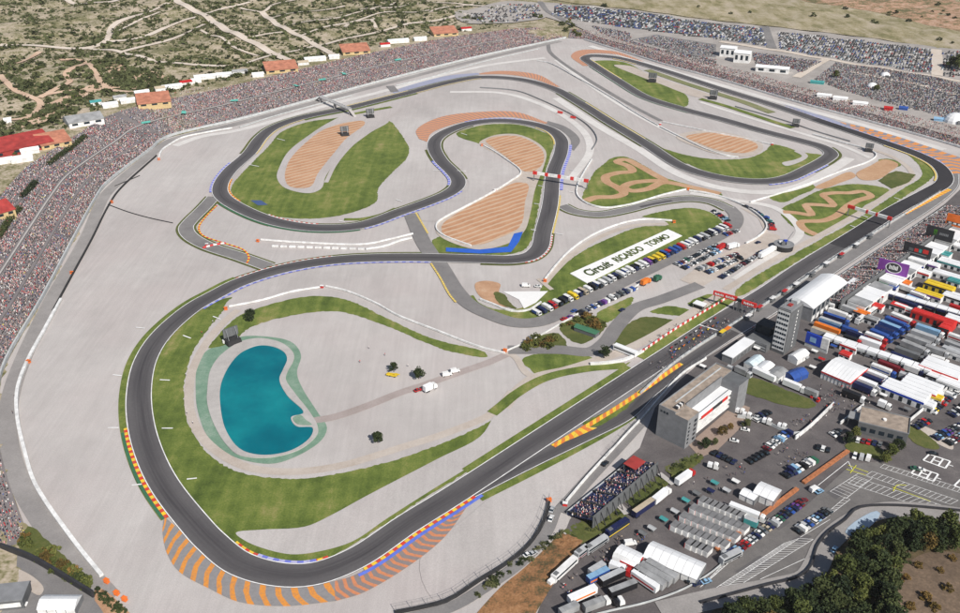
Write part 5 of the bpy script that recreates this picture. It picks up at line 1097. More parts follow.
def letters(s, parent, x0, x1, y, zc, h, mat, front=-1):
    """flat lettering on a vertical face at y, filling x0..x1"""
    cu = bpy.data.curves.new('text', 'FONT'); cu.body = s; cu.size = 1; cu.extrude = .02; o = bpy.data.objects.new('text', cu); COL.objects.link(o)
    bpy.context.view_layer.update(); me = bpy.data.meshes.new_from_object(o); bpy.data.objects.remove(o)
    c = np.array([v.co[:] for v in me.vertices]); lo = c.min(0); hi = c.max(0)
    for v in me.vertices:
        v.co = (x0 + (v.co.x - lo[0]) / (hi[0] - lo[0]) * (x1 - x0), y + front * v.co.z, zc + ((v.co.y - lo[1]) / (hi[1] - lo[1]) - .5) * h)
    return link('lettering', me, [mat], parent)
for a, b, nm in (((713.5, 292.5), (737, 299), 'left'), ((742, 301.5), (756.5, 306), 'right')):
    t, L, beam = gantry(a, b, 6.5, 2.8, 'red start gantry, %s part, with white lettering over the grid' % nm, M_RED, M_STEEL, [], w=1.0)
    for f0, f1 in ([(.08, .46), (.54, .92)] if nm == 'left' else [(.15, .85)]):        # the white word blocks, too small to read
        for k in range(6):
            u = f0 + (f1 - f0) * k / 6; MB().box(-L / 2 + L * u, -L / 2 + L * (u + (f1 - f0) * .12), -.56, -.5, 7.2, 8.6 - .3 * (k % 2)).obj('letter_mark', M_WALLW, beam)
t, L, beam = gantry((737, 299.4), (742, 301), 7.0, 1.6, 'dark link truss joining both parts of the start gantry', M_DARK, M_STEEL, [])
def footbridge():
    a = P(320, 96.5, 6); b = P(350, 109, 6); m = (a + b) / 2; L = (b - a).length
    t = thing('footbridge', 'white footbridge over the track below the far crowd', 'bridge', (m.x, m.y, 0), math.atan2(b.y - a.y, b.x - a.x))
    MB().box(-L / 2, L / 2, -1.6, 1.6, 5.2, 5.6).obj('deck', M_CONC, t)
    for s in (-1, 1): MB().box(-L / 2, L / 2, s * 1.6 - .1, s * 1.6 + .1, 5.6, 7.0).obj('parapet', M_WALLW, t)
    for x in (-L / 2 + .5, 0, L / 2 - .5): MB().box(x - .4, x + .4, -1.3, 1.3, 0, 5.2).obj('pier', M_CONC, t)
    MB().prism([(L / 2, 5.6), (L / 2 + 9, .3), (L / 2 + 9, 0), (L / 2, 5.0)], -1.5, 1.5).obj('stair', M_CONC, t); MB().prism([(-L / 2, 5.0), (-L / 2 - 9, 0), (-L / 2 - 9, .3), (-L / 2, 5.6)], -1.5, 1.5).obj('stair', M_CONC, t)
footbridge()
# video screens seen from behind: dark base, truss, panel
def screen(x, y, label, s=1.0, rz=.3):
    p = P(x, y); t = thing('video_screen', label, 'video screen', (p.x, p.y, .3), rz); t.scale = (s, s, s)
    MB().box(-4, 4, -3, 3, 0, 2.6, taper=.08).obj('base', M_TYRE, t)
    for sx in (-2.6, 2.6):
        mb = MB(); mb.bar((sx, -1.5, 2.6), (sx, .6, 8.6), .25); mb.bar((sx, 1.5, 2.6), (sx, .8, 8.6), .25); mb.bar((sx, -1, 4.4), (sx, 1.2, 4.4), .2); mb.obj('truss', M_STEEL, t)
    MB().box(-4.2, 4.2, .8, 1.4, 3.6, 8.8).obj('panel', M_GREYD, t)
    for k in range(4): MB().box(-4 + k * 2.1, -3.8 + k * 2.1, .6, .8, 3.6, 8.8).obj('rib', M_STEEL, t)
for x, y, lab, s, rz in [(345, 135.5, 'dark video screen on the ploughed soil of the upper loop', .95, .3), (370.5, 117.5, 'dark video screen beside the footbridge end', .95, .3), (652, 82, 'dark video screen on the far hairpin grass', 1.1, -.3), (713, 99, 'grey video screen between the two far straights', 1.0, -.3), (795.5, 126.5, 'small grey video screen on the far rail', .8, -.3), (868.5, 151.5, 'small dark video screen near the last corner', .8, -.4), (233, 343, 'black video screen beside the lake with grey panel on top', 1.05, .7)]:
    screen(x, y, lab, s, rz)
p = P(225, 343); t = thing('generator', 'small white generator beside the lake video screen', 'generator', (p.x, p.y, .3)); MB().cyl(0, 0, 0, 1.8, 1.3, 12).obj('tank', M_WALLW, t); MB().cyl(0, 0, 1.8, 2.1, .5, 8).obj('lid', M_STEEL, t)
# dark round reservoir in the infield car park
p = P(783, 249); t = thing('water_tank', 'black round tank with grey machinery on top beside the car park', 'tank', (p.x, p.y, .2)); MB().cyl(0, 0, 0, 3.6, 6.4, 28, r2=6.6).obj('wall', M_TYRE, t); MB().cyl(0, 0, 3.6, 4.0, 6.8, 28).obj('lid', M_GREY, t)
for k, (bx, by, mm) in enumerate([(-2, 1, M_WALLW), (1.5, 2, M_BLUE), (2, -2, M_GREY), (-1.5, -2.4, M_GREYD)]): MB().box(bx - 1.2, bx + 1.2, by - .9, by + .9, 4.0, 5.4 + .3 * k).obj('machine', mm, t)
mb = MB(); mb.bar((2.5, 3, 4), (7.5, 6.5, 10), .3); mb.obj('crane_arm', M_STEEL, t)
# lettered sign lying on the grass
def ground_sign():
    q = [P(587, 283.8), P(682, 236.2), P(668, 229.8), P(570, 274)]   # bottom-left, bottom-right, top-right, top-left
    def bil(s, t_, z): 
        b = q[0].lerp(q[1], s); u = q[3].lerp(q[2], s); r = b.lerp(u, t_); return (r.x, r.y, z)
    t = thing('lettered_grass_sign', 'large white ground sign with green letters on the infield grass', 'sign')
    MB().add([bil(0, 0, .5), bil(1, 0, .5), bil(1, 1, .5), bil(0, 1, .5), bil(0, 0, .1), bil(1, 0, .1), bil(1, 1, .1), bil(0, 1, .1)], [(0, 1, 2, 3), (4, 5, 1, 0), (5, 6, 2, 1), (6, 7, 3, 2), (7, 4, 0, 3)]).obj('panel', paint((.80, .80, .79), .6, name='white_sign_panel', dirt=.08), t)
    hed = [paint((.05, .075, .02), .9, name='dark_green_letters', dirt=.4), paint((.085, .115, .03), .9, name='green_letters', dirt=.4)]
    for word, s0, s1, h0, h1, mat in (('Circuit', .075, .305, .26, .80, hed[0]), ('RICARDO', .355, .635, .28, .76, hed[1]), ('TORMO', .69, .92, .28, .76, hed[1])):
        cu = bpy.data.curves.new('text', 'FONT'); cu.body = word; cu.extrude = .12; cu.offset = .027; o = bpy.data.objects.new('text', cu); COL.objects.link(o); bpy.context.view_layer.update()
        me = bpy.data.meshes.new_from_object(o); bpy.data.objects.remove(o); c = np.array([v.co[:] for v in me.vertices]); lo = c.min(0); hi = c.max(0)
        for v in me.vertices: v.co = bil(s0 + (v.co.x - lo[0]) / (hi[0] - lo[0]) * (s1 - s0), h0 + (v.co.y - lo[1]) / (hi[1] - lo[1]) * (h1 - h0), .62 + v.co.z)
        bm = bmesh.new(); bm.from_mesh(me); bmesh.ops.remove_doubles(bm, verts=bm.verts, dist=1e-4); bm.faces.ensure_lookup_table(); seen = set()
        for f in bm.faces:                                              # one letter, one part
            if f.index in seen: continue
            st = [f]; seen.add(f.index); isl = []
            while st:
                g = st.pop(); isl.append(g)
                for e in g.edges:
                    for h in e.link_faces:
                        if h.index not in seen: seen.add(h.index); st.append(h)
            vm = {}; lb = MB()
            for g in isl:
                for v in g.verts:
                    if v not in vm: vm[v] = len(lb.v); lb.v.append(tuple(v.co))
                lb.f.append(tuple(vm[v] for v in g.verts)); lb.m.append(0)
            lb.obj('letter', mat, t)
        bm.free()
ground_sign()
# ------------------------------------------------------------------ buildings
A1 = R(46.0)
def at(px, py, rz=A1, z=0.0): p = P(px, py, z); return (p.x, p.y, 0.1), rz
def building(name, label, px, py, rz=A1, cat='building', terr=False):
    if terr: p = PT(px, py); return thing(name, label, cat, (p.x, p.y, p.z - .3), rz)
    l, r = at(px, py, rz); return thing(name, label, cat, l, r)
# race office: long grey slab with two end blocks, x along the straight, y (negative) away from the track
t = building('race_office', 'long grey office block with white terrace roof beside the pit exit', 655.5, 435)
L, Hh = 51.0, 17.0
w_ = MB(); w_.box(0, L, -9, 0, 0, Hh, top=1); b0 = w_.obj('main_block', [M_GREY, M_TAN], t)
b1 = MB().box(0, 9.5, -16, -9, 0, Hh - .4, top=1).obj('end_block', [M_GREY, M_TAN], t); b2 = MB().box(L - 9.5, L, -18.5, -9, 0, Hh - .4, top=1).obj('end_block', [M_GREY, M_GREYD], t)
for (x0, x1, y0, y1) in ((0, L, -.3, 0), (0, .3, -9, -.3), (L - .3, L, -9, -.3), (9.5, L - 9.5, -9, -8.7)): MB().box(x0, x1, y0, y1, Hh, Hh + .8).obj('parapet', M_GREY, t)
tr = MB().box(9.5, L - 9.5, -15.2, -9, 11.6, 12.2).obj('terrace_roof', M_ROOFW, t); MB().box(9.5, L - 9.5, -13.5, -9, 0, 11.6).obj('courtyard_wing', M_GREYD, t)
for k in range(4):
    z = 2.4 + 2.6 * k; MB().box(9.5, L - 9.5, -15 + .001 * k, -13.5, z, z + 1.0).obj('balcony', M_WALLW, t)
    MB().box(9.8, L - 9.8, -13.62, -13.5, z + 1.1, z + 2.3).obj('window_band', M_GLASS, t)
MB().box(14, 24, -15.32, -15.2, 9.4, 11.2).obj('banner', M_RED, t); MB().box(24, 33, -15.32, -15.2, 9.4, 11.2).obj('banner', M_DARK, t); MB().box(33, 38, -15.32, -15.2, 9.4, 11.2).obj('banner', M_RED, t)
for k in range(3): MB().box(-.06, .02, -2.2 - 1.6 * k, -1.1 - 1.6 * k, 14.4, 15.6).obj('window', M_GLASS, t)
for k in range(6): MB().box(1.4, 2.6, -16.06, -15.98, 2.0 + 2.2 * k, 3.2 + 2.2 * k).obj('window', M_GLASS, t)
for k in range(5): MB().box(6.0, 8.2, -16.06, -15.98, 2.0 + 2.6 * k, 3.4 + 2.6 * k).obj('window', M_GLASS, t)
for k in range(5): MB().box(3 + 1.3 * k, 3.9 + 1.3 * k, -8, -6.4, Hh, Hh + 1.2).obj('roof_unit', M_WALLW if k % 2 else M_DARK, t)
MB().box(8, L - 2, -4.2, -3.6, Hh, Hh + .3).obj('roof_strip', M_WALLB, t)
# control tower
t = building('control_tower', 'tall grey control tower with rows of windows beside the pits', 770.5, 350.5)
tw = MB().box(0, 14, -7.6, 0, 0, 27, top=1).obj('shaft', [M_GREYD, M_GREY], t)
MB().box(-.12, 0, -7.2, -.3, 2, 26.4).obj('window_wall', M_WALLW, t)
for k in range(8):
    z = 3.2 + 2.95 * k
    for j in range(5): MB().box(-.2, -.1, -6.9 + 1.33 * j, -5.9 + 1.33 * j, z, z + 1.25).obj('window', M_GLASS, t)
for k in range(11): MB().box(8.2, 9.0, -7.68, -7.55, 2 + 2.2 * k, 3.1 + 2.2 * k).obj('window', M_WALLW, t)
MB().box(.4, 13.6, -7.2, -.4, 27, 27.9).obj('roof_parapet', M_GREY, t); MB().box(9, 12.5, -6, -2.5, 27.9, 29.6).obj('roof_cabin', M_WALLB, t); MB().box(4, 7, -5, -3, 27.9, 28.6).obj('roof_unit', M_REDROOF, t)
mb = MB(); mb.bar((2, -2, 27.9), (2, -2, 33), .15); mb.obj('antenna', M_STEEL, t)
t = building('pit_terrace', 'low grey pit block with glass terrace left of the control tower', 744, 345)
MB().box(0, 20, -13, 0, 0, 4.2, top=1).obj('block', [M_GREYD, M_GREYD], t); MB().box(-.1, 0, -12.5, -.5, 1.0, 1.6).obj('band', M_WALLB, t); MB().box(-.1, 0, -12.5, -.5, 2.6, 3.2).obj('band', M_WALLB, t)
MB().box(0, .2, -13, 0, 4.2, 5.4).obj('balustrade', M_STEEL, t); MB().box(11, 20, -9, 0, 4.2, 9.5, top=1).obj('glass_hall', [M_GLASS, M_DARK], t)
# pit buildings: white-roofed boxes beside the pit lane
def barrel(px, py, L, W, he, hr, label, name='pit_building', rz=A1, seams=8):
    t = building(name, label, px, py, rz); n = 8
    prof = [(-W / 2 + W * i / n, he + (hr - he) * math.sin(math.pi * i / n)) for i in range(n + 1)]
    MB().prism([(y, z) for y, z in prof] + [(W / 2, he - .4), (-W / 2, he - .4)], 0, L, axis='x').obj('roof', M_ROOFW, t)
    MB().box(.3, L - .3, -W / 2 + .3, W / 2 - .3, 0, he - .4).obj('wall', M_GREY, t)
    for k in range(seams): x = L * (k + .5) / seams; MB().box(x - L / seams * .3, x + L / seams * .3, -W / 2 + .2, -W / 2 + .3, he * .45, he * .85).obj('window', M_GLASS, t)
    for k in range(seams): x = L * (k + .5) / seams; MB().box(x - L / seams * .3, x + L / seams * .3, -W / 2 + .2, -W / 2 + .3, .3, he * .35).obj('garage_door', M_WALLW, t)
    return t
barrel(797, 318, 46, 17, 9.5, 12.0, 'pit building with white curved roof right of the tower')
t = building('pit_garage', 'long low garage with white flat roof left of the terrace', 721.5, 361)
MB().box(0, 24, -6, 0, 0, 4.4).obj('wall', M_GREY, t); MB().box(-.3, 24.3, -6.3, .3, 4.4, 4.9).obj('roof', M_ROOFW, t)
for k in range(6): MB().box(1 + 4 * k, 4 + 4 * k, -6.1, -6.0, .3, 3.2).obj('garage_door', M_GREYD, t)
# main grandstand behind the pit lane
def grandstand(front, depth, rise, steps, label, mats, z0=1.0, stair=None):
    a = P(*front[0]); b = P(*front[1]); L = (b - a).length; t = thing('grandstand', label, 'grandstand', (a.x, a.y, .1), math.atan2(b.y - a.y, b.x - a.x))
    for k in range(steps):
        y0 = -depth * k / steps; y1 = -depth * (k + 1) / steps; z = z0 + rise * (k + .8) / steps
        MB().box(0, L, y1, y0, max(0, z - 1.2), z + .004 * k).obj('seat_tier', mats[k % len(mats)], t)
    MB().box(0, L, -depth - .4, -depth, 0, z0 + rise + 1.2).obj('rear_wall', M_GREYD, t)
    for k in range(int(L / 9) + 1):
        x = min(L - .6, k * 9.0); q = MB(); q.add([(x - .5, 0, z0 + rise * .8 / steps + .8), (x + .5, 0, z0 + rise * .8 / steps + .8), (x + .5, -depth, z0 + rise + 1.0), (x - .5, -depth, z0 + rise + 1.0)], [(0, 1, 2, 3), (3, 2, 1, 0)]); q.obj('stair', stair or M_WALLW, t)
    MB().box(0, L, -.01, .25, 0, z0 + 1.0).obj('front_rail', M_WALLB, t)
    return t, L
gs, GL = grandstand([(806, 300), (945, 208)], 21, 6.5, 14, 'main grandstand full of spectators between pit lane and paddock', [M_STAND])
for k in range(5):
    x0 = 6 + GL / 5 * k; x1 = x0 + GL / 5 - 5; a_ = gs.matrix_basis @ Vector((x0, -22.5, 0)); t = thing('pit_suite', '%s white-roofed pit suite from the left behind the main grandstand' % ['first', 'second', 'third', 'fourth', 'fifth'][k], 'building', (a_.x, a_.y, .1), gs.rotation_euler.z, 'white pit suites behind the main grandstand'); L_ = x1 - x0
    MB().box(0, L_, -11, 0, 0, 5.6).obj('wall', M_WALLW, t)
    for j in range(4): MB().box(L_ * j / 4 + .2, L_ * (j + 1) / 4 - .2, -11.4, .2, 5.6, 6.2 + .15 * (j % 2)).obj('roof_panel', M_ROOFW if (j + k) % 3 else M_ROOFG, t)
    for j in range(5): MB().box(L_ * (j + .2) / 5, L_ * (j + .8) / 5, -11.1, -11.0, 1.0, 4.4).obj('window', M_GLASS, t)
ts, TL = grandstand([(567, 515), (632, 462)], 13, 5, 11, 'small dark blue grandstand beside the first corner', [paint((.03, .04, .10), .7, name='navy_seats')], stair=M_GREYD)
MB().box(TL - 11, TL - 3, -8.8, -2.2, 6.6, 6.8).obj('red_roof', M_REDROOF, ts)
for sx in (TL - 10.6, TL - 3.4):
    for sy in (-8.5, -2.5): MB().box(sx - .1, sx + .1, sy - .1, sy + .1, 2, 6.6).obj('roof_post', M_STEEL, ts)
for k in range(12): mb = MB(); x = 1 + k * (TL - 2) / 11; mb.bar((x, -13.4, 6.4), (x, -16.5, .2), .3); mb.obj('rear_strut', M_DARK, ts)
# billboards on the stand's rear edge, facing the paddock
def billboard(a, b, zt, zb, label, base, deco):
    p = P(*a, zt); q = P(*b, zt); m = (p + q) / 2; L = (q - p).length; t = thing('billboard', label, 'billboard', (m.x, m.y, 0), math.atan2(q.y - p.y, q.x - p.x))
    pn = MB().box(-L / 2, L / 2, 0, .6, zb, zt).obj('panel', base, t)
    for s in (-.42, 0, .42): MB().box(s * L - .2, s * L + .2, .6, 1.0, 0, zt - .3).obj('post', M_STEEL, t)
    deco(pn, L, zb, zt); return t
def disc_ring(parent, cx, cz, rx, rz_, th, y, mat, name):
    mb = MB(); n = 28
    for i in range(n):
        a = 2 * math.pi * i / n; mb.v += [(cx + rx * math.cos(a), y, cz + rz_ * math.sin(a)), (cx + (rx - th) * math.cos(a), y, cz + (rz_ - th * .8) * math.sin(a))]
    for i in range(n): j = (i + 1) % n; mb.f.append((2 * i, 2 * j, 2 * j + 1, 2 * i + 1)); mb.m.append(0)
    mb.obj(name, mat, parent)
def deco_purple(p, L, zb, zt):
    zc = (zb + zt) / 2; h = zt - zb
    mb = MB(); n = 28; mb.v = [(L * .02 + L * .24 * math.cos(2 * math.pi * i / n), -.03, zc + h * .36 * math.sin(2 * math.pi * i / n)) for i in range(n)]; mb.f = [tuple(range(n))]; mb.m = [0]; mb.obj('emblem_disc', M_DARK, p)
    disc_ring(p, L * .02, zc, L * .27, h * .42, .55, -.06, M_WALLW, 'emblem_ring')
    for k in range(7): MB().box(-L * .13 + k * L * .043, -L * .13 + k * L * .043 + L * .03, -.1, -.05, zc - h * .14, zc + h * (.14 if k % 3 else .2)).obj('emblem_letter', M_WALLW, p)
def deco_dark(p, L, zb, zt):
    zc = (zb + zt) / 2; h = zt - zb
    for k, (u, w, mm) in enumerate(((-.3, .16, M_GREYD), (-.1, .14, M_RED), (.06, .1, paint((.05, .3, .28), .6, name='teal_print')), (.2, .2, M_RED))): MB().box(L * u, L * (u + w), -.06 - .01 * k, -.0, zc - h * .16 + .2 * k, zc + h * (.1 + .05 * k)).obj('print_block', mm, p)
    MB().box(-L * .35, L * .35, -.05, 0, zc - h * .32, zc - h * .26).obj('print_line', M_GREY, p)
def deco_claw(p, L, zb, zt):
    zc = (zb + zt) / 2; h = zt - zb; g = paint((.12, .42, .03), .5, name='green_print')
    for k in range(3):
        x = -L * .22 + k * L * .045; mb = MB(); mb.add([(x, -.05, zc + h * .30), (x + L * .035, -.05, zc + h * .26), (x + L * .03, -.05, zc + .05 * h), (x + L * .022, -.05, zc - h * (.34 - .05 * k)), (x + .004 * L, -.05, zc)], [(4, 3, 2, 1, 0), (0, 1, 2, 3, 4)]); mb.obj('claw_mark', g, p)
    for k in range(6): MB().box(L * (.0 + .055 * k), L * (.0 + .055 * k + .04), -.06, 0, zc - h * .1, zc + h * .1).obj('letter_mark', M_GREY, p)
def deco_orange(p, L, zb, zt):
    MB().box(-L * .45, L * .45, -.06, 0, zb + 1.2, zb + 3.0).obj('print_block', M_DARK, p)
    for k in range(4): MB().box(-L * .38 + k * L * .2, -L * .38 + k * L * .2 + L * .13, -.1, -.06, zb + 1.5, zb + 2.7).obj('letter_mark', M_WALLW, p)
billboard((879.6, 258), (909.8, 265.5), 15, 6.5, 'purple billboard with white ring emblem above the paddock', M_PURPLE, deco_purple)
billboard((905, 241), (932.6, 249), 15, 7, 'dark billboard with red print above the paddock', M_DARK, deco_dark)
billboard((927.7, 224.5), (955, 231.5), 15, 6.5, 'black billboard with green claw mark above the paddock', M_DARK, deco_claw)
billboard((948, 213), (972, 219), 15, 6.5, 'orange and white billboard at the right edge above the paddock', M_ORANGE, deco_orange)
# blue picture board and other paddock boxes
t = building('picture_board', 'blue picture board on a white stand behind the control tower', 805, 345, R(-44))
MB().box(0, 13, -1, 0, 0, 2.4).obj('base', M_WALLB, t); MB().box(0, 9, -1.2, -.2, 2.4, 9).obj('picture', M_BLUE, t); MB().box(9, 13, -1.2, -.2, 2.4, 9).obj('white_panel', M_WALLW, t); MB().box(2.5, 6, -1.3, -1.2, 4, 7).obj('print_block', paint((.25, .42, .62), .5, name='light_blue_print'), t)
# flat-roofed medical building
t = building('medical_building', 'square grey building with flat brown roof beside the car parks', 856, 433, R(-26))
MB().box(0, 22, 0, 14, 0, 6.4, top=1).obj('block', [M_GREYD, M_TAN], t); MB().box(-.15, 22.15, -.15, .1, 6.4, 7.0).obj('parapet', M_GREY, t); MB().box(-.15, .1, .1, 14, 6.4, 7.0).obj('parapet', M_GREY, t); MB().box(21.9, 22.15, .1, 14, 6.4, 7.0).obj('parapet', M_GREY, t); MB().box(0, 22, 13.9, 14.15, 6.4, 7.0).obj('parapet', M_GREY, t)
MB().cyl(11, 7, 6.4, 7.2, .9, 10).obj('roof_vent', M_WALLW, t)
for k in range(5): MB().box(1.5 + 4 * k, 4 + 4 * k, -.06, .02, 2, 4.2).obj('window', M_GLASS, t)
t = building('gate_canopy', 'small white canopy on posts left of the flat-roofed building', 846, 425, R(-30)); MB().box(0, 9, 0, 6, 4.2, 4.8).obj('roof', M_ROOFG, t)
for sx in (.3, 8.4):
    for sy in (.3, 5.4): MB().box(sx, sx + .3, sy, sy + .3, 0, 4.2).obj('post', M_STEEL, t)
# green-roofed shed in the shrub bed
t = building('garden_shed', 'small shed with green sloping roof among infield shrubs', 574, 331, R(-36)); MB().box(0, 14, 0, 4.6, 0, 2.6).obj('wall', M_GREYD, t); MB().prism([(-.3, 2.5), (4.9, 2.5), (2.3, 3.8)], -.3, 14.3, axis='x').obj('roof', paint((.05, .16, .09), .7, name='green_roof'), t)
t = building('white_trailer_cabin', 'long white cabin beside the dark infield tree', 613, 350, R(-40)); MB().box(0, 14, 0, 3, .5, 3.4).obj('body', M_ROOFW, t); MB().box(.4, 13.6, -.05, .02, 1.8, 2.6).obj('window_band', M_GLASS, t); MB().box(1, 2, .4, 2.6, 0, .5).obj('base', M_DARK, t); MB().box(12, 13, .4, 2.6, 0, .5).obj('base', M_DARK, t)
t = building('pavilion', 'small white-roofed pavilion on the grass beside the grid fence', 692, 308, R(-40)); MB().box(0, 7, 0, 5, 3, 3.4).obj('roof', M_ROOFW, t); MB().box(1, 6, 1, 4, 0, 2.6).obj('bar', M_DARK, t)
for sx in (.2, 6.6):
    for sy in (.2, 4.6): MB().box(sx, sx + .2, sy, sy + .2, 0, 3).obj('post', M_STEEL, t)
# buildings on the hill side, behind the spectator bank
def gable(px, label, L, W, h, hr, roof, wall, rz, name='hall', n=3):
    t = building(name, label, px[0], px[1], rz, terr=True); W2 = W / 2
    MB().box(-L / 2, L / 2, -W2, W2, -3, h).obj('wall', wall, t)
    rp = 0 if hr - h > 3 or name == 'hall' else W2
    if rp: hr = h + 4.5
    MB().prism([(-W2 - .6, h - .1), (rp, hr), (W2 + .6, h - .1 if not rp else hr), (W2 + .6, h + .15 if not rp else hr + .3), (rp, hr + .3), (-W2 - .6, h + .15)], -L / 2 - .6, L / 2 + .6, axis='x').obj('roof', roof, t)
    MB().prism([(-W2, h), (W2, h), (W2 if rp else 0, hr - (.2 if rp else 0))], -L / 2 + .01, L / 2 - .01, axis='x').obj('gable_wall', wall, t)
    for k in range(n): x = -L / 2 + L * (k + .5) / n; MB().box(x - L / n * .25, x + L / n * .25, -W2 - .05, -W2 + .05, h * .35, h * .8).obj('window', M_GLASS, t)
    return t
gable((16, 150), 'large dark red roofed hall at the left edge behind the crowd', 54, 25, 5.0, 7.2, M_REDROOF, M_REDROOF, R(42), 'red_hall')
gable((54, 144), 'orange-roofed kiosk with ochre wall right of the red hall', 24, 20, 3.6, 5.2, M_TILE, M_CREAM, R(38), 'kiosk')
gable((84, 122), 'white hall with grey gabled roof behind the left crowd', 30, 24, 4.5, 8, M_ROOFG, M_WALLW, R(35))
gable((154, 103), 'terracotta-roofed kiosk right of the white marquee on the bank', 30, 22, 3.4, 5.2, M_TILE, M_CREAM, R(22), 'kiosk')
gable((281, 70), 'terracotta-roofed kiosk at the middle of the far bank', 34, 22, 3.4, 5.2, M_TILE, M_CREAM, R(20), 'kiosk')
gable((355, 52), 'terracotta-roofed kiosk further right on the far bank', 32, 22, 3.4, 5.2, M_TILE, M_CREAM, R(18), 'kiosk')
gable((444, 34), 'pale red roofed kiosk at the far right end of the bank', 32, 22, 3.4, 5.2, M_TILE, M_CREAM, R(18), 'kiosk')
gable((728, 56), 'left white hall of the pair above the far crowd', 18, 15, 11, 12.5, M_ROOFW, M_WALLW, R(-25))
gable((742, 62), 'taller white hall of the pair above the far crowd', 18, 15, 12, 14, M_ROOFW, M_WALLW, R(-25))
gable((772, 72), 'long white hall above the far right crowd', 36, 12, 6, 7.5, M_ROOFW, M_WALLW, R(-22))
gable((-2, 216), 'red-roofed kiosk cut by the left picture edge in the crowd', 20, 12, 4, 5, M_REDROOF, M_CREAM, R(50), 'kiosk')
# dome and small white tents in the far parks
def dome(px, r, label):
    p = PT(*px); t = thing('dome_tent', label, 'tent', (p.x, p.y, p.z)); mb = MB(); n = 14
    for j in range(6):
        a = math.pi / 2 * j / 5; 
        for i in range(n): mb.v.append((r * math.cos(a) * math.cos(2 * math.pi * i / n), r * math.cos(a) * math.sin(2 * math.pi * i / n), r * .8 * math.sin(a)))
    for j in range(5):
        for i in range(n): mb.f.append((j * n + i, j * n + (i + 1) % n, (j + 1) * n + (i + 1) % n, (j + 1) * n + i)); mb.m.append(0)
    mb.obj('canopy', M_ROOFW, t); MB().box(-r * .3, r * .3, -r - .3, -r + .6, 0, r * .4).obj('door', M_GREYD, t)
dome((885, 76), 5.5, 'upper white dome tent in the motorcycle park'); dome((872, 87), 6, 'lower white dome tent in the motorcycle park'); dome((955, 122), 11, 'large white dome tent at the right edge above the crowd')
# lower left corner house
t = building('grey_house', 'small grey house at the lower left picture edge', -6, 612, R(8)); MB().box(0, 11, 0, 9, 0, 4.6, top=1).obj('block', [M_GREYD, M_GREY], t); MB().box(1.5, 10, -.06, .02, 1.2, 3.4).obj('window', M_WALLW, t); MB().box(-.2, 11.2, -.2, 9.2, 4.6, 4.9).obj('roof', M_GREY, t)
# ------------------------------------------------------------------ vehicles
ORD = ['first', 'second', 'third', 'fourth', 'fifth', 'sixth', 'seventh', 'eighth', 'ninth', 'tenth', 'eleventh', 'twelfth', 'thirteenth', 'fourteenth', 'fifteenth', 'sixteenth', 'seventeenth', 'eighteenth', 'nineteenth', 'twentieth', 'twenty-first', 'twenty-second', 'twenty-third', 'twenty-fourth', 'twenty-fifth', 'twenty-sixth', 'twenty-seventh', 'twenty-eighth', 'twenty-ninth', 'thirtieth'] + ['%s-%s' % (a, b) for a in ('thirty', 'forty') for b in ('first', 'second', 'third', 'fourth', 'fifth', 'sixth', 'seventh', 'eighth', 'ninth')]
CC = {'white': (.72, .72, .71), 'silver': (.42, .43, .44), 'black': (.015, .015, .018), 'grey': (.15, .155, .16), 'blue': (.03, .08, .30), 'navy': (.015, .02, .07), 'red': (.42, .02, .02), 'dark red': (.16, .015, .02), 'green': (.03, .12, .07), 'yellow': (.70, .50, .03), 'orange': (.70, .18, .02), 'beige': (.45, .38, .28), 'light blue': (.22, .38, .55), 'purple': (.14, .05, .25), 'teal': (.06, .28, .28)}
CM = {k: paint(v, .3, name='car_paint_' + k.replace(' ', '_'), dirt=.06) for k, v in CC.items()}
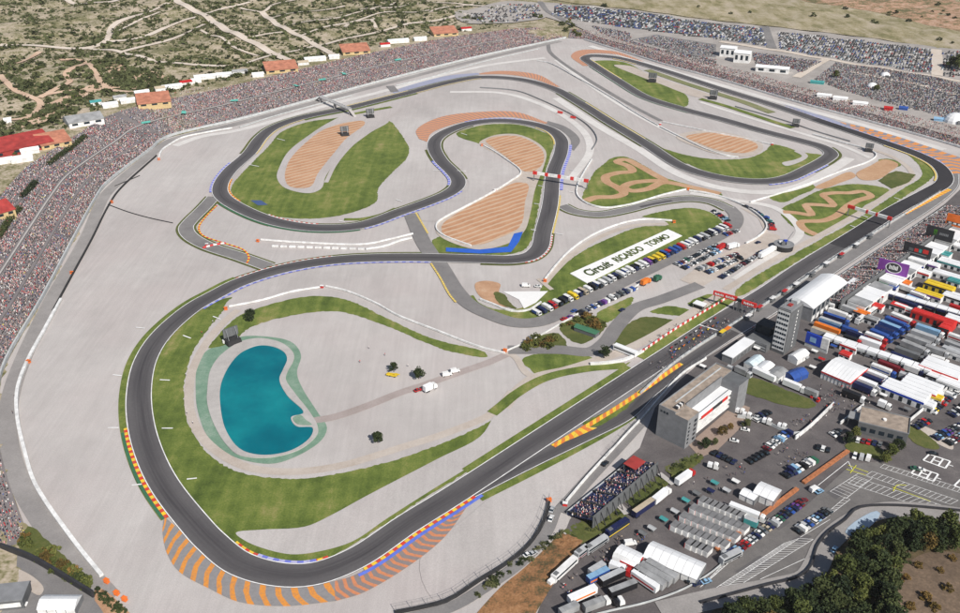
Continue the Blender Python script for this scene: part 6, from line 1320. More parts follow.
def car_mesh(kind):
    mb = MB(); L, W, H = {'car': (4.3, 1.78, 1.46), 'estate': (4.6, 1.8, 1.55), 'van': (5.2, 2.0, 2.3)}[kind]; h = L / 2; w = W / 2
    if kind == 'van': low = [(-h, .35), (h, .35), (h + .02, .9), (h - .35, 1.15), (h - 1.0, 1.25), (-h, 1.25)]; c0, c1, r0, r1 = -h, h - .95, -h + .1, h - 1.75
    else:
        low = [(-h, .38), (h, .32), (h + .03, .62), (h - .15, .78), (h - 1.15, .95), (-h + (.55 if kind == 'car' else .05), .98), (-h, .85)]; c0, c1, r0, r1 = -h + (.45 if kind == 'car' else .05), h - 1.15, -h + (1.15 if kind == 'car' else .35), h - 1.95
    mb.prism(low, -w, w, 0)
    zb = low[-2][1] - .02 if kind != 'van' else 1.25; q = .12 if kind != 'van' else .06
    vs = [(c0, -w + .04, zb), (c1, -w + .04, zb), (c1, w - .04, zb), (c0, w - .04, zb), (r0, -w + .04 + q, H), (r1, -w + .04 + q, H), (r1, w - .04 - q, H), (r0, w - .04 - q, H)]
    mb.add(vs, [(0, 1, 5, 4), (1, 2, 6, 5), (2, 3, 7, 6), (3, 0, 4, 7)], 1 if kind != 'van' else 0); mb.add([(x, y, H + .005) for x, y, _ in vs[4:]], [(0, 1, 2, 3)], 0)
    if kind == 'van': mb.add([(c1 + .01, -w + .12, zb + .02), (c1 + .01, w - .12, zb + .02), (r1 + .1, w - .2, H - .12), (r1 + .1, -w + .2, H - .12)], [(0, 1, 2, 3)], 1)
    for x in (-h + .8, h - .85):
        for s in (-1, 1):
            n = 10; vs = [(x + .32 * math.cos(2 * math.pi * i / n), y, .32 + .32 * math.sin(2 * math.pi * i / n)) for y in (s * w - .1, s * w + .06) for i in range(n)]
            mb.add(vs, [(i, (i + 1) % n, n + (i + 1) % n, n + i) for i in range(n)] + [tuple(range(n)), tuple(range(n, 2 * n))], 2)
    me = mb.mesh(kind); bm = bmesh.new(); bm.from_mesh(me); bmesh.ops.recalc_face_normals(bm, faces=bm.faces); bm.to_mesh(me); bm.free()
    for m in (CM['grey'], M_GLASS, M_TYRE): me.materials.append(m)
    return me
CARM = {k: car_mesh(k) for k in ('car', 'estate', 'van')}
NC = [0]
def car(p, rz, col, label, kind='car', group=None, name=None, z=.35):
    o = link(name or ('parked_car' if kind != 'van' else 'parked_van'), CARM[kind], [CM[col]], loc=(p[0], p[1], z), rz=rz); NC[0] += 1
    return tag(o, label, 'van' if kind == 'van' else 'car', group)
MIXC = ['white', 'silver', 'black', 'grey', 'blue', 'white', 'silver', 'black', 'navy', 'red', 'grey', 'silver', 'light blue', 'green', 'white', 'dark red', 'silver', 'navy', 'black', 'white', 'grey']
def carrow(a, b, n, desc, cols=None, face=90, vans=.12, z=.35, gap=.04):
    p = P(*a); q = P(*b); d = q - p; rz = math.atan2(d.y, d.x) + R(face)
    if abs(face) > 45: n = min(n, max(3, int(d.length / 2.35)))
    for k in range(n):
        if random.random() < gap: continue
        c = (cols or MIXC)[k % len(cols)] if cols else random.choice(MIXC); kind = 'van' if random.random() < vans else random.choice(['car', 'car', 'estate'])
        m = p + d * ((k + .5) / n); m += d.normalized() * random.uniform(-.15, .15)
        car(m, rz + random.uniform(-.04, .04) + (math.pi if random.random() < .4 else 0), c, '%s %s, %s from the left in %s' % (c, 'van' if kind == 'van' else 'car', ORD[k], desc), kind, 'cars parked in ' + desc, z=z)
carrow((676, 266), (718, 245.5), 19, 'the top row of the infield car park'); carrow((683, 269.5), (720, 251), 17, 'the second row of the infield car park')
carrow((697, 271), (737, 254.5), 18, 'the third row of the infield car park'); carrow((704, 275), (741, 259), 17, 'the fourth row of the infield car park'); carrow((720, 279), (766, 251), 20, 'the bottom row of the infield car park')
carrow((724, 236), (738, 231.5), 6, 'the short row above the car park', cols=['blue', 'dark red', 'red', 'black', 'grey', 'white'])
carrow((744, 206.5), (757, 212.5), 6, 'the upper line outside the curved barrier', face=0, cols=['black', 'navy', 'grey']); carrow((758, 213.5), (770, 222.5), 7, 'the middle line outside the curved barrier', face=20, cols=['blue', 'black', 'teal', 'grey']); carrow((771, 224), (773, 231), 5, 'the lower line outside the curved barrier', face=90, cols=['black', 'red', 'dark red'])
carrow((713, 211), (731, 224), 8, 'the line at the sign grass end', face=90, cols=['black', 'white', 'navy', 'red', 'black', 'light blue'])
carrow((578, 315), (636, 288.5), 18, 'the lower line of the truck road', cols=['black', 'grey', 'navy', 'silver', 'blue', 'white', 'navy', 'purple', 'white', 'black', 'white', 'grey'], vans=.3)
carrow((725, 560), (801, 504), 22, 'the row along the orange brick wall', cols=['silver', 'blue', 'blue', 'light blue', 'dark red', 'red', 'white', 'silver', 'navy', 'white', 'grey', 'beige', 'navy', 'silver', 'white', 'green', 'navy', 'black', 'blue', 'navy', 'purple', 'dark red'], gap=0)
carrow((795, 534), (829, 511), 10, 'the short row on the lined tarmac', cols=['black', 'white', 'silver', 'blue', 'white', 'light blue', 'navy', 'black', 'grey', 'black'], gap=0)
carrow((747, 464), (767, 453), 8, 'the black row near the courtyard trees', cols=['black'], gap=0); carrow((765, 451), (789, 433), 9, 'the mixed row in the paddock car park', cols=['dark red', 'white', 'silver', 'white', 'light blue', 'white', 'blue', 'navy', 'white'], gap=0)
carrow((753, 422), (769, 412.5), 5, 'the short row behind the white vans', cols=['white', 'silver', 'navy', 'black', 'black'], gap=0); carrow((712, 453), (736, 464.5), 9, 'the black row below the courtyard', cols=['black', 'navy', 'black'], gap=0)
carrow((783, 478), (814, 461), 11, 'the row beside the upper brick wall', cols=['black', 'navy', 'navy', 'light blue', 'white', 'black', 'white', 'white', 'green', 'white'], vans=.45, gap=0)
carrow((816, 448), (830, 452), 4, 'the group by the upper bricks', cols=['black', 'white', 'black', 'grey'], gap=0); carrow((831, 437), (841, 432), 4, 'the group beside the gate canopy', cols=['white', 'grey', 'black', 'silver'], gap=0)
carrow((914, 429), (929, 421), 6, 'the group by the right-hand wall', cols=['navy', 'black', 'navy', 'red', 'black'], gap=0); carrow((930, 414), (960, 389), 13, 'the row along the right-hand wall', cols=['white', 'yellow', 'navy', 'black', 'red', 'grey', 'dark red', 'navy', 'white', 'silver'], gap=0)
carrow((934, 440), (962, 426), 10, 'the long right-hand car row', cols=['navy', 'light blue', 'black', 'blue', 'purple', 'grey', 'black', 'white']); carrow((946, 445), (964, 436), 6, 'the lowest right-hand car row'); carrow((950, 417), (964, 409), 5, 'the topmost right-hand car row')
carrow((855, 441), (882, 446), 8, 'the row against the medical building', cols=['white', 'dark red', 'red', 'navy', 'grey', 'white', 'light blue', 'silver'], gap=0, face=75); carrow((851, 457), (871, 460), 6, 'the row below the medical hedge', cols=['white', 'silver', 'white', 'navy', 'black', 'light blue'], gap=0, face=75)
def one(x, y, rz, col, label, kind='car', name=None): p = P(x, y); car(p, R(rz), col, label, kind, name=name)
for a in [(745, 431, -20, 'white', 'lone white car in the middle of the paddock car park'), (734, 442, -20, 'white', 'lone white car nearest the courtyard'), (447, 376, 20, 'white', 'left white van of the pair on the gravel track', 'van'), (455, 372.5, 20, 'white', 'right white van of the pair on the gravel track', 'van'), (418, 391.5, 30, 'red', 'small red car behind the white truck on the gravel'),
          (526, 287, -5, 'white', 'white van at the head of the pale concrete triangle', 'van'), (538, 287.5, -10, 'white', 'white car beside the sign barrier end'), (551, 520, 70, 'white', 'white car on the road beside the orange shelter'), (552, 511, 70, 'silver', 'silver car nearest the orange shelter'), (528, 556, 35, 'white', 'white car on the embankment road'), (533, 555, 35, 'silver', 'silver car next to the white one on the embankment road'), (605, 465, 50, 'black', 'black car behind the grandstand barrier'),
          (622, 311, 45, 'navy', 'dark blue car alone on the infield access road'), (630, 545, 10, 'white', 'small white van near the long white marquee', 'van'), (22, 606, 5, 'white', 'white car parked by the lower left house'), (13, 607, 5, 'grey', 'grey car parked by the lower left house'), (553, 583, 45, 'white', 'white van at the head of the coach line', 'van'), (803, 502, 20, 'dark red', 'dark red car by the gate of the brick wall'), (814, 491, 30, 'white', 'white van in the bay above the brick gate', 'van'), (819, 493, 30, 'light blue', 'light blue car beside the white van at the brick gate'),
          (706, 583, 25, 'light blue', 'light blue car in the lower left parking bays'), (690, 582, 25, 'black', 'black car under the kerb wall by the marquee'), (697, 585, 25, 'navy', 'dark car under the kerb wall by the marquee'), (834, 551, 50, 'light blue', 'pale blue car on the access road bend'), (915, 470, -20, 'green', 'dark green car beside the first helicopter pad'), (920, 471, -20, 'white', 'white car on the first helicopter pad'), (933, 455, -20, 'black', 'black car beside the upper helicopter pad'), (742, 425, 60, 'grey', 'grey car by the courtyard'), (758, 243.5, 30, 'navy', 'dark blue car at the barrier tip by the car park'), (574, 312, 45, 'blue', 'blue car at the lower end of the truck road'), (564, 320, 30, 'red', 'red car at the foot of the truck road'), (570, 318, 30, 'purple', 'purple car beside the red one on the truck road')]: one(*a)
# articulated trucks, vans and coaches: ends given at roof height
WHEEL = MB(); n_ = 12; WHEEL.add([(.5 * math.cos(2 * math.pi * i / n_), y, .5 + .5 * math.sin(2 * math.pi * i / n_)) for y in (-.15, .15) for i in range(n_)], [(i, (i + 1) % n_, n_ + (i + 1) % n_, n_ + i) for i in range(n_)] + [tuple(range(n_)), tuple(range(n_, 2 * n_))]); WHEEL = WHEEL.mesh('wheel'); WHEEL.materials.append(M_TYRE)
TP = {k: paint(v, .45, name='truck_paint_' + k.replace(' ', '_'), dirt=.15) for k, v in CC.items()}; TP['pale'] = M_ROOFW; TP['roof grey'] = M_ROOFG
def truck(e, body, cab, label, roof=None, w=2.55, h=3.9, stripe=None, name='truck', cat='truck', group=None, zr=None):
    x0, y0, x1, y1 = e; p = P(x0, y0, zr or h); q = P(x1, y1, zr or h); L = (q - p).length; m = (p + q) / 2
    t = thing(name, label, cat, (m.x, m.y, .35), math.atan2(q.y - p.y, q.x - p.x), group); hl = L / 2; c = hl - 2.3 if cab else hl
    tr = MB(); tr.box(-hl, c - (.5 if cab else 0), -w / 2, w / 2, .95, h, top=1).obj('trailer_body', [TP[body], TP[roof or body]], t)
    tb = t.children[0]
    if stripe: MB().box(-hl + .4, c - 1.0, -w / 2 - .04, w / 2 + .04, 1.7, 2.5).obj('stripe', TP[stripe], tb)
    for k in range(max(2, int(L / 3))): x = -hl + (c + hl - .5) * (k + .5) / max(2, int(L / 3)); MB().box(x - .06, x + .06, -w / 2, w / 2, h, h + .06).obj('roof_rib', TP[roof or body], tb)
    if cab:
        cb = MB(); cb.prism([(hl - 2.2, .6), (hl, .6), (hl + .02, 1.6), (hl - .35, 2.9), (hl - 1.0, 3.3), (hl - 2.2, 3.3)], -w / 2 + .03, w / 2 - .03).obj('cab', TP[cab], t); k = t.children[-1]
        MB().add([(hl + .04, -w / 2 + .2, 1.7), (hl + .04, w / 2 - .2, 1.7), (hl - .30, w / 2 - .25, 2.85), (hl - .30, -w / 2 + .25, 2.85)], [(0, 1, 2, 3)]).obj('windscreen', M_GLASS, k)
    for x in ((-hl + 1.2, -hl + 2.4, hl - 1.2) if cab else (-hl + 1.2, -hl + 2.4)):
        for s in (-1, 1): link('wheel', WHEEL, [], t, loc=(x, s * (w / 2 - .2), 0))
    if not cab: MB().box(hl - 2.2, hl - 1.9, -.8, .8, 0, .95).obj('landing_leg', M_DARK, t)
    return t
def coach(e, body, label, stripe=None, h=3.4, roof=None, name='coach', cat='coach'):
    x0, y0, x1, y1 = e; p = P(x0, y0, h); q = P(x1, y1, h); L = (q - p).length; m = (p + q) / 2; t = thing(name, label, cat, (m.x, m.y, .35), math.atan2(q.y - p.y, q.x - p.x)); hl = L / 2
    MB().prism([(-hl, .4), (hl, .4), (hl + .03, 1.4), (hl - .4, h), (-hl + .15, h)], -1.25, 1.25).obj('body', TP[body], t); b = t.children[0]
    for s in (-1, 1): MB().box(-hl + .6, hl - .9, s * 1.25 - .03, s * 1.25 + .03, h * .52, h * .82).obj('window_band', M_GLASS, b)
    MB().add([(hl + .05, -1.1, 1.45), (hl + .05, 1.1, 1.45), (hl - .33, 1.1, h - .25), (hl - .33, -1.1, h - .25)], [(0, 1, 2, 3)]).obj('windscreen', M_GLASS, b)
    if stripe: MB().box(-hl + .2, hl - .3, -1.29, 1.29, .8, 1.3).obj('stripe', TP[stripe], b)
    MB().box(-hl + 1, -hl + 3, -.8, .8, h, h + .25).obj('roof_unit', TP[roof or 'grey'], b)
    for x in (-hl + 1.6, hl - 1.8):
        for s in (-1, 1): link('wheel', WHEEL, [], t, loc=(x, s * 1.1, 0))
    return t
# the infield truck rows
seq = ['white', 'navy', 'white', 'red', 'white', 'black', 'white', 'yellow', 'white', 'beige', 'white', 'black', 'white', 'white', 'silver', 'white', 'navy', 'white', 'white', 'white', 'black', 'white', 'white', 'purple', 'yellow', 'yellow', 'yellow', 'blue', 'red', 'blue', 'blue', 'red', 'white', 'white', 'white', 'navy', 'white', 'silver', 'black', 'white', 'navy', 'white', 'white', 'red']
nrow = len(seq); a = P(534, 316, 0); b = P(729, 227, 0)
for k, c in enumerate(seq):
    m = a + (b - a) * ((k + .5) / nrow); d = (b - a).normalized(); nrm = Vector((d.y, -d.x, 0)); L = 6.2 + (k * 37 % 5) * .4; cabc = c if k % 4 else random.choice(['white', 'black', 'navy'])
    dark = random.choice(['black', 'navy', 'blue', c])
    t = thing('race_truck', '%s truck, %s from the left in the long row below the lettered sign' % (c, ORD[k]), 'truck', (m.x, m.y, .5), math.atan2(nrm.y, nrm.x), 'trucks in the row below the lettered sign'); h = 2.5 + (k * 13 % 4) * .15
    MB().box(-L / 2, L / 2 - 2.3, -1.25, 1.25, .8, h, top=1).obj('cargo_body', [TP[dark if k % 3 == 0 else c], TP[c]], t); MB().prism([(L / 2 - 2.1, .5), (L / 2, .5), (L / 2 + .02, 1.3), (L / 2 - .4, 2.4), (L / 2 - 2.1, 2.5)], -1.2, 1.2).obj('cab', TP[cabc], t)
    MB().add([(L / 2 + .04, -1.05, 1.35), (L / 2 + .04, 1.05, 1.35), (L / 2 - .36, 1.0, 2.3), (L / 2 - .36, -1.0, 2.3)], [(0, 1, 2, 3)]).obj('windscreen', M_GLASS, t.children[1])
    for x in (-L / 2 + 1.2, L / 2 - 1.2):
        for s in (-1, 1): link('wheel', WHEEL, [], t, loc=(x, s * 1.1, -.15))
for e, c, cb, lab in [((642, 281, 650, 277), 'orange', 'orange', 'orange lorry at the right end of the lower truck row'), ((655, 277, 661, 274), 'green', 'green', 'green lorry beyond the orange one on the truck road'), ((728, 245, 739, 242), 'pale', 'white', 'white lorry at the head of the infield car park'), ((718, 247, 726, 242), 'red', 'black', 'red lorry beside the white lorry at the car park head'), ((760, 254, 776, 245), 'pale', 'white', 'white articulated truck left of the black round tank'), ((424, 387, 436, 381.5), 'pale', 'white', 'white box truck by the trees on the gravel')]: truck(e, c, cb, lab)
p = P(392, 376.5); t = thing('mobile_crane', 'yellow mobile crane lying low beside the dark gravel tree', 'crane', (p.x, p.y, .3), R(-20)); t.scale = (.75, .75, .75); MB().box(-4, 3, -1.2, 1.2, .6, 1.5).obj('chassis', TP['yellow'], t); MB().box(2.2, 4, -1.1, 1.1, 1.0, 2.5).obj('cab', TP['yellow'], t); mb = MB(); mb.bar((-3, 0, 2), (6, 0, 2.6), .6); mb.obj('boom', TP['yellow'], t)
for x in (-3, -1, 2.6):
    for s in (-1, 1): link('wheel', WHEEL, [], t, loc=(x, s * 1.05, 0))
# truck yard, lower centre
for e, c, cb, lab, kw in [((634, 512, 653, 499), 'navy', None, 'grey-roofed trailer with dark blue sides on the truck yard', dict(roof='beige')), ((654, 499, 670, 486), 'pale', 'white', 'white truck in front of the blue-sided trailer', {}), ((677, 480, 694, 468), 'pale', 'red', 'white trailer with red tractor near the courtyard', {}),
                      ((588, 578, 608, 568), 'blue', None, 'blue trailer with orange tail in the lower truck yard', dict(roof='light blue', stripe='orange')), ((590, 571, 604, 562.5), 'silver', None, 'silver trailer behind the blue one in the lower yard', {}), ((601, 580, 624, 569), 'black', None, 'black trailer with open side in the lower truck yard', dict(roof='silver')), ((610, 591, 636, 581), 'black', None, 'black trailer with grey roof in the lower truck yard', dict(roof='roof grey')),
                      ((569, 598, 596, 586), 'pale', None, 'white trailer with orange and red stripe at lower centre', dict(stripe='orange')), ((584, 606, 610, 596), 'roof grey', 'white', 'grey-roofed truck at the bottom picture edge', {}), ((560, 611, 578, 603), 'roof grey', None, 'grey trailer cut by the bottom picture edge', {}), ((614, 602, 624, 599), 'black', 'white', 'black flatbed truck with white cab at the bottom', dict(h=2.6)),
                      ((636, 567, 665, 584), 'roof grey', None, 'first long grey trailer of the row beside the kerb wall', dict(w=3.2)), ((641, 563, 671, 580.5), 'roof grey', None, 'second long grey trailer of the row beside the kerb wall', dict(w=3.2)), ((647, 560, 677, 577), 'roof grey', None, 'third long grey trailer of the row beside the kerb wall', dict(w=3.2)), ((633, 570, 658, 587), 'pale', None, 'white trailer with red front beside the grey trailers', dict(stripe='red')),
                      ((613, 555, 640, 562), 'pale', None, 'white trailer with dark roof hatch behind the hospitality tents', dict(roof='white')), ((610, 562, 632, 570), 'pale', 'red', 'white truck with red cab in the lower yard', {}), ((730, 503, 766, 517), 'pale', 'white', 'white tanker-like truck with two red dots by the brick wall', dict(h=3.6)), ((745, 517, 758, 522), 'teal', None, 'pale trailer at the tail of the red-dotted truck', dict(roof='silver'))]:
    truck(e, c, cb, lab, **kw)
for e, c, lab, st in [((553, 577, 576, 556), 'white', 'white coach on the lower edge of the truck yard', None), ((576, 554, 588, 545), 'silver', 'dark-windowed coach behind the white coach', 'dark red'), ((586, 549, 607, 535), 'silver', 'silver coach at the foot of the grassy embankment', 'black'), ((607, 532, 628, 518), 'navy', 'dark blue and yellow coach below the concrete steps', 'yellow'), ((721, 559, 741, 549), 'silver', 'silver coach parked by the lower brick wall', 'black')]: coach(e, c, lab, st)
# portable cabins in five rows
M_CABR = paint((.19, .19, .195), .7, name='cabin_roof', dirt=.25)
def cabin(px, py, row, k, total):
    p = P(px, py); t = thing('portable_cabin', 'grey-roofed cabin with white door, %s from the left in the %s row of cabins' % (ORD[k], ['top', 'second', 'third', 'fourth', 'lowest'][row]), 'cabin', (p.x, p.y, .2), R(-44) , 'portable cabins in five rows')
    MB().box(0, 2.85, 0, 4.3, 0, 2.6, top=1).obj('body', [M_WALLW, M_CABR], t); MB().box(.25, 2.6, -.08, .02, .05, 2.58).obj('door', M_WALLW, t); MB().box(0, .2, -.1, .03, 0, 2.6).obj('corner_strip', M_RED, t); MB().box(0, 2.85, 0, 4.3, 2.6, 2.72).obj('roof', M_CABR, t)
for r_, (a, b, n) in enumerate([((697, 505), (740, 522), 8), ((688, 513), (744, 535.5), 9), ((678, 521), (735, 544), 9), ((669, 530), (724, 551.5), 9), ((684, 548), (706, 557), 4)]):
    p0 = P(*a); p1 = P(*b)
    for k in range(n): 
        x = a[0] + (b[0] - a[0]) * k / n; y = a[1] + (b[1] - a[1]) * k / n; cabin(x, y, r_, k, n)
# marquees and hospitality tents
def marquee(e, W, he, hr, label, roof=None, wall=None, bays=5, name='marquee', flat=False, trim=None):
    x0, y0, x1, y1 = e; z = (he + hr) / 2; p = P(x0, y0, z); q = P(x1, y1, z); L = (q - p).length; m = (p + q) / 2; t = thing(name, label, 'tent', (m.x, m.y, .2), math.atan2(q.y - p.y, q.x - p.x)); roof = roof or M_ROOFW; wall = wall or M_WALLW
    MB().box(-L / 2 + .1, L / 2 - .1, -W / 2 + .1, W / 2 - .1, 0, he).obj('wall', wall, t)
    for k in range(bays):
        a = -L / 2 + L * k / bays; b = a + L / bays
        prof = [(-W / 2 - .2, he), (-W / 4, he + (hr - he) * .68), (0, hr), (W / 4, he + (hr - he) * .68), (W / 2 + .2, he)]; MB().prism(prof, a + .06, b - .06, axis='x').obj('roof_bay', roof, t)
        MB().box(b - .1, b + .1, -W / 2 - .05, W / 2 + .05, 0, he * .98).obj('frame', M_STEEL, t)
    if trim:
        MB().box(-L / 2, L / 2, -W / 2 - .25, -W / 2 - .05, he - .9, he).obj('valance', trim, t); MB().box(L / 2 + .02, L / 2 + .2, -W / 2, W / 2, he - .9, he).obj('valance', trim, t)
    return t
def hospitality(cx, cy, L, W, h, label, roof, wall, trim, rz=R(-44), units=3):
    p = P(cx, cy, h); t = thing('hospitality_unit', label, 'hospitality unit', (p.x, p.y, .2), rz)
    MB().box(-L / 2, L / 2, -W / 2, W / 2, 0, h, top=1).obj('body', [wall, roof], t)
    for k in range(units):
        y = -W / 2 + W * (k + .5) / units; MB().box(-L / 2 + .4, L / 2 - .4, y - W / units * .38, y + W / units * .38, h, h + .35).obj('roof_panel', roof, t)
    MB().box(-L / 2 - .05, L / 2 + .05, -W / 2 - .12, -W / 2, h - 1.2, h - .1).obj('fascia', trim, t); MB().box(-L / 2 - .12, -L / 2, -W / 2, W / 2, h - 1.2, h - .1).obj('fascia', trim, t)
    for k in range(max(2, int(L / 4))): x = -L / 2 + L * (k + .5) / max(2, int(L / 4)); MB().box(x - .9, x + .9, -W / 2 - .06, -W / 2, .3, h - 1.6).obj('window', M_GLASS, t)
    for k in range(max(1, int(W / 4))): y = -W / 2 + W * (k + .5) / max(1, int(W / 4)); MB().box(-L / 2 - .06, -L / 2, y - .9, y + .9, .3, h - 1.6).obj('window', M_GLASS, t)
    return t
marquee((648, 547, 702, 570), 10, 3.6, 5.8, 'long white marquee with seven bays below the cabins', bays=7)
marquee((617, 549, 640, 560), 8, 3.2, 4.6, 'white hospitality tent left of the long marquee', bays=4, trim=M_RED)
marquee((757, 486, 778, 495), 9, 4, 5.2, 'white tent beside the brick wall gate', bays=3); marquee((742, 490, 757, 497), 5, 3, 4, 'small white tent left of the gate tent', bays=2)
marquee((831, 362, 860, 374), 20, 4.5, 7.0, 'big white ribbed marquee in the paddock centre', bays=8, trim=M_RED)
marquee((40, 601, 78, 601), 7, 3, 4.8, 'white peaked marquee in the lower left yard', bays=4)
marquee((749, 364, 760, 356), 6, 3.5, 5, 'pale blue-white tent left in the row below the tower', bays=2, roof=paint((.55, .64, .68), .5, name='pale_blue_canvas')); marquee((761, 369, 770, 362), 6, 3.5, 4.6, 'second white tent in the row below the tower', bays=2); marquee((773, 375, 783, 368), 7, 3.5, 4.6, 'third pale tent in the row below the tower', bays=2, roof=M_ROOFG)
marquee((789, 375, 804, 369), 7, 3, 4.8, 'bright blue tent below the control tower', bays=2, roof=TP['blue'], wall=TP['blue']); marquee((793, 357, 805, 350), 6, 3.5, 5, 'white peaked tent at the foot of the tower', bays=2)
for e, c, cb, lab, kw in [((754, 367, 776, 377), 'pale', None, 'long white trailer in front of the tents below the tower', dict(w=3.2)), ((784, 379, 806, 388), 'pale', 'white', 'white truck beside the paddock grass', {}), ((806, 388, 818, 393), 'roof grey', None, 'grey trailer beside the red forklift', {}),
                      ((850, 380, 877, 391), 'navy', 'white', 'lowest navy truck in the group right of the big marquee', dict(w=3)), ((854, 375.5, 882, 387), 'pale', 'white', 'white truck second from below right of the big marquee', dict(w=3)), ((858, 371.5, 887, 383), 'navy', 'white', 'upper navy truck right of the big marquee', dict(w=3)), ((863, 368, 892, 379.5), 'pale', 'red', 'white truck with red cab right of the big marquee', dict(stripe='red')), ((872, 363.5, 897, 373), 'white', 'blue', 'white truck with blue cab right of the big marquee', dict(stripe='blue')), ((879, 360, 905, 370), 'dark red', 'dark red', 'maroon truck at the top of the group by the walkway', {}),
                      ((860, 337, 886, 346), 'pale', 'red', 'white truck with red cab above the covered walkway', dict(w=3.2)), ((866, 332, 888, 340), 'white', 'red', 'second white truck with red cab above the covered walkway', dict(stripe='red')),
                      ((871, 329, 893, 338), 'blue', 'blue', 'first blue truck of the blue group in the upper paddock', dict(w=3)), ((876, 325, 899, 334), 'blue', 'blue', 'second blue truck of the blue group in the upper paddock', dict(w=3, roof='navy')), ((881, 320.5, 905, 330), 'blue', 'blue', 'third blue truck of the blue group in the upper paddock', dict(w=3, roof='light blue')), ((886, 316.5, 910, 326), 'blue', 'blue', 'fourth blue truck of the blue group in the upper paddock', dict(w=3)), ((892, 312.5, 916, 322), 'white', 'red', 'white truck with red end above the blue trucks', dict(w=3, stripe='red')),
                      ((891, 352, 917, 362), 'black', 'black', 'black truck nearest the walkway in the grey group', dict(roof='navy')), ((896, 346.5, 925, 357), 'grey', 'grey', 'dark grey truck second in the grey group', dict(w=3)), ((902, 340, 930, 351), 'roof grey', 'silver', 'grey truck third in the grey group', dict(w=3.4)), ((907, 334.5, 936, 345), 'roof grey', 'silver', 'grey truck fourth in the grey group', dict(w=3.4)), ((912, 329.5, 941, 339.5), 'silver', 'silver', 'silver truck fifth in the grey group', dict(w=3.2)), ((917, 324, 945, 333.5), 'light blue', 'white', 'pale blue truck at the top of the grey group', dict(w=3)),
                      ((820, 317, 846, 326), 'light blue', 'blue', 'pale blue truck behind the pit building', dict(roof='silver', stripe='blue')), ((824, 312.5, 850, 321), 'navy', 'blue', 'navy truck behind the pit building', dict(roof='blue')), ((815, 322, 840, 331), 'orange', None, 'orange awning trailer behind the pit building', dict(roof='orange', h=3.2)),
                      ((847, 300, 868, 308), 'beige', None, 'pale orange trailer left of the black and white coach', dict(roof='beige')), ((840, 304, 862, 312), 'silver', 'white', 'silver trailer in the row behind the pit building', {}), ((853, 296, 874, 304), 'white', 'red', 'white trailer with red cab below the white roof', dict(stripe='red')),
                      ((911, 291, 930, 298), 'white', 'white', 'white truck left of the yellow tent', dict(stripe='purple')), ((907, 295, 927, 302.5), 'light blue', 'navy', 'pale truck with navy cab left of the yellow tent', {}), ((871, 412, 897, 421), 'silver', 'white', 'silver truck behind the flat-roofed building', dict(w=3)), ((867, 416, 892, 424.5), 'pale', 'white', 'white truck touching the flat-roofed building', {}), ((879, 400, 892, 405), 'pale', 'white', 'short white truck above the flat-roofed building', {}),
                      ((942, 392, 934, 399), 'white', 'white', 'white minibus by the yellow awning', dict(h=2.8)), ((934, 303, 960, 312), 'silver', 'white', 'silver trailer at the right edge of the upper paddock', {}), ((946, 340, 972, 350), 'roof grey', 'white', 'grey trailer at the right picture edge', dict(w=3.4)), ((943, 346, 968, 356), 'silver', 'white', 'silver trailer at the right picture edge', dict(w=3.2))]:
    truck(e, c, cb, lab, **kw)
coach((857, 320, 879, 305), 'white', 'black and white coach between the upper paddock groups', 'black')
for e, c, cb, lab, kw in [((829, 308, 852, 316), 'white', 'white', 'white trailer nearest the pit building gable', {}), ((812, 327, 836, 335.5), 'silver', None, 'silver trailer just above the left walkway end', dict(roof='beige')), ((848, 330, 868, 337), 'navy', 'navy', 'navy trailer left of the white trucks by the walkway', {}), ((844, 335, 862, 341), 'black', 'red', 'black trailer touching the covered walkway', {}), ((843, 326, 862, 333), 'blue', 'white', 'blue trailer below the black and white coach', {}),
                      ((895, 303, 917, 311), 'white', 'white', 'white trailer below the dark blue walkway', dict(stripe='red')), ((900, 299.5, 922, 307), 'navy', 'white', 'navy trailer hugging the dark blue walkway', {}), ((926, 345, 950, 353), 'roof grey', 'silver', 'grey trailer right of the grey truck group', dict(w=3.2)), ((931, 355, 950, 361), 'white', 'white', 'white trailer above the red-edged hospitality tent', {}), ((949, 333, 972, 341), 'white', 'white', 'white trailer at the far right of the grey group', dict(stripe='red')),
                      ((905, 364, 925, 371.5), 'white', 'navy', 'white trailer with navy cab below the walkway', {}), ((900, 372, 922, 380), 'silver', 'white', 'silver trailer above the blue-fronted hospitality block', {}), ((843, 389, 866, 398), 'black', 'white', 'black trailer with white cab in front of the big marquee trucks', dict(w=2.8)), ((900, 284, 920, 291), 'white', 'orange', 'white trailer with orange cab beside the orange tent', {}), ((916, 300, 938, 307), 'white', 'navy', 'white trailer right of the yellow roofs walkway', dict(stripe='blue')), ((950, 304, 972, 311), 'red', 'red', 'red trailer at the right edge above the red awning', {}), ((736, 366, 752, 373), 'roof grey', 'silver', 'grey trailer left of the tents below the tower', {}), ((926, 243, 942, 248.5), 'white', 'white', 'white trailer between the dark and claw billboards', {}), ((946, 236, 966, 242), 'silver', 'white', 'silver trailer under the right-hand billboards', {})]:
    truck(e, c, cb, lab, **kw)
hospitality(868, 287, 24, 11, 5.5, 'white hospitality roof with red scribble behind the pit stand', M_ROOFW, M_WALLW, M_RED); hospitality(934, 316, 24, 5, 4.8, 'red awning across the top of the grey truck group', M_RED, M_RED, M_RED); hospitality(948, 324, 6, 14, 4.6, 'red awning end at the right of the grey truck group', M_RED, M_RED, M_DARK)
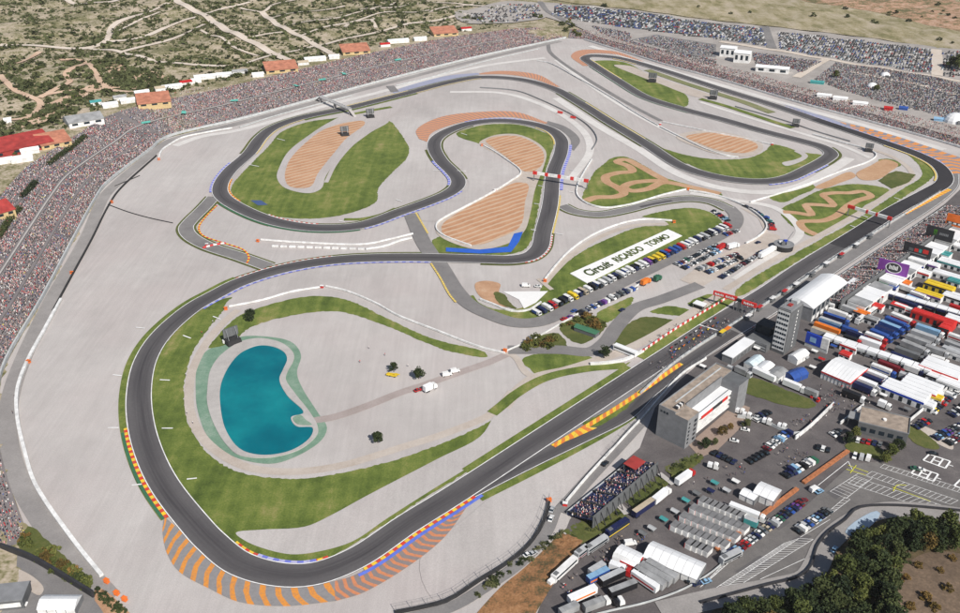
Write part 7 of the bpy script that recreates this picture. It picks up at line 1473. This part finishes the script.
hospitality(906, 390, 22, 11, 4.6, 'white hospitality block with blue front in the lower paddock', M_ROOFW, M_WALLW, M_BLUE); hospitality(922, 384, 18, 12, 4.8, 'white hospitality block behind the blue-fronted one', M_ROOFW, M_WALLW, M_RED); hospitality(943, 367, 20, 13, 5, 'white hospitality tent with red edge at the right', M_ROOFW, M_WALLW, M_RED, units=2)
hospitality(940, 285, 17, 7, 4.8, 'front yellow hospitality roof in the upper paddock', TP['yellow'], TP['yellow'], M_DARK, units=2); hospitality(929, 293, 16, 6, 4.4, 'second yellow roof below the front yellow one', TP['yellow'], M_WALLW, TP['purple'], units=2)
for k, (x, y, L, W, rf, tr, lab) in enumerate([(889, 274, 15, 7, M_ROOFW, M_ORANGE, 'white tent with orange corner under the purple billboard'), (903, 281, 10, 6, TP['orange'], M_ORANGE, 'orange tent below the purple billboard'), (885, 283, 7, 5, TP['green'], TP['green'], 'green tent beside the dark walkway end'), (893, 286, 6, 5, TP['blue'], M_BLUE, 'small blue tent beside the green one'), (915, 262, 14, 7, M_ROOFW, M_BLUE, 'white tent right of the purple billboard'), (922, 271, 11, 6, M_ROOFW, M_RED, 'white tent with red trim under the dark billboard'), (940, 252, 14, 8, TP['teal'], M_WALLW, 'teal tent under the claw billboard'), (952, 262, 16, 8, M_ROOFW, TP['teal'], 'white tent with teal trim at the right edge'), (948, 274, 18, 6, M_ROOFW, M_WALLW, 'long white roof above the yellow roofs'), (956, 296, 14, 9, M_ROOFW, M_DARK, 'white roof with dark front at the right edge'), (955, 244, 12, 6, M_ROOFW, M_WALLW, 'small white roof below the claw billboard'), (930, 263, 12, 6, M_ROOFW, TP['purple'], 'white roof between the billboards and yellow roofs'), (955, 280, 8, 5, TP['teal'], TP['teal'], 'small teal roof at the right edge'), (877, 305, 8, 5, M_RED, M_RED, 'small red awning at the coach end'), (951, 381, 12, 8, M_ROOFW, M_WALLW, 'white roof by the right-hand wall'), (917, 397, 9, 6, M_ROOFG, M_BLUE, 'grey tent in front of the blue-fronted block'), (929, 403, 6, 6, M_ROOFW, M_WALLW, 'small white pagoda near the yellow awning'), (934, 395, 9, 4, TP['yellow'], TP['yellow'], 'yellow awning beside the right-hand wall'), (850, 345, 9, 5, M_ROOFW, M_RED, 'small white tent at the left walkway end')]):
    hospitality(x, y, L, W, 3.8, lab, rf, M_WALLW, tr, units=2)
for k, (x, y, c, lab) in enumerate([(715, 481.5, 'teal', 'teal canopy nearest the red tractor'), (686, 499, 'teal', 'teal canopy left of the top cabin row'), (711, 489.5, 'navy', 'navy canopy above the top cabin row'), (675, 510, 'silver', 'grey canopy left of the second cabin row'), (664, 518, 'teal', 'teal canopy left of the third cabin row'), (727, 489, 'silver', 'silver canopy beside the gate tent'), (736, 480, 'white', 'white canopy above the gate tent'), (697, 492, 'grey', 'grey canopy between the teal ones'), (652, 527, 'silver', 'silver canopy at the left end of the cabin lane'), (643, 532, 'grey', 'grey canopy above the long marquee'),
                       (712, 368, 'grey', 'grey canopy behind the race office far block'), (722, 371, 'white', 'white canopy behind the race office far block'), (731, 366, 'silver', 'silver canopy left of the paddock grass'), (703, 365, 'white', 'small white canopy by the pit exit wall'), (742, 352, 'grey', 'grey canopy under the pit terrace'), (757, 347, 'white', 'white canopy under the pit terrace'), (806, 356, 'silver', 'silver canopy at the foot of the tower'), (815, 350, 'white', 'white canopy in front of the picture board'), (822, 358, 'red', 'red canopy left of the big marquee'), (813, 366, 'white', 'white canopy below the tower tents'), (866, 400, 'black', 'black canopy right of the paddock crossing'), (884, 394, 'white', 'white canopy left of the blue-fronted block'), (834, 345, 'blue', 'blue canopy at the left walkway end'), (908, 408, 'grey', 'grey canopy behind the medical building')]):
    p = P(x, y, 2.6); t = thing('canopy', lab, 'canopy', (p.x, p.y, .25), R(-44)); t.scale = (.7, .6, .8); MB().prism([(-1.9, 2.4), (1.9, 2.4), (1.9, 2.6), (0, 3.4), (-1.9, 2.6)], -2.4, 2.4, axis='x').obj('roof', TP[c], t)
    for sx in (-2.2, 2.2):
        for sy in (-1.7, 1.7): MB().box(sx - .06, sx + .06, sy - .06, sy + .06, 0, 2.4).obj('post', M_STEEL, t)
    MB().box(-1.2, 1.2, -.5, .5, 0, .9).obj('table', M_GREYD, t)
for x, y, L, W, rf, tr, lab in [(826, 300, 13, 6, M_ROOFW, M_WALLW, 'white awning beside the pit building gable'), (862, 312, 9, 5, TP['orange'], M_DARK, 'orange awning left of the black and white coach'), (872, 318, 8, 5, M_ROOFG, M_DARK, 'grey awning right of the black and white coach'), (899, 305, 9, 5, M_RED, M_DARK, 'red awning above the blue trucks'), (958, 352, 12, 8, M_ROOFG, M_WALLW, 'grey roof right of the grey truck group'), (955, 318, 10, 7, M_ROOFW, M_RED, 'white roof behind the red awning end'), (892, 382, 8, 6, M_ROOFW, M_RED, 'white awning between maroon truck and hospitality block'), (938, 376, 10, 6, M_ROOFW, M_DARK, 'white awning at the lower walkway end'), (870, 350, 8, 4, M_ROOFW, M_BLUE, 'small white awning under the covered walkway'), (846, 353, 6, 4, M_RED, M_RED, 'small red awning above the big marquee'), (959, 232, 12, 7, M_ROOFG, M_WALLW, 'grey roof under the orange billboard'), (917, 253, 9, 5, M_ROOFG, M_WALLW, 'grey roof beside the dark billboard')]:
    hospitality(x, y, L, W, 3.6, lab, rf, M_WALLW, tr, units=2)
def walkway(px, w, h, label, roof, side):
    c = resample(WL(px, 0, 4), 6.0); o = c[0]; t = thing('covered_walkway', label, 'walkway', (o.x, o.y, .2)); l = offset(c, w / 2); r = offset(c, -w / 2)
    for i in range(len(c) - 1):
        a, b, cc, d = l[i], l[i + 1], r[i + 1], r[i]; e = .03
        a2 = a.lerp(b, e); b2 = b.lerp(a, e); c2 = cc.lerp(d, e); d2 = d.lerp(cc, e); q = [(v.x - o.x, v.y - o.y) for v in (d2, c2, b2, a2)]
        MB().add([(x, y, h) for x, y in q] + [(x, y, h + .5) for x, y in q], [(3, 2, 1, 0), (4, 5, 6, 7), (0, 1, 5, 4), (1, 2, 6, 5), (2, 3, 7, 6), (3, 0, 4, 7)]).obj('roof_panel', roof, t)
        MB().box(d.x - o.x - .15, d.x - o.x + .15, d.y - o.y - .15, d.y - o.y + .15, 0, h).obj('post', M_STEEL, t); MB().box(a.x - o.x - .15, a.x - o.x + .15, a.y - o.y - .15, a.y - o.y + .15, 0, h).obj('post', M_STEEL, t)
        p0 = r[i].lerp(r[i + 1], .1); p1 = r[i].lerp(r[i + 1], .9); mb = MB(); mb.bar((p0.x - o.x, p0.y - o.y, h - .8), (p1.x - o.x, p1.y - o.y, h - .8), 1.2); mb.obj('fascia', side, t)
walkway([(823, 341), (868, 356), (930, 377)], 5, 4, 'long white covered walkway crossing the paddock', M_ROOFW, M_WALLB); walkway([(884, 297), (920, 308), (968, 322)], 4.5, 4, 'covered walkway with dark blue front in the upper paddock', M_ROOFW, TP['navy'])
for x, y, lab in [(812, 398, 'red forklift beside the grey paddock trailer'), (818, 402, 'second red forklift near the big marquee')]:
    p = P(x, y); t = thing('forklift', lab, 'forklift', (p.x, p.y, .2), .8); MB().box(-1.2, 1, -.6, .6, .3, 1.3).obj('body', M_RED, t); MB().box(1.0, 1.2, -.5, .5, .1, 3.4).obj('mast', M_DARK, t); MB().box(-.7, .7, -.55, .55, 2.1, 2.2).obj('roof', M_RED, t)
    for sx in (-.8, .7): MB().box(sx - .05, sx + .05, -.5, .5, 1.3, 2.1).obj('post', M_DARK, t)
for k, (x, y, c, lab) in enumerate([(740, 411, 'pale', 'first small white van along the pale paddock fence'), (747, 415, 'pale', 'second small white van along the pale paddock fence'), (767, 421, 'pale', 'white box van with flat roof along the pale paddock fence'), (782, 426, 'pale', 'rightmost white van along the pale paddock fence')]): truck((x - 4, y - 2.4, x + 5, y + .6), c, 'white', lab, w=2.3, h=2.7)
truck((708, 463, 719, 466), 'pale', 'white', 'white van with low body by the foot of the courtyard', w=2.2, h=2.6)
# machines on the grid
BIKE = MB(); n_ = 12
for x in (-.7, .7): BIKE.add([(x + .31 * math.cos(2 * math.pi * i / n_), y, .31 + .31 * math.sin(2 * math.pi * i / n_)) for y in (-.08, .08) for i in range(n_)], [(i, (i + 1) % n_, n_ + (i + 1) % n_, n_ + i) for i in range(n_)] + [tuple(range(n_)), tuple(range(n_, 2 * n_))], 1)
BIKE.prism([(-1.0, .85), (-.3, .75), (-.2, .35), (.45, .35), (.8, .6), (.75, 1.0), (.35, 1.1), (.0, .95), (-.5, .85), (-1.0, 1.0)], -.2, .2, 0); BIKE = BIKE.mesh('motorcycle'); BIKE.materials.append(CM['red']); BIKE.materials.append(M_TYRE)
for k in range(20):
    u = k / 19; x = 716 - 46 * u + (k % 2) * 5 - 1; y = 321 + 31 * u + (k % 2) * 3.0 - 1; p = P(x, y); c = ['red', 'blue', 'white', 'orange', 'black', 'yellow'][k % 6]
    tag(link('racing_motorcycle', BIKE, [CM[c]], loc=(p.x, p.y, .66), rz=R(226)), '%s racing motorcycle, %s back from the start line on the grid' % (c, ORD[k]), 'motorcycle', 'motorcycles on the starting grid')
for k, (x, y, c) in enumerate([(727, 331, 'orange'), (722, 334, 'yellow'), (748, 318, 'white'), (759, 309, 'red'), (772, 300, 'white'), (784, 293, 'red'), (796, 286, 'white'), (812, 275, 'grey'), (826, 265, 'white'), (841, 256, 'red'), (856, 246, 'white'), (870, 237, 'grey')]):
    p = P(x, y + 2); t = thing('pit_wall_stand', '%s pit wall stand, %s from the lower left along the pit wall' % (c, ORD[k]), 'pit stand', (p.x, p.y, .6), A1, 'stands along the pit wall'); MB().box(-2.2, 2.2, -1, 1, 0, 1.2).obj('desk', M_GREYD, t); MB().box(-2.4, 2.4, -1.2, 1.2, 2.6, 2.8).obj('canopy', CM[c], t)
    for sx in (-2.1, 2.1): MB().box(sx - .06, sx + .06, -.06, .06, 1.2, 2.6).obj('post', M_STEEL, t)
# ------------------------------------------------------------------ thousands of vehicles in the far parks, one mass
def vehicle_mass(S, rz, kind, name, label, pal, pw):
    n = len(S); hx, hy, h1, h2 = (2.1, .88, .95, 1.5) if kind == 'car' else (1.0, .35, .7, 1.1); T = []
    for a0, a1, b, z0, z1, tp in ((-hx, hx, hy, .2, h1, .04), (-hx * .75, hx * .35, hy * .9, h1, h2, .2)):
        T += [(a0, -b, z0), (a1, -b, z0), (a1, b, z0), (a0, b, z0)]; T += [(x * (1 - tp), y * (1 - tp), z1) for x, y, _ in T[-4:]]
    T = np.array(T); c, s = np.cos(rz)[:, None], np.sin(rz)[:, None]; X = T[:, 0] * c - T[:, 1] * s + S[:, :1]; Y = T[:, 0] * s + T[:, 1] * c + S[:, 1:2]; Zc = T[:, 2][None] + S[:, 2:3]
    V = np.stack([X, Y, Zc], 2).reshape(-1, 3); f = []
    for b in (0, 8): f += [(b, b + 1, b + 5, b + 4), (b + 1, b + 2, b + 6, b + 5), (b + 2, b + 3, b + 7, b + 6), (b + 3, b, b + 4, b + 7), (b + 4, b + 5, b + 6, b + 7)]
    F = (np.array(f)[None] + (np.arange(n) * 16)[:, None, None]).reshape(-1, 4)
    me = bpy.data.meshes.new(name); me.vertices.add(len(V)); me.vertices.foreach_set('co', V.ravel()); me.loops.add(F.size); me.loops.foreach_set('vertex_index', F.ravel().astype(np.int32)); me.polygons.add(len(F)); me.polygons.foreach_set('loop_start', (np.arange(len(F)) * 4).astype(np.int32)); me.update(calc_edges=True)
    C = np.ones((n, 16, 4), np.float32); C[:, :, :3] = np.array(pal)[rng.choice(len(pal), n, p=np.array(pw) / sum(pw))][:, None]; C[:, 8:12, :3] = .02
    me.color_attributes.new('cloth', 'FLOAT_COLOR', 'POINT').data.foreach_set('color', C.ravel())
    m, t, b = nt(name + '_paint'); at_ = N(t, 'ShaderNodeAttribute', attribute_name='cloth'); t.links.new(at_.outputs['Color'], b.inputs['Base Color']); b.inputs['Roughness'].default_value = .5
    tag(link(name, me, [m]), label, name.replace('parked_', ''), kind='stuff')
def lot(poly, dx, dy, ang, jitter=.3, keep=.93):
    w = np.array([PT(x, y)[:2] for x, y in poly]); lo = w.min(0) - 5; hi = w.max(0) + 5; ctr = (lo + hi) / 2; Rr = np.linalg.norm(hi - lo) / 2; out = []
    ca, sa = math.cos(ang), math.sin(ang); wp = [tuple(v) for v in w]
    for i in range(int(-Rr / dx), int(Rr / dx) + 1):
        for j in range(int(-Rr / dy), int(Rr / dy) + 1):
            if random.random() > keep: continue
            u = i * dx + random.uniform(-jitter, jitter); v = j * dy + (j % 2) * (-.12 * dy) + random.uniform(-jitter, jitter); x = ctr[0] + u * ca - v * sa; y = ctr[1] + u * sa + v * ca
            if inpoly(x, y, wp): out.append((x, y, ang + math.pi / 2 + random.uniform(-.05, .05)))
    return out
o = []
o += lot([(556, 4), (640, 13), (720, 25), (762, 29), (767, 47), (720, 40), (640, 30), (584, 22), (552, 16)], 2.8, 7.0, R(-27)); o += lot([(778, 32), (860, 41), (932, 50), (932, 74), (880, 66), (830, 58), (780, 50)], 2.9, 7.2, R(-27)); o += lot([(942, 51), (990, 57), (990, 84), (942, 76)], 3.0, 7.5, R(-27), keep=.6)
o += lot([(470, 14), (500, 5), (538, 5), (543, 16), (520, 21), (480, 23)], 3.2, 8, R(-15), keep=.6)
o = np.array(o); vehicle_mass(np.column_stack([o[:, :2], Hz(o[:, 0], o[:, 1]) + .5]), o[:, 2], 'car', 'parked_cars', 'thousands of cars packed in the far car parks', [(.55, .55, .55), (.30, .31, .32), (.02, .02, .025), (.08, .085, .09), (.03, .06, .2), (.25, .03, .03), (.10, .16, .2)], [12, 15, 32, 22, 11, 4, 5])
o = []
o += lot([(634, 40), (656, 36), (714, 46), (714, 57), (690, 55), (660, 48)], 1.5, 3.4, R(-27), keep=.55); o += lot([(752, 53), (822, 62), (800, 74), (796, 70), (756, 66)], 1.25, 3.0, R(-25)); o += lot([(836, 63), (900, 72), (960, 84), (985, 92), (985, 130), (930, 114), (880, 102), (840, 90), (814, 80)], 1.35, 3.2, R(-22), keep=.8); o += lot([(590, 26), (630, 33), (632, 41), (660, 50), (716, 60), (716, 68), (660, 52), (604, 36)], 1.5, 3.4, R(-27), keep=.7)
o = np.array(o); vehicle_mass(np.column_stack([o[:, :2], Hz(o[:, 0], o[:, 1]) + .5]), o[:, 2], 'bike', 'parked_motorcycles', 'dense ranks of motorcycles parked beyond the far crowd', [(.02, .02, .025), (.10, .10, .11), (.35, .35, .36), (.25, .03, .03), (.03, .06, .2), (.5, .45, .42)], [34, 24, 16, 9, 9, 8])
for k, (x, y, c, lab) in enumerate([(824, 97, 'pale', 'white awning roof above the far right crowd'), (817, 84, 'teal', 'teal tent beside the far white awning'), (888, 110, 'red', 'red tent row piece behind the far right crowd'), (903, 110, 'blue', 'blue tent behind the far right crowd'), (938, 121, 'light blue', 'pale blue tent near the large dome'), (840, 100, 'pale', 'long white awning behind the far right crowd'), (860, 105, 'pale', 'second white awning behind the far right crowd')]):
    p = PT(x, y); t = thing('far_tent', lab, 'tent', (p.x, p.y, p.z), R(-24)); L = 14 if 'awning' in lab else 8; MB().box(-L / 2, L / 2, -2.5, 2.5, 0, 2.6).obj('wall', TP[c], t); MB().prism([(-2.8, 2.5), (2.8, 2.5), (0, 4)], -L / 2 - .3, L / 2 + .3, axis='x').obj('roof', TP[c], t)
for k, (x, y, L, W, lab) in enumerate([(110, 106, 14, 10, 'white marquee left of the row above the left crowd'), (96, 104, 10, 6, 'teal kiosk behind the white hall'), (128, 102, 14, 6, 'grey and white van-like tent above the left crowd'), (172, 88, 20, 8, 'white tent above the terracotta kiosk'), (205, 78, 22, 9, 'pair of white tents on the bank plateau'), (224, 76, 16, 8, 'white tent with dark side on the bank plateau'), (315, 60, 24, 9, 'white tent between two terracotta kiosks on the far bank'), (398, 42, 26, 9, 'long white tent right of the third terracotta kiosk'), (22, 160, 16, 10, 'white flat tent below the dark red hall'), (6, 162, 10, 6, 'small white tent at the left edge below the red hall'), (8, 122, 6, 4, 'tiny white hut above the red hall'), (186, 84, 12, 7, 'white tent between the bank plateau tents'), (196, 82, 10, 6, 'small canopy tent on the plateau by the diagonal hill track'), (240, 73, 16, 7, 'white awning left of the middle terracotta kiosk'), (258, 76, 12, 6, 'pale tent beside the middle terracotta kiosk'), (303, 64, 12, 7, 'small white tent right of the middle kiosk'), (334, 58, 12, 6, 'small white tent left of the third kiosk'), (385, 46, 12, 6, 'white tent just right of the third kiosk'), (420, 40, 16, 7, 'white tent before the last kiosk'), (120, 99, 12, 6, 'white van-sized tent below the reddish slope'), (142, 94, 14, 6, 'white tent above the terracotta kiosk left end'), (160, 90, 10, 6, 'white tent right of the reddish slope'), (30, 152, 14, 8, 'grey-white tent right of the dark red hall'), (466, 30, 14, 7, 'white tent right of the last kiosk')]):
    p = PT(x, y); t = thing('plateau_tent', lab, 'tent', (p.x, p.y, p.z), R(30 if x < 200 else 20)); rf = TP['teal'] if 'teal' in lab else ([M_ROOFW, M_ROOFG, M_ROOFW, TP['beige'], M_ROOFW, TP['red']][k % 6] if k > 10 else M_ROOFW); MB().box(-L / 2, L / 2, -W / 2, W / 2, -1, 2.6).obj('wall', M_WALLW, t); MB().prism([(-W / 2 - .3, 2.5), (W / 2 + .3, 2.5), (0, 4.2)], -L / 2 - .3, L / 2 + .3, axis='x').obj('roof', rf, t)
# ------------------------------------------------------------------ hazy air over the bowl
mb = MB().box(-11000, 11000, -600, 13500, -1.6, 285)
hz_ = mb.obj('haze', []); m = bpy.data.materials.new('haze'); m.use_nodes = True; tt = m.node_tree; tt.nodes.clear(); oo = tt.nodes.new('ShaderNodeOutputMaterial'); pv = tt.nodes.new('ShaderNodeVolumePrincipled'); pv.inputs['Density'].default_value = .00003; pv.inputs['Color'].default_value = (1, 1, 1, 1); pv.inputs['Anisotropy'].default_value = 0.0
tt.links.new(pv.outputs[0], oo.inputs['Volume']); hz_.data.materials.append(m); tag(hz_, kind='stuff')
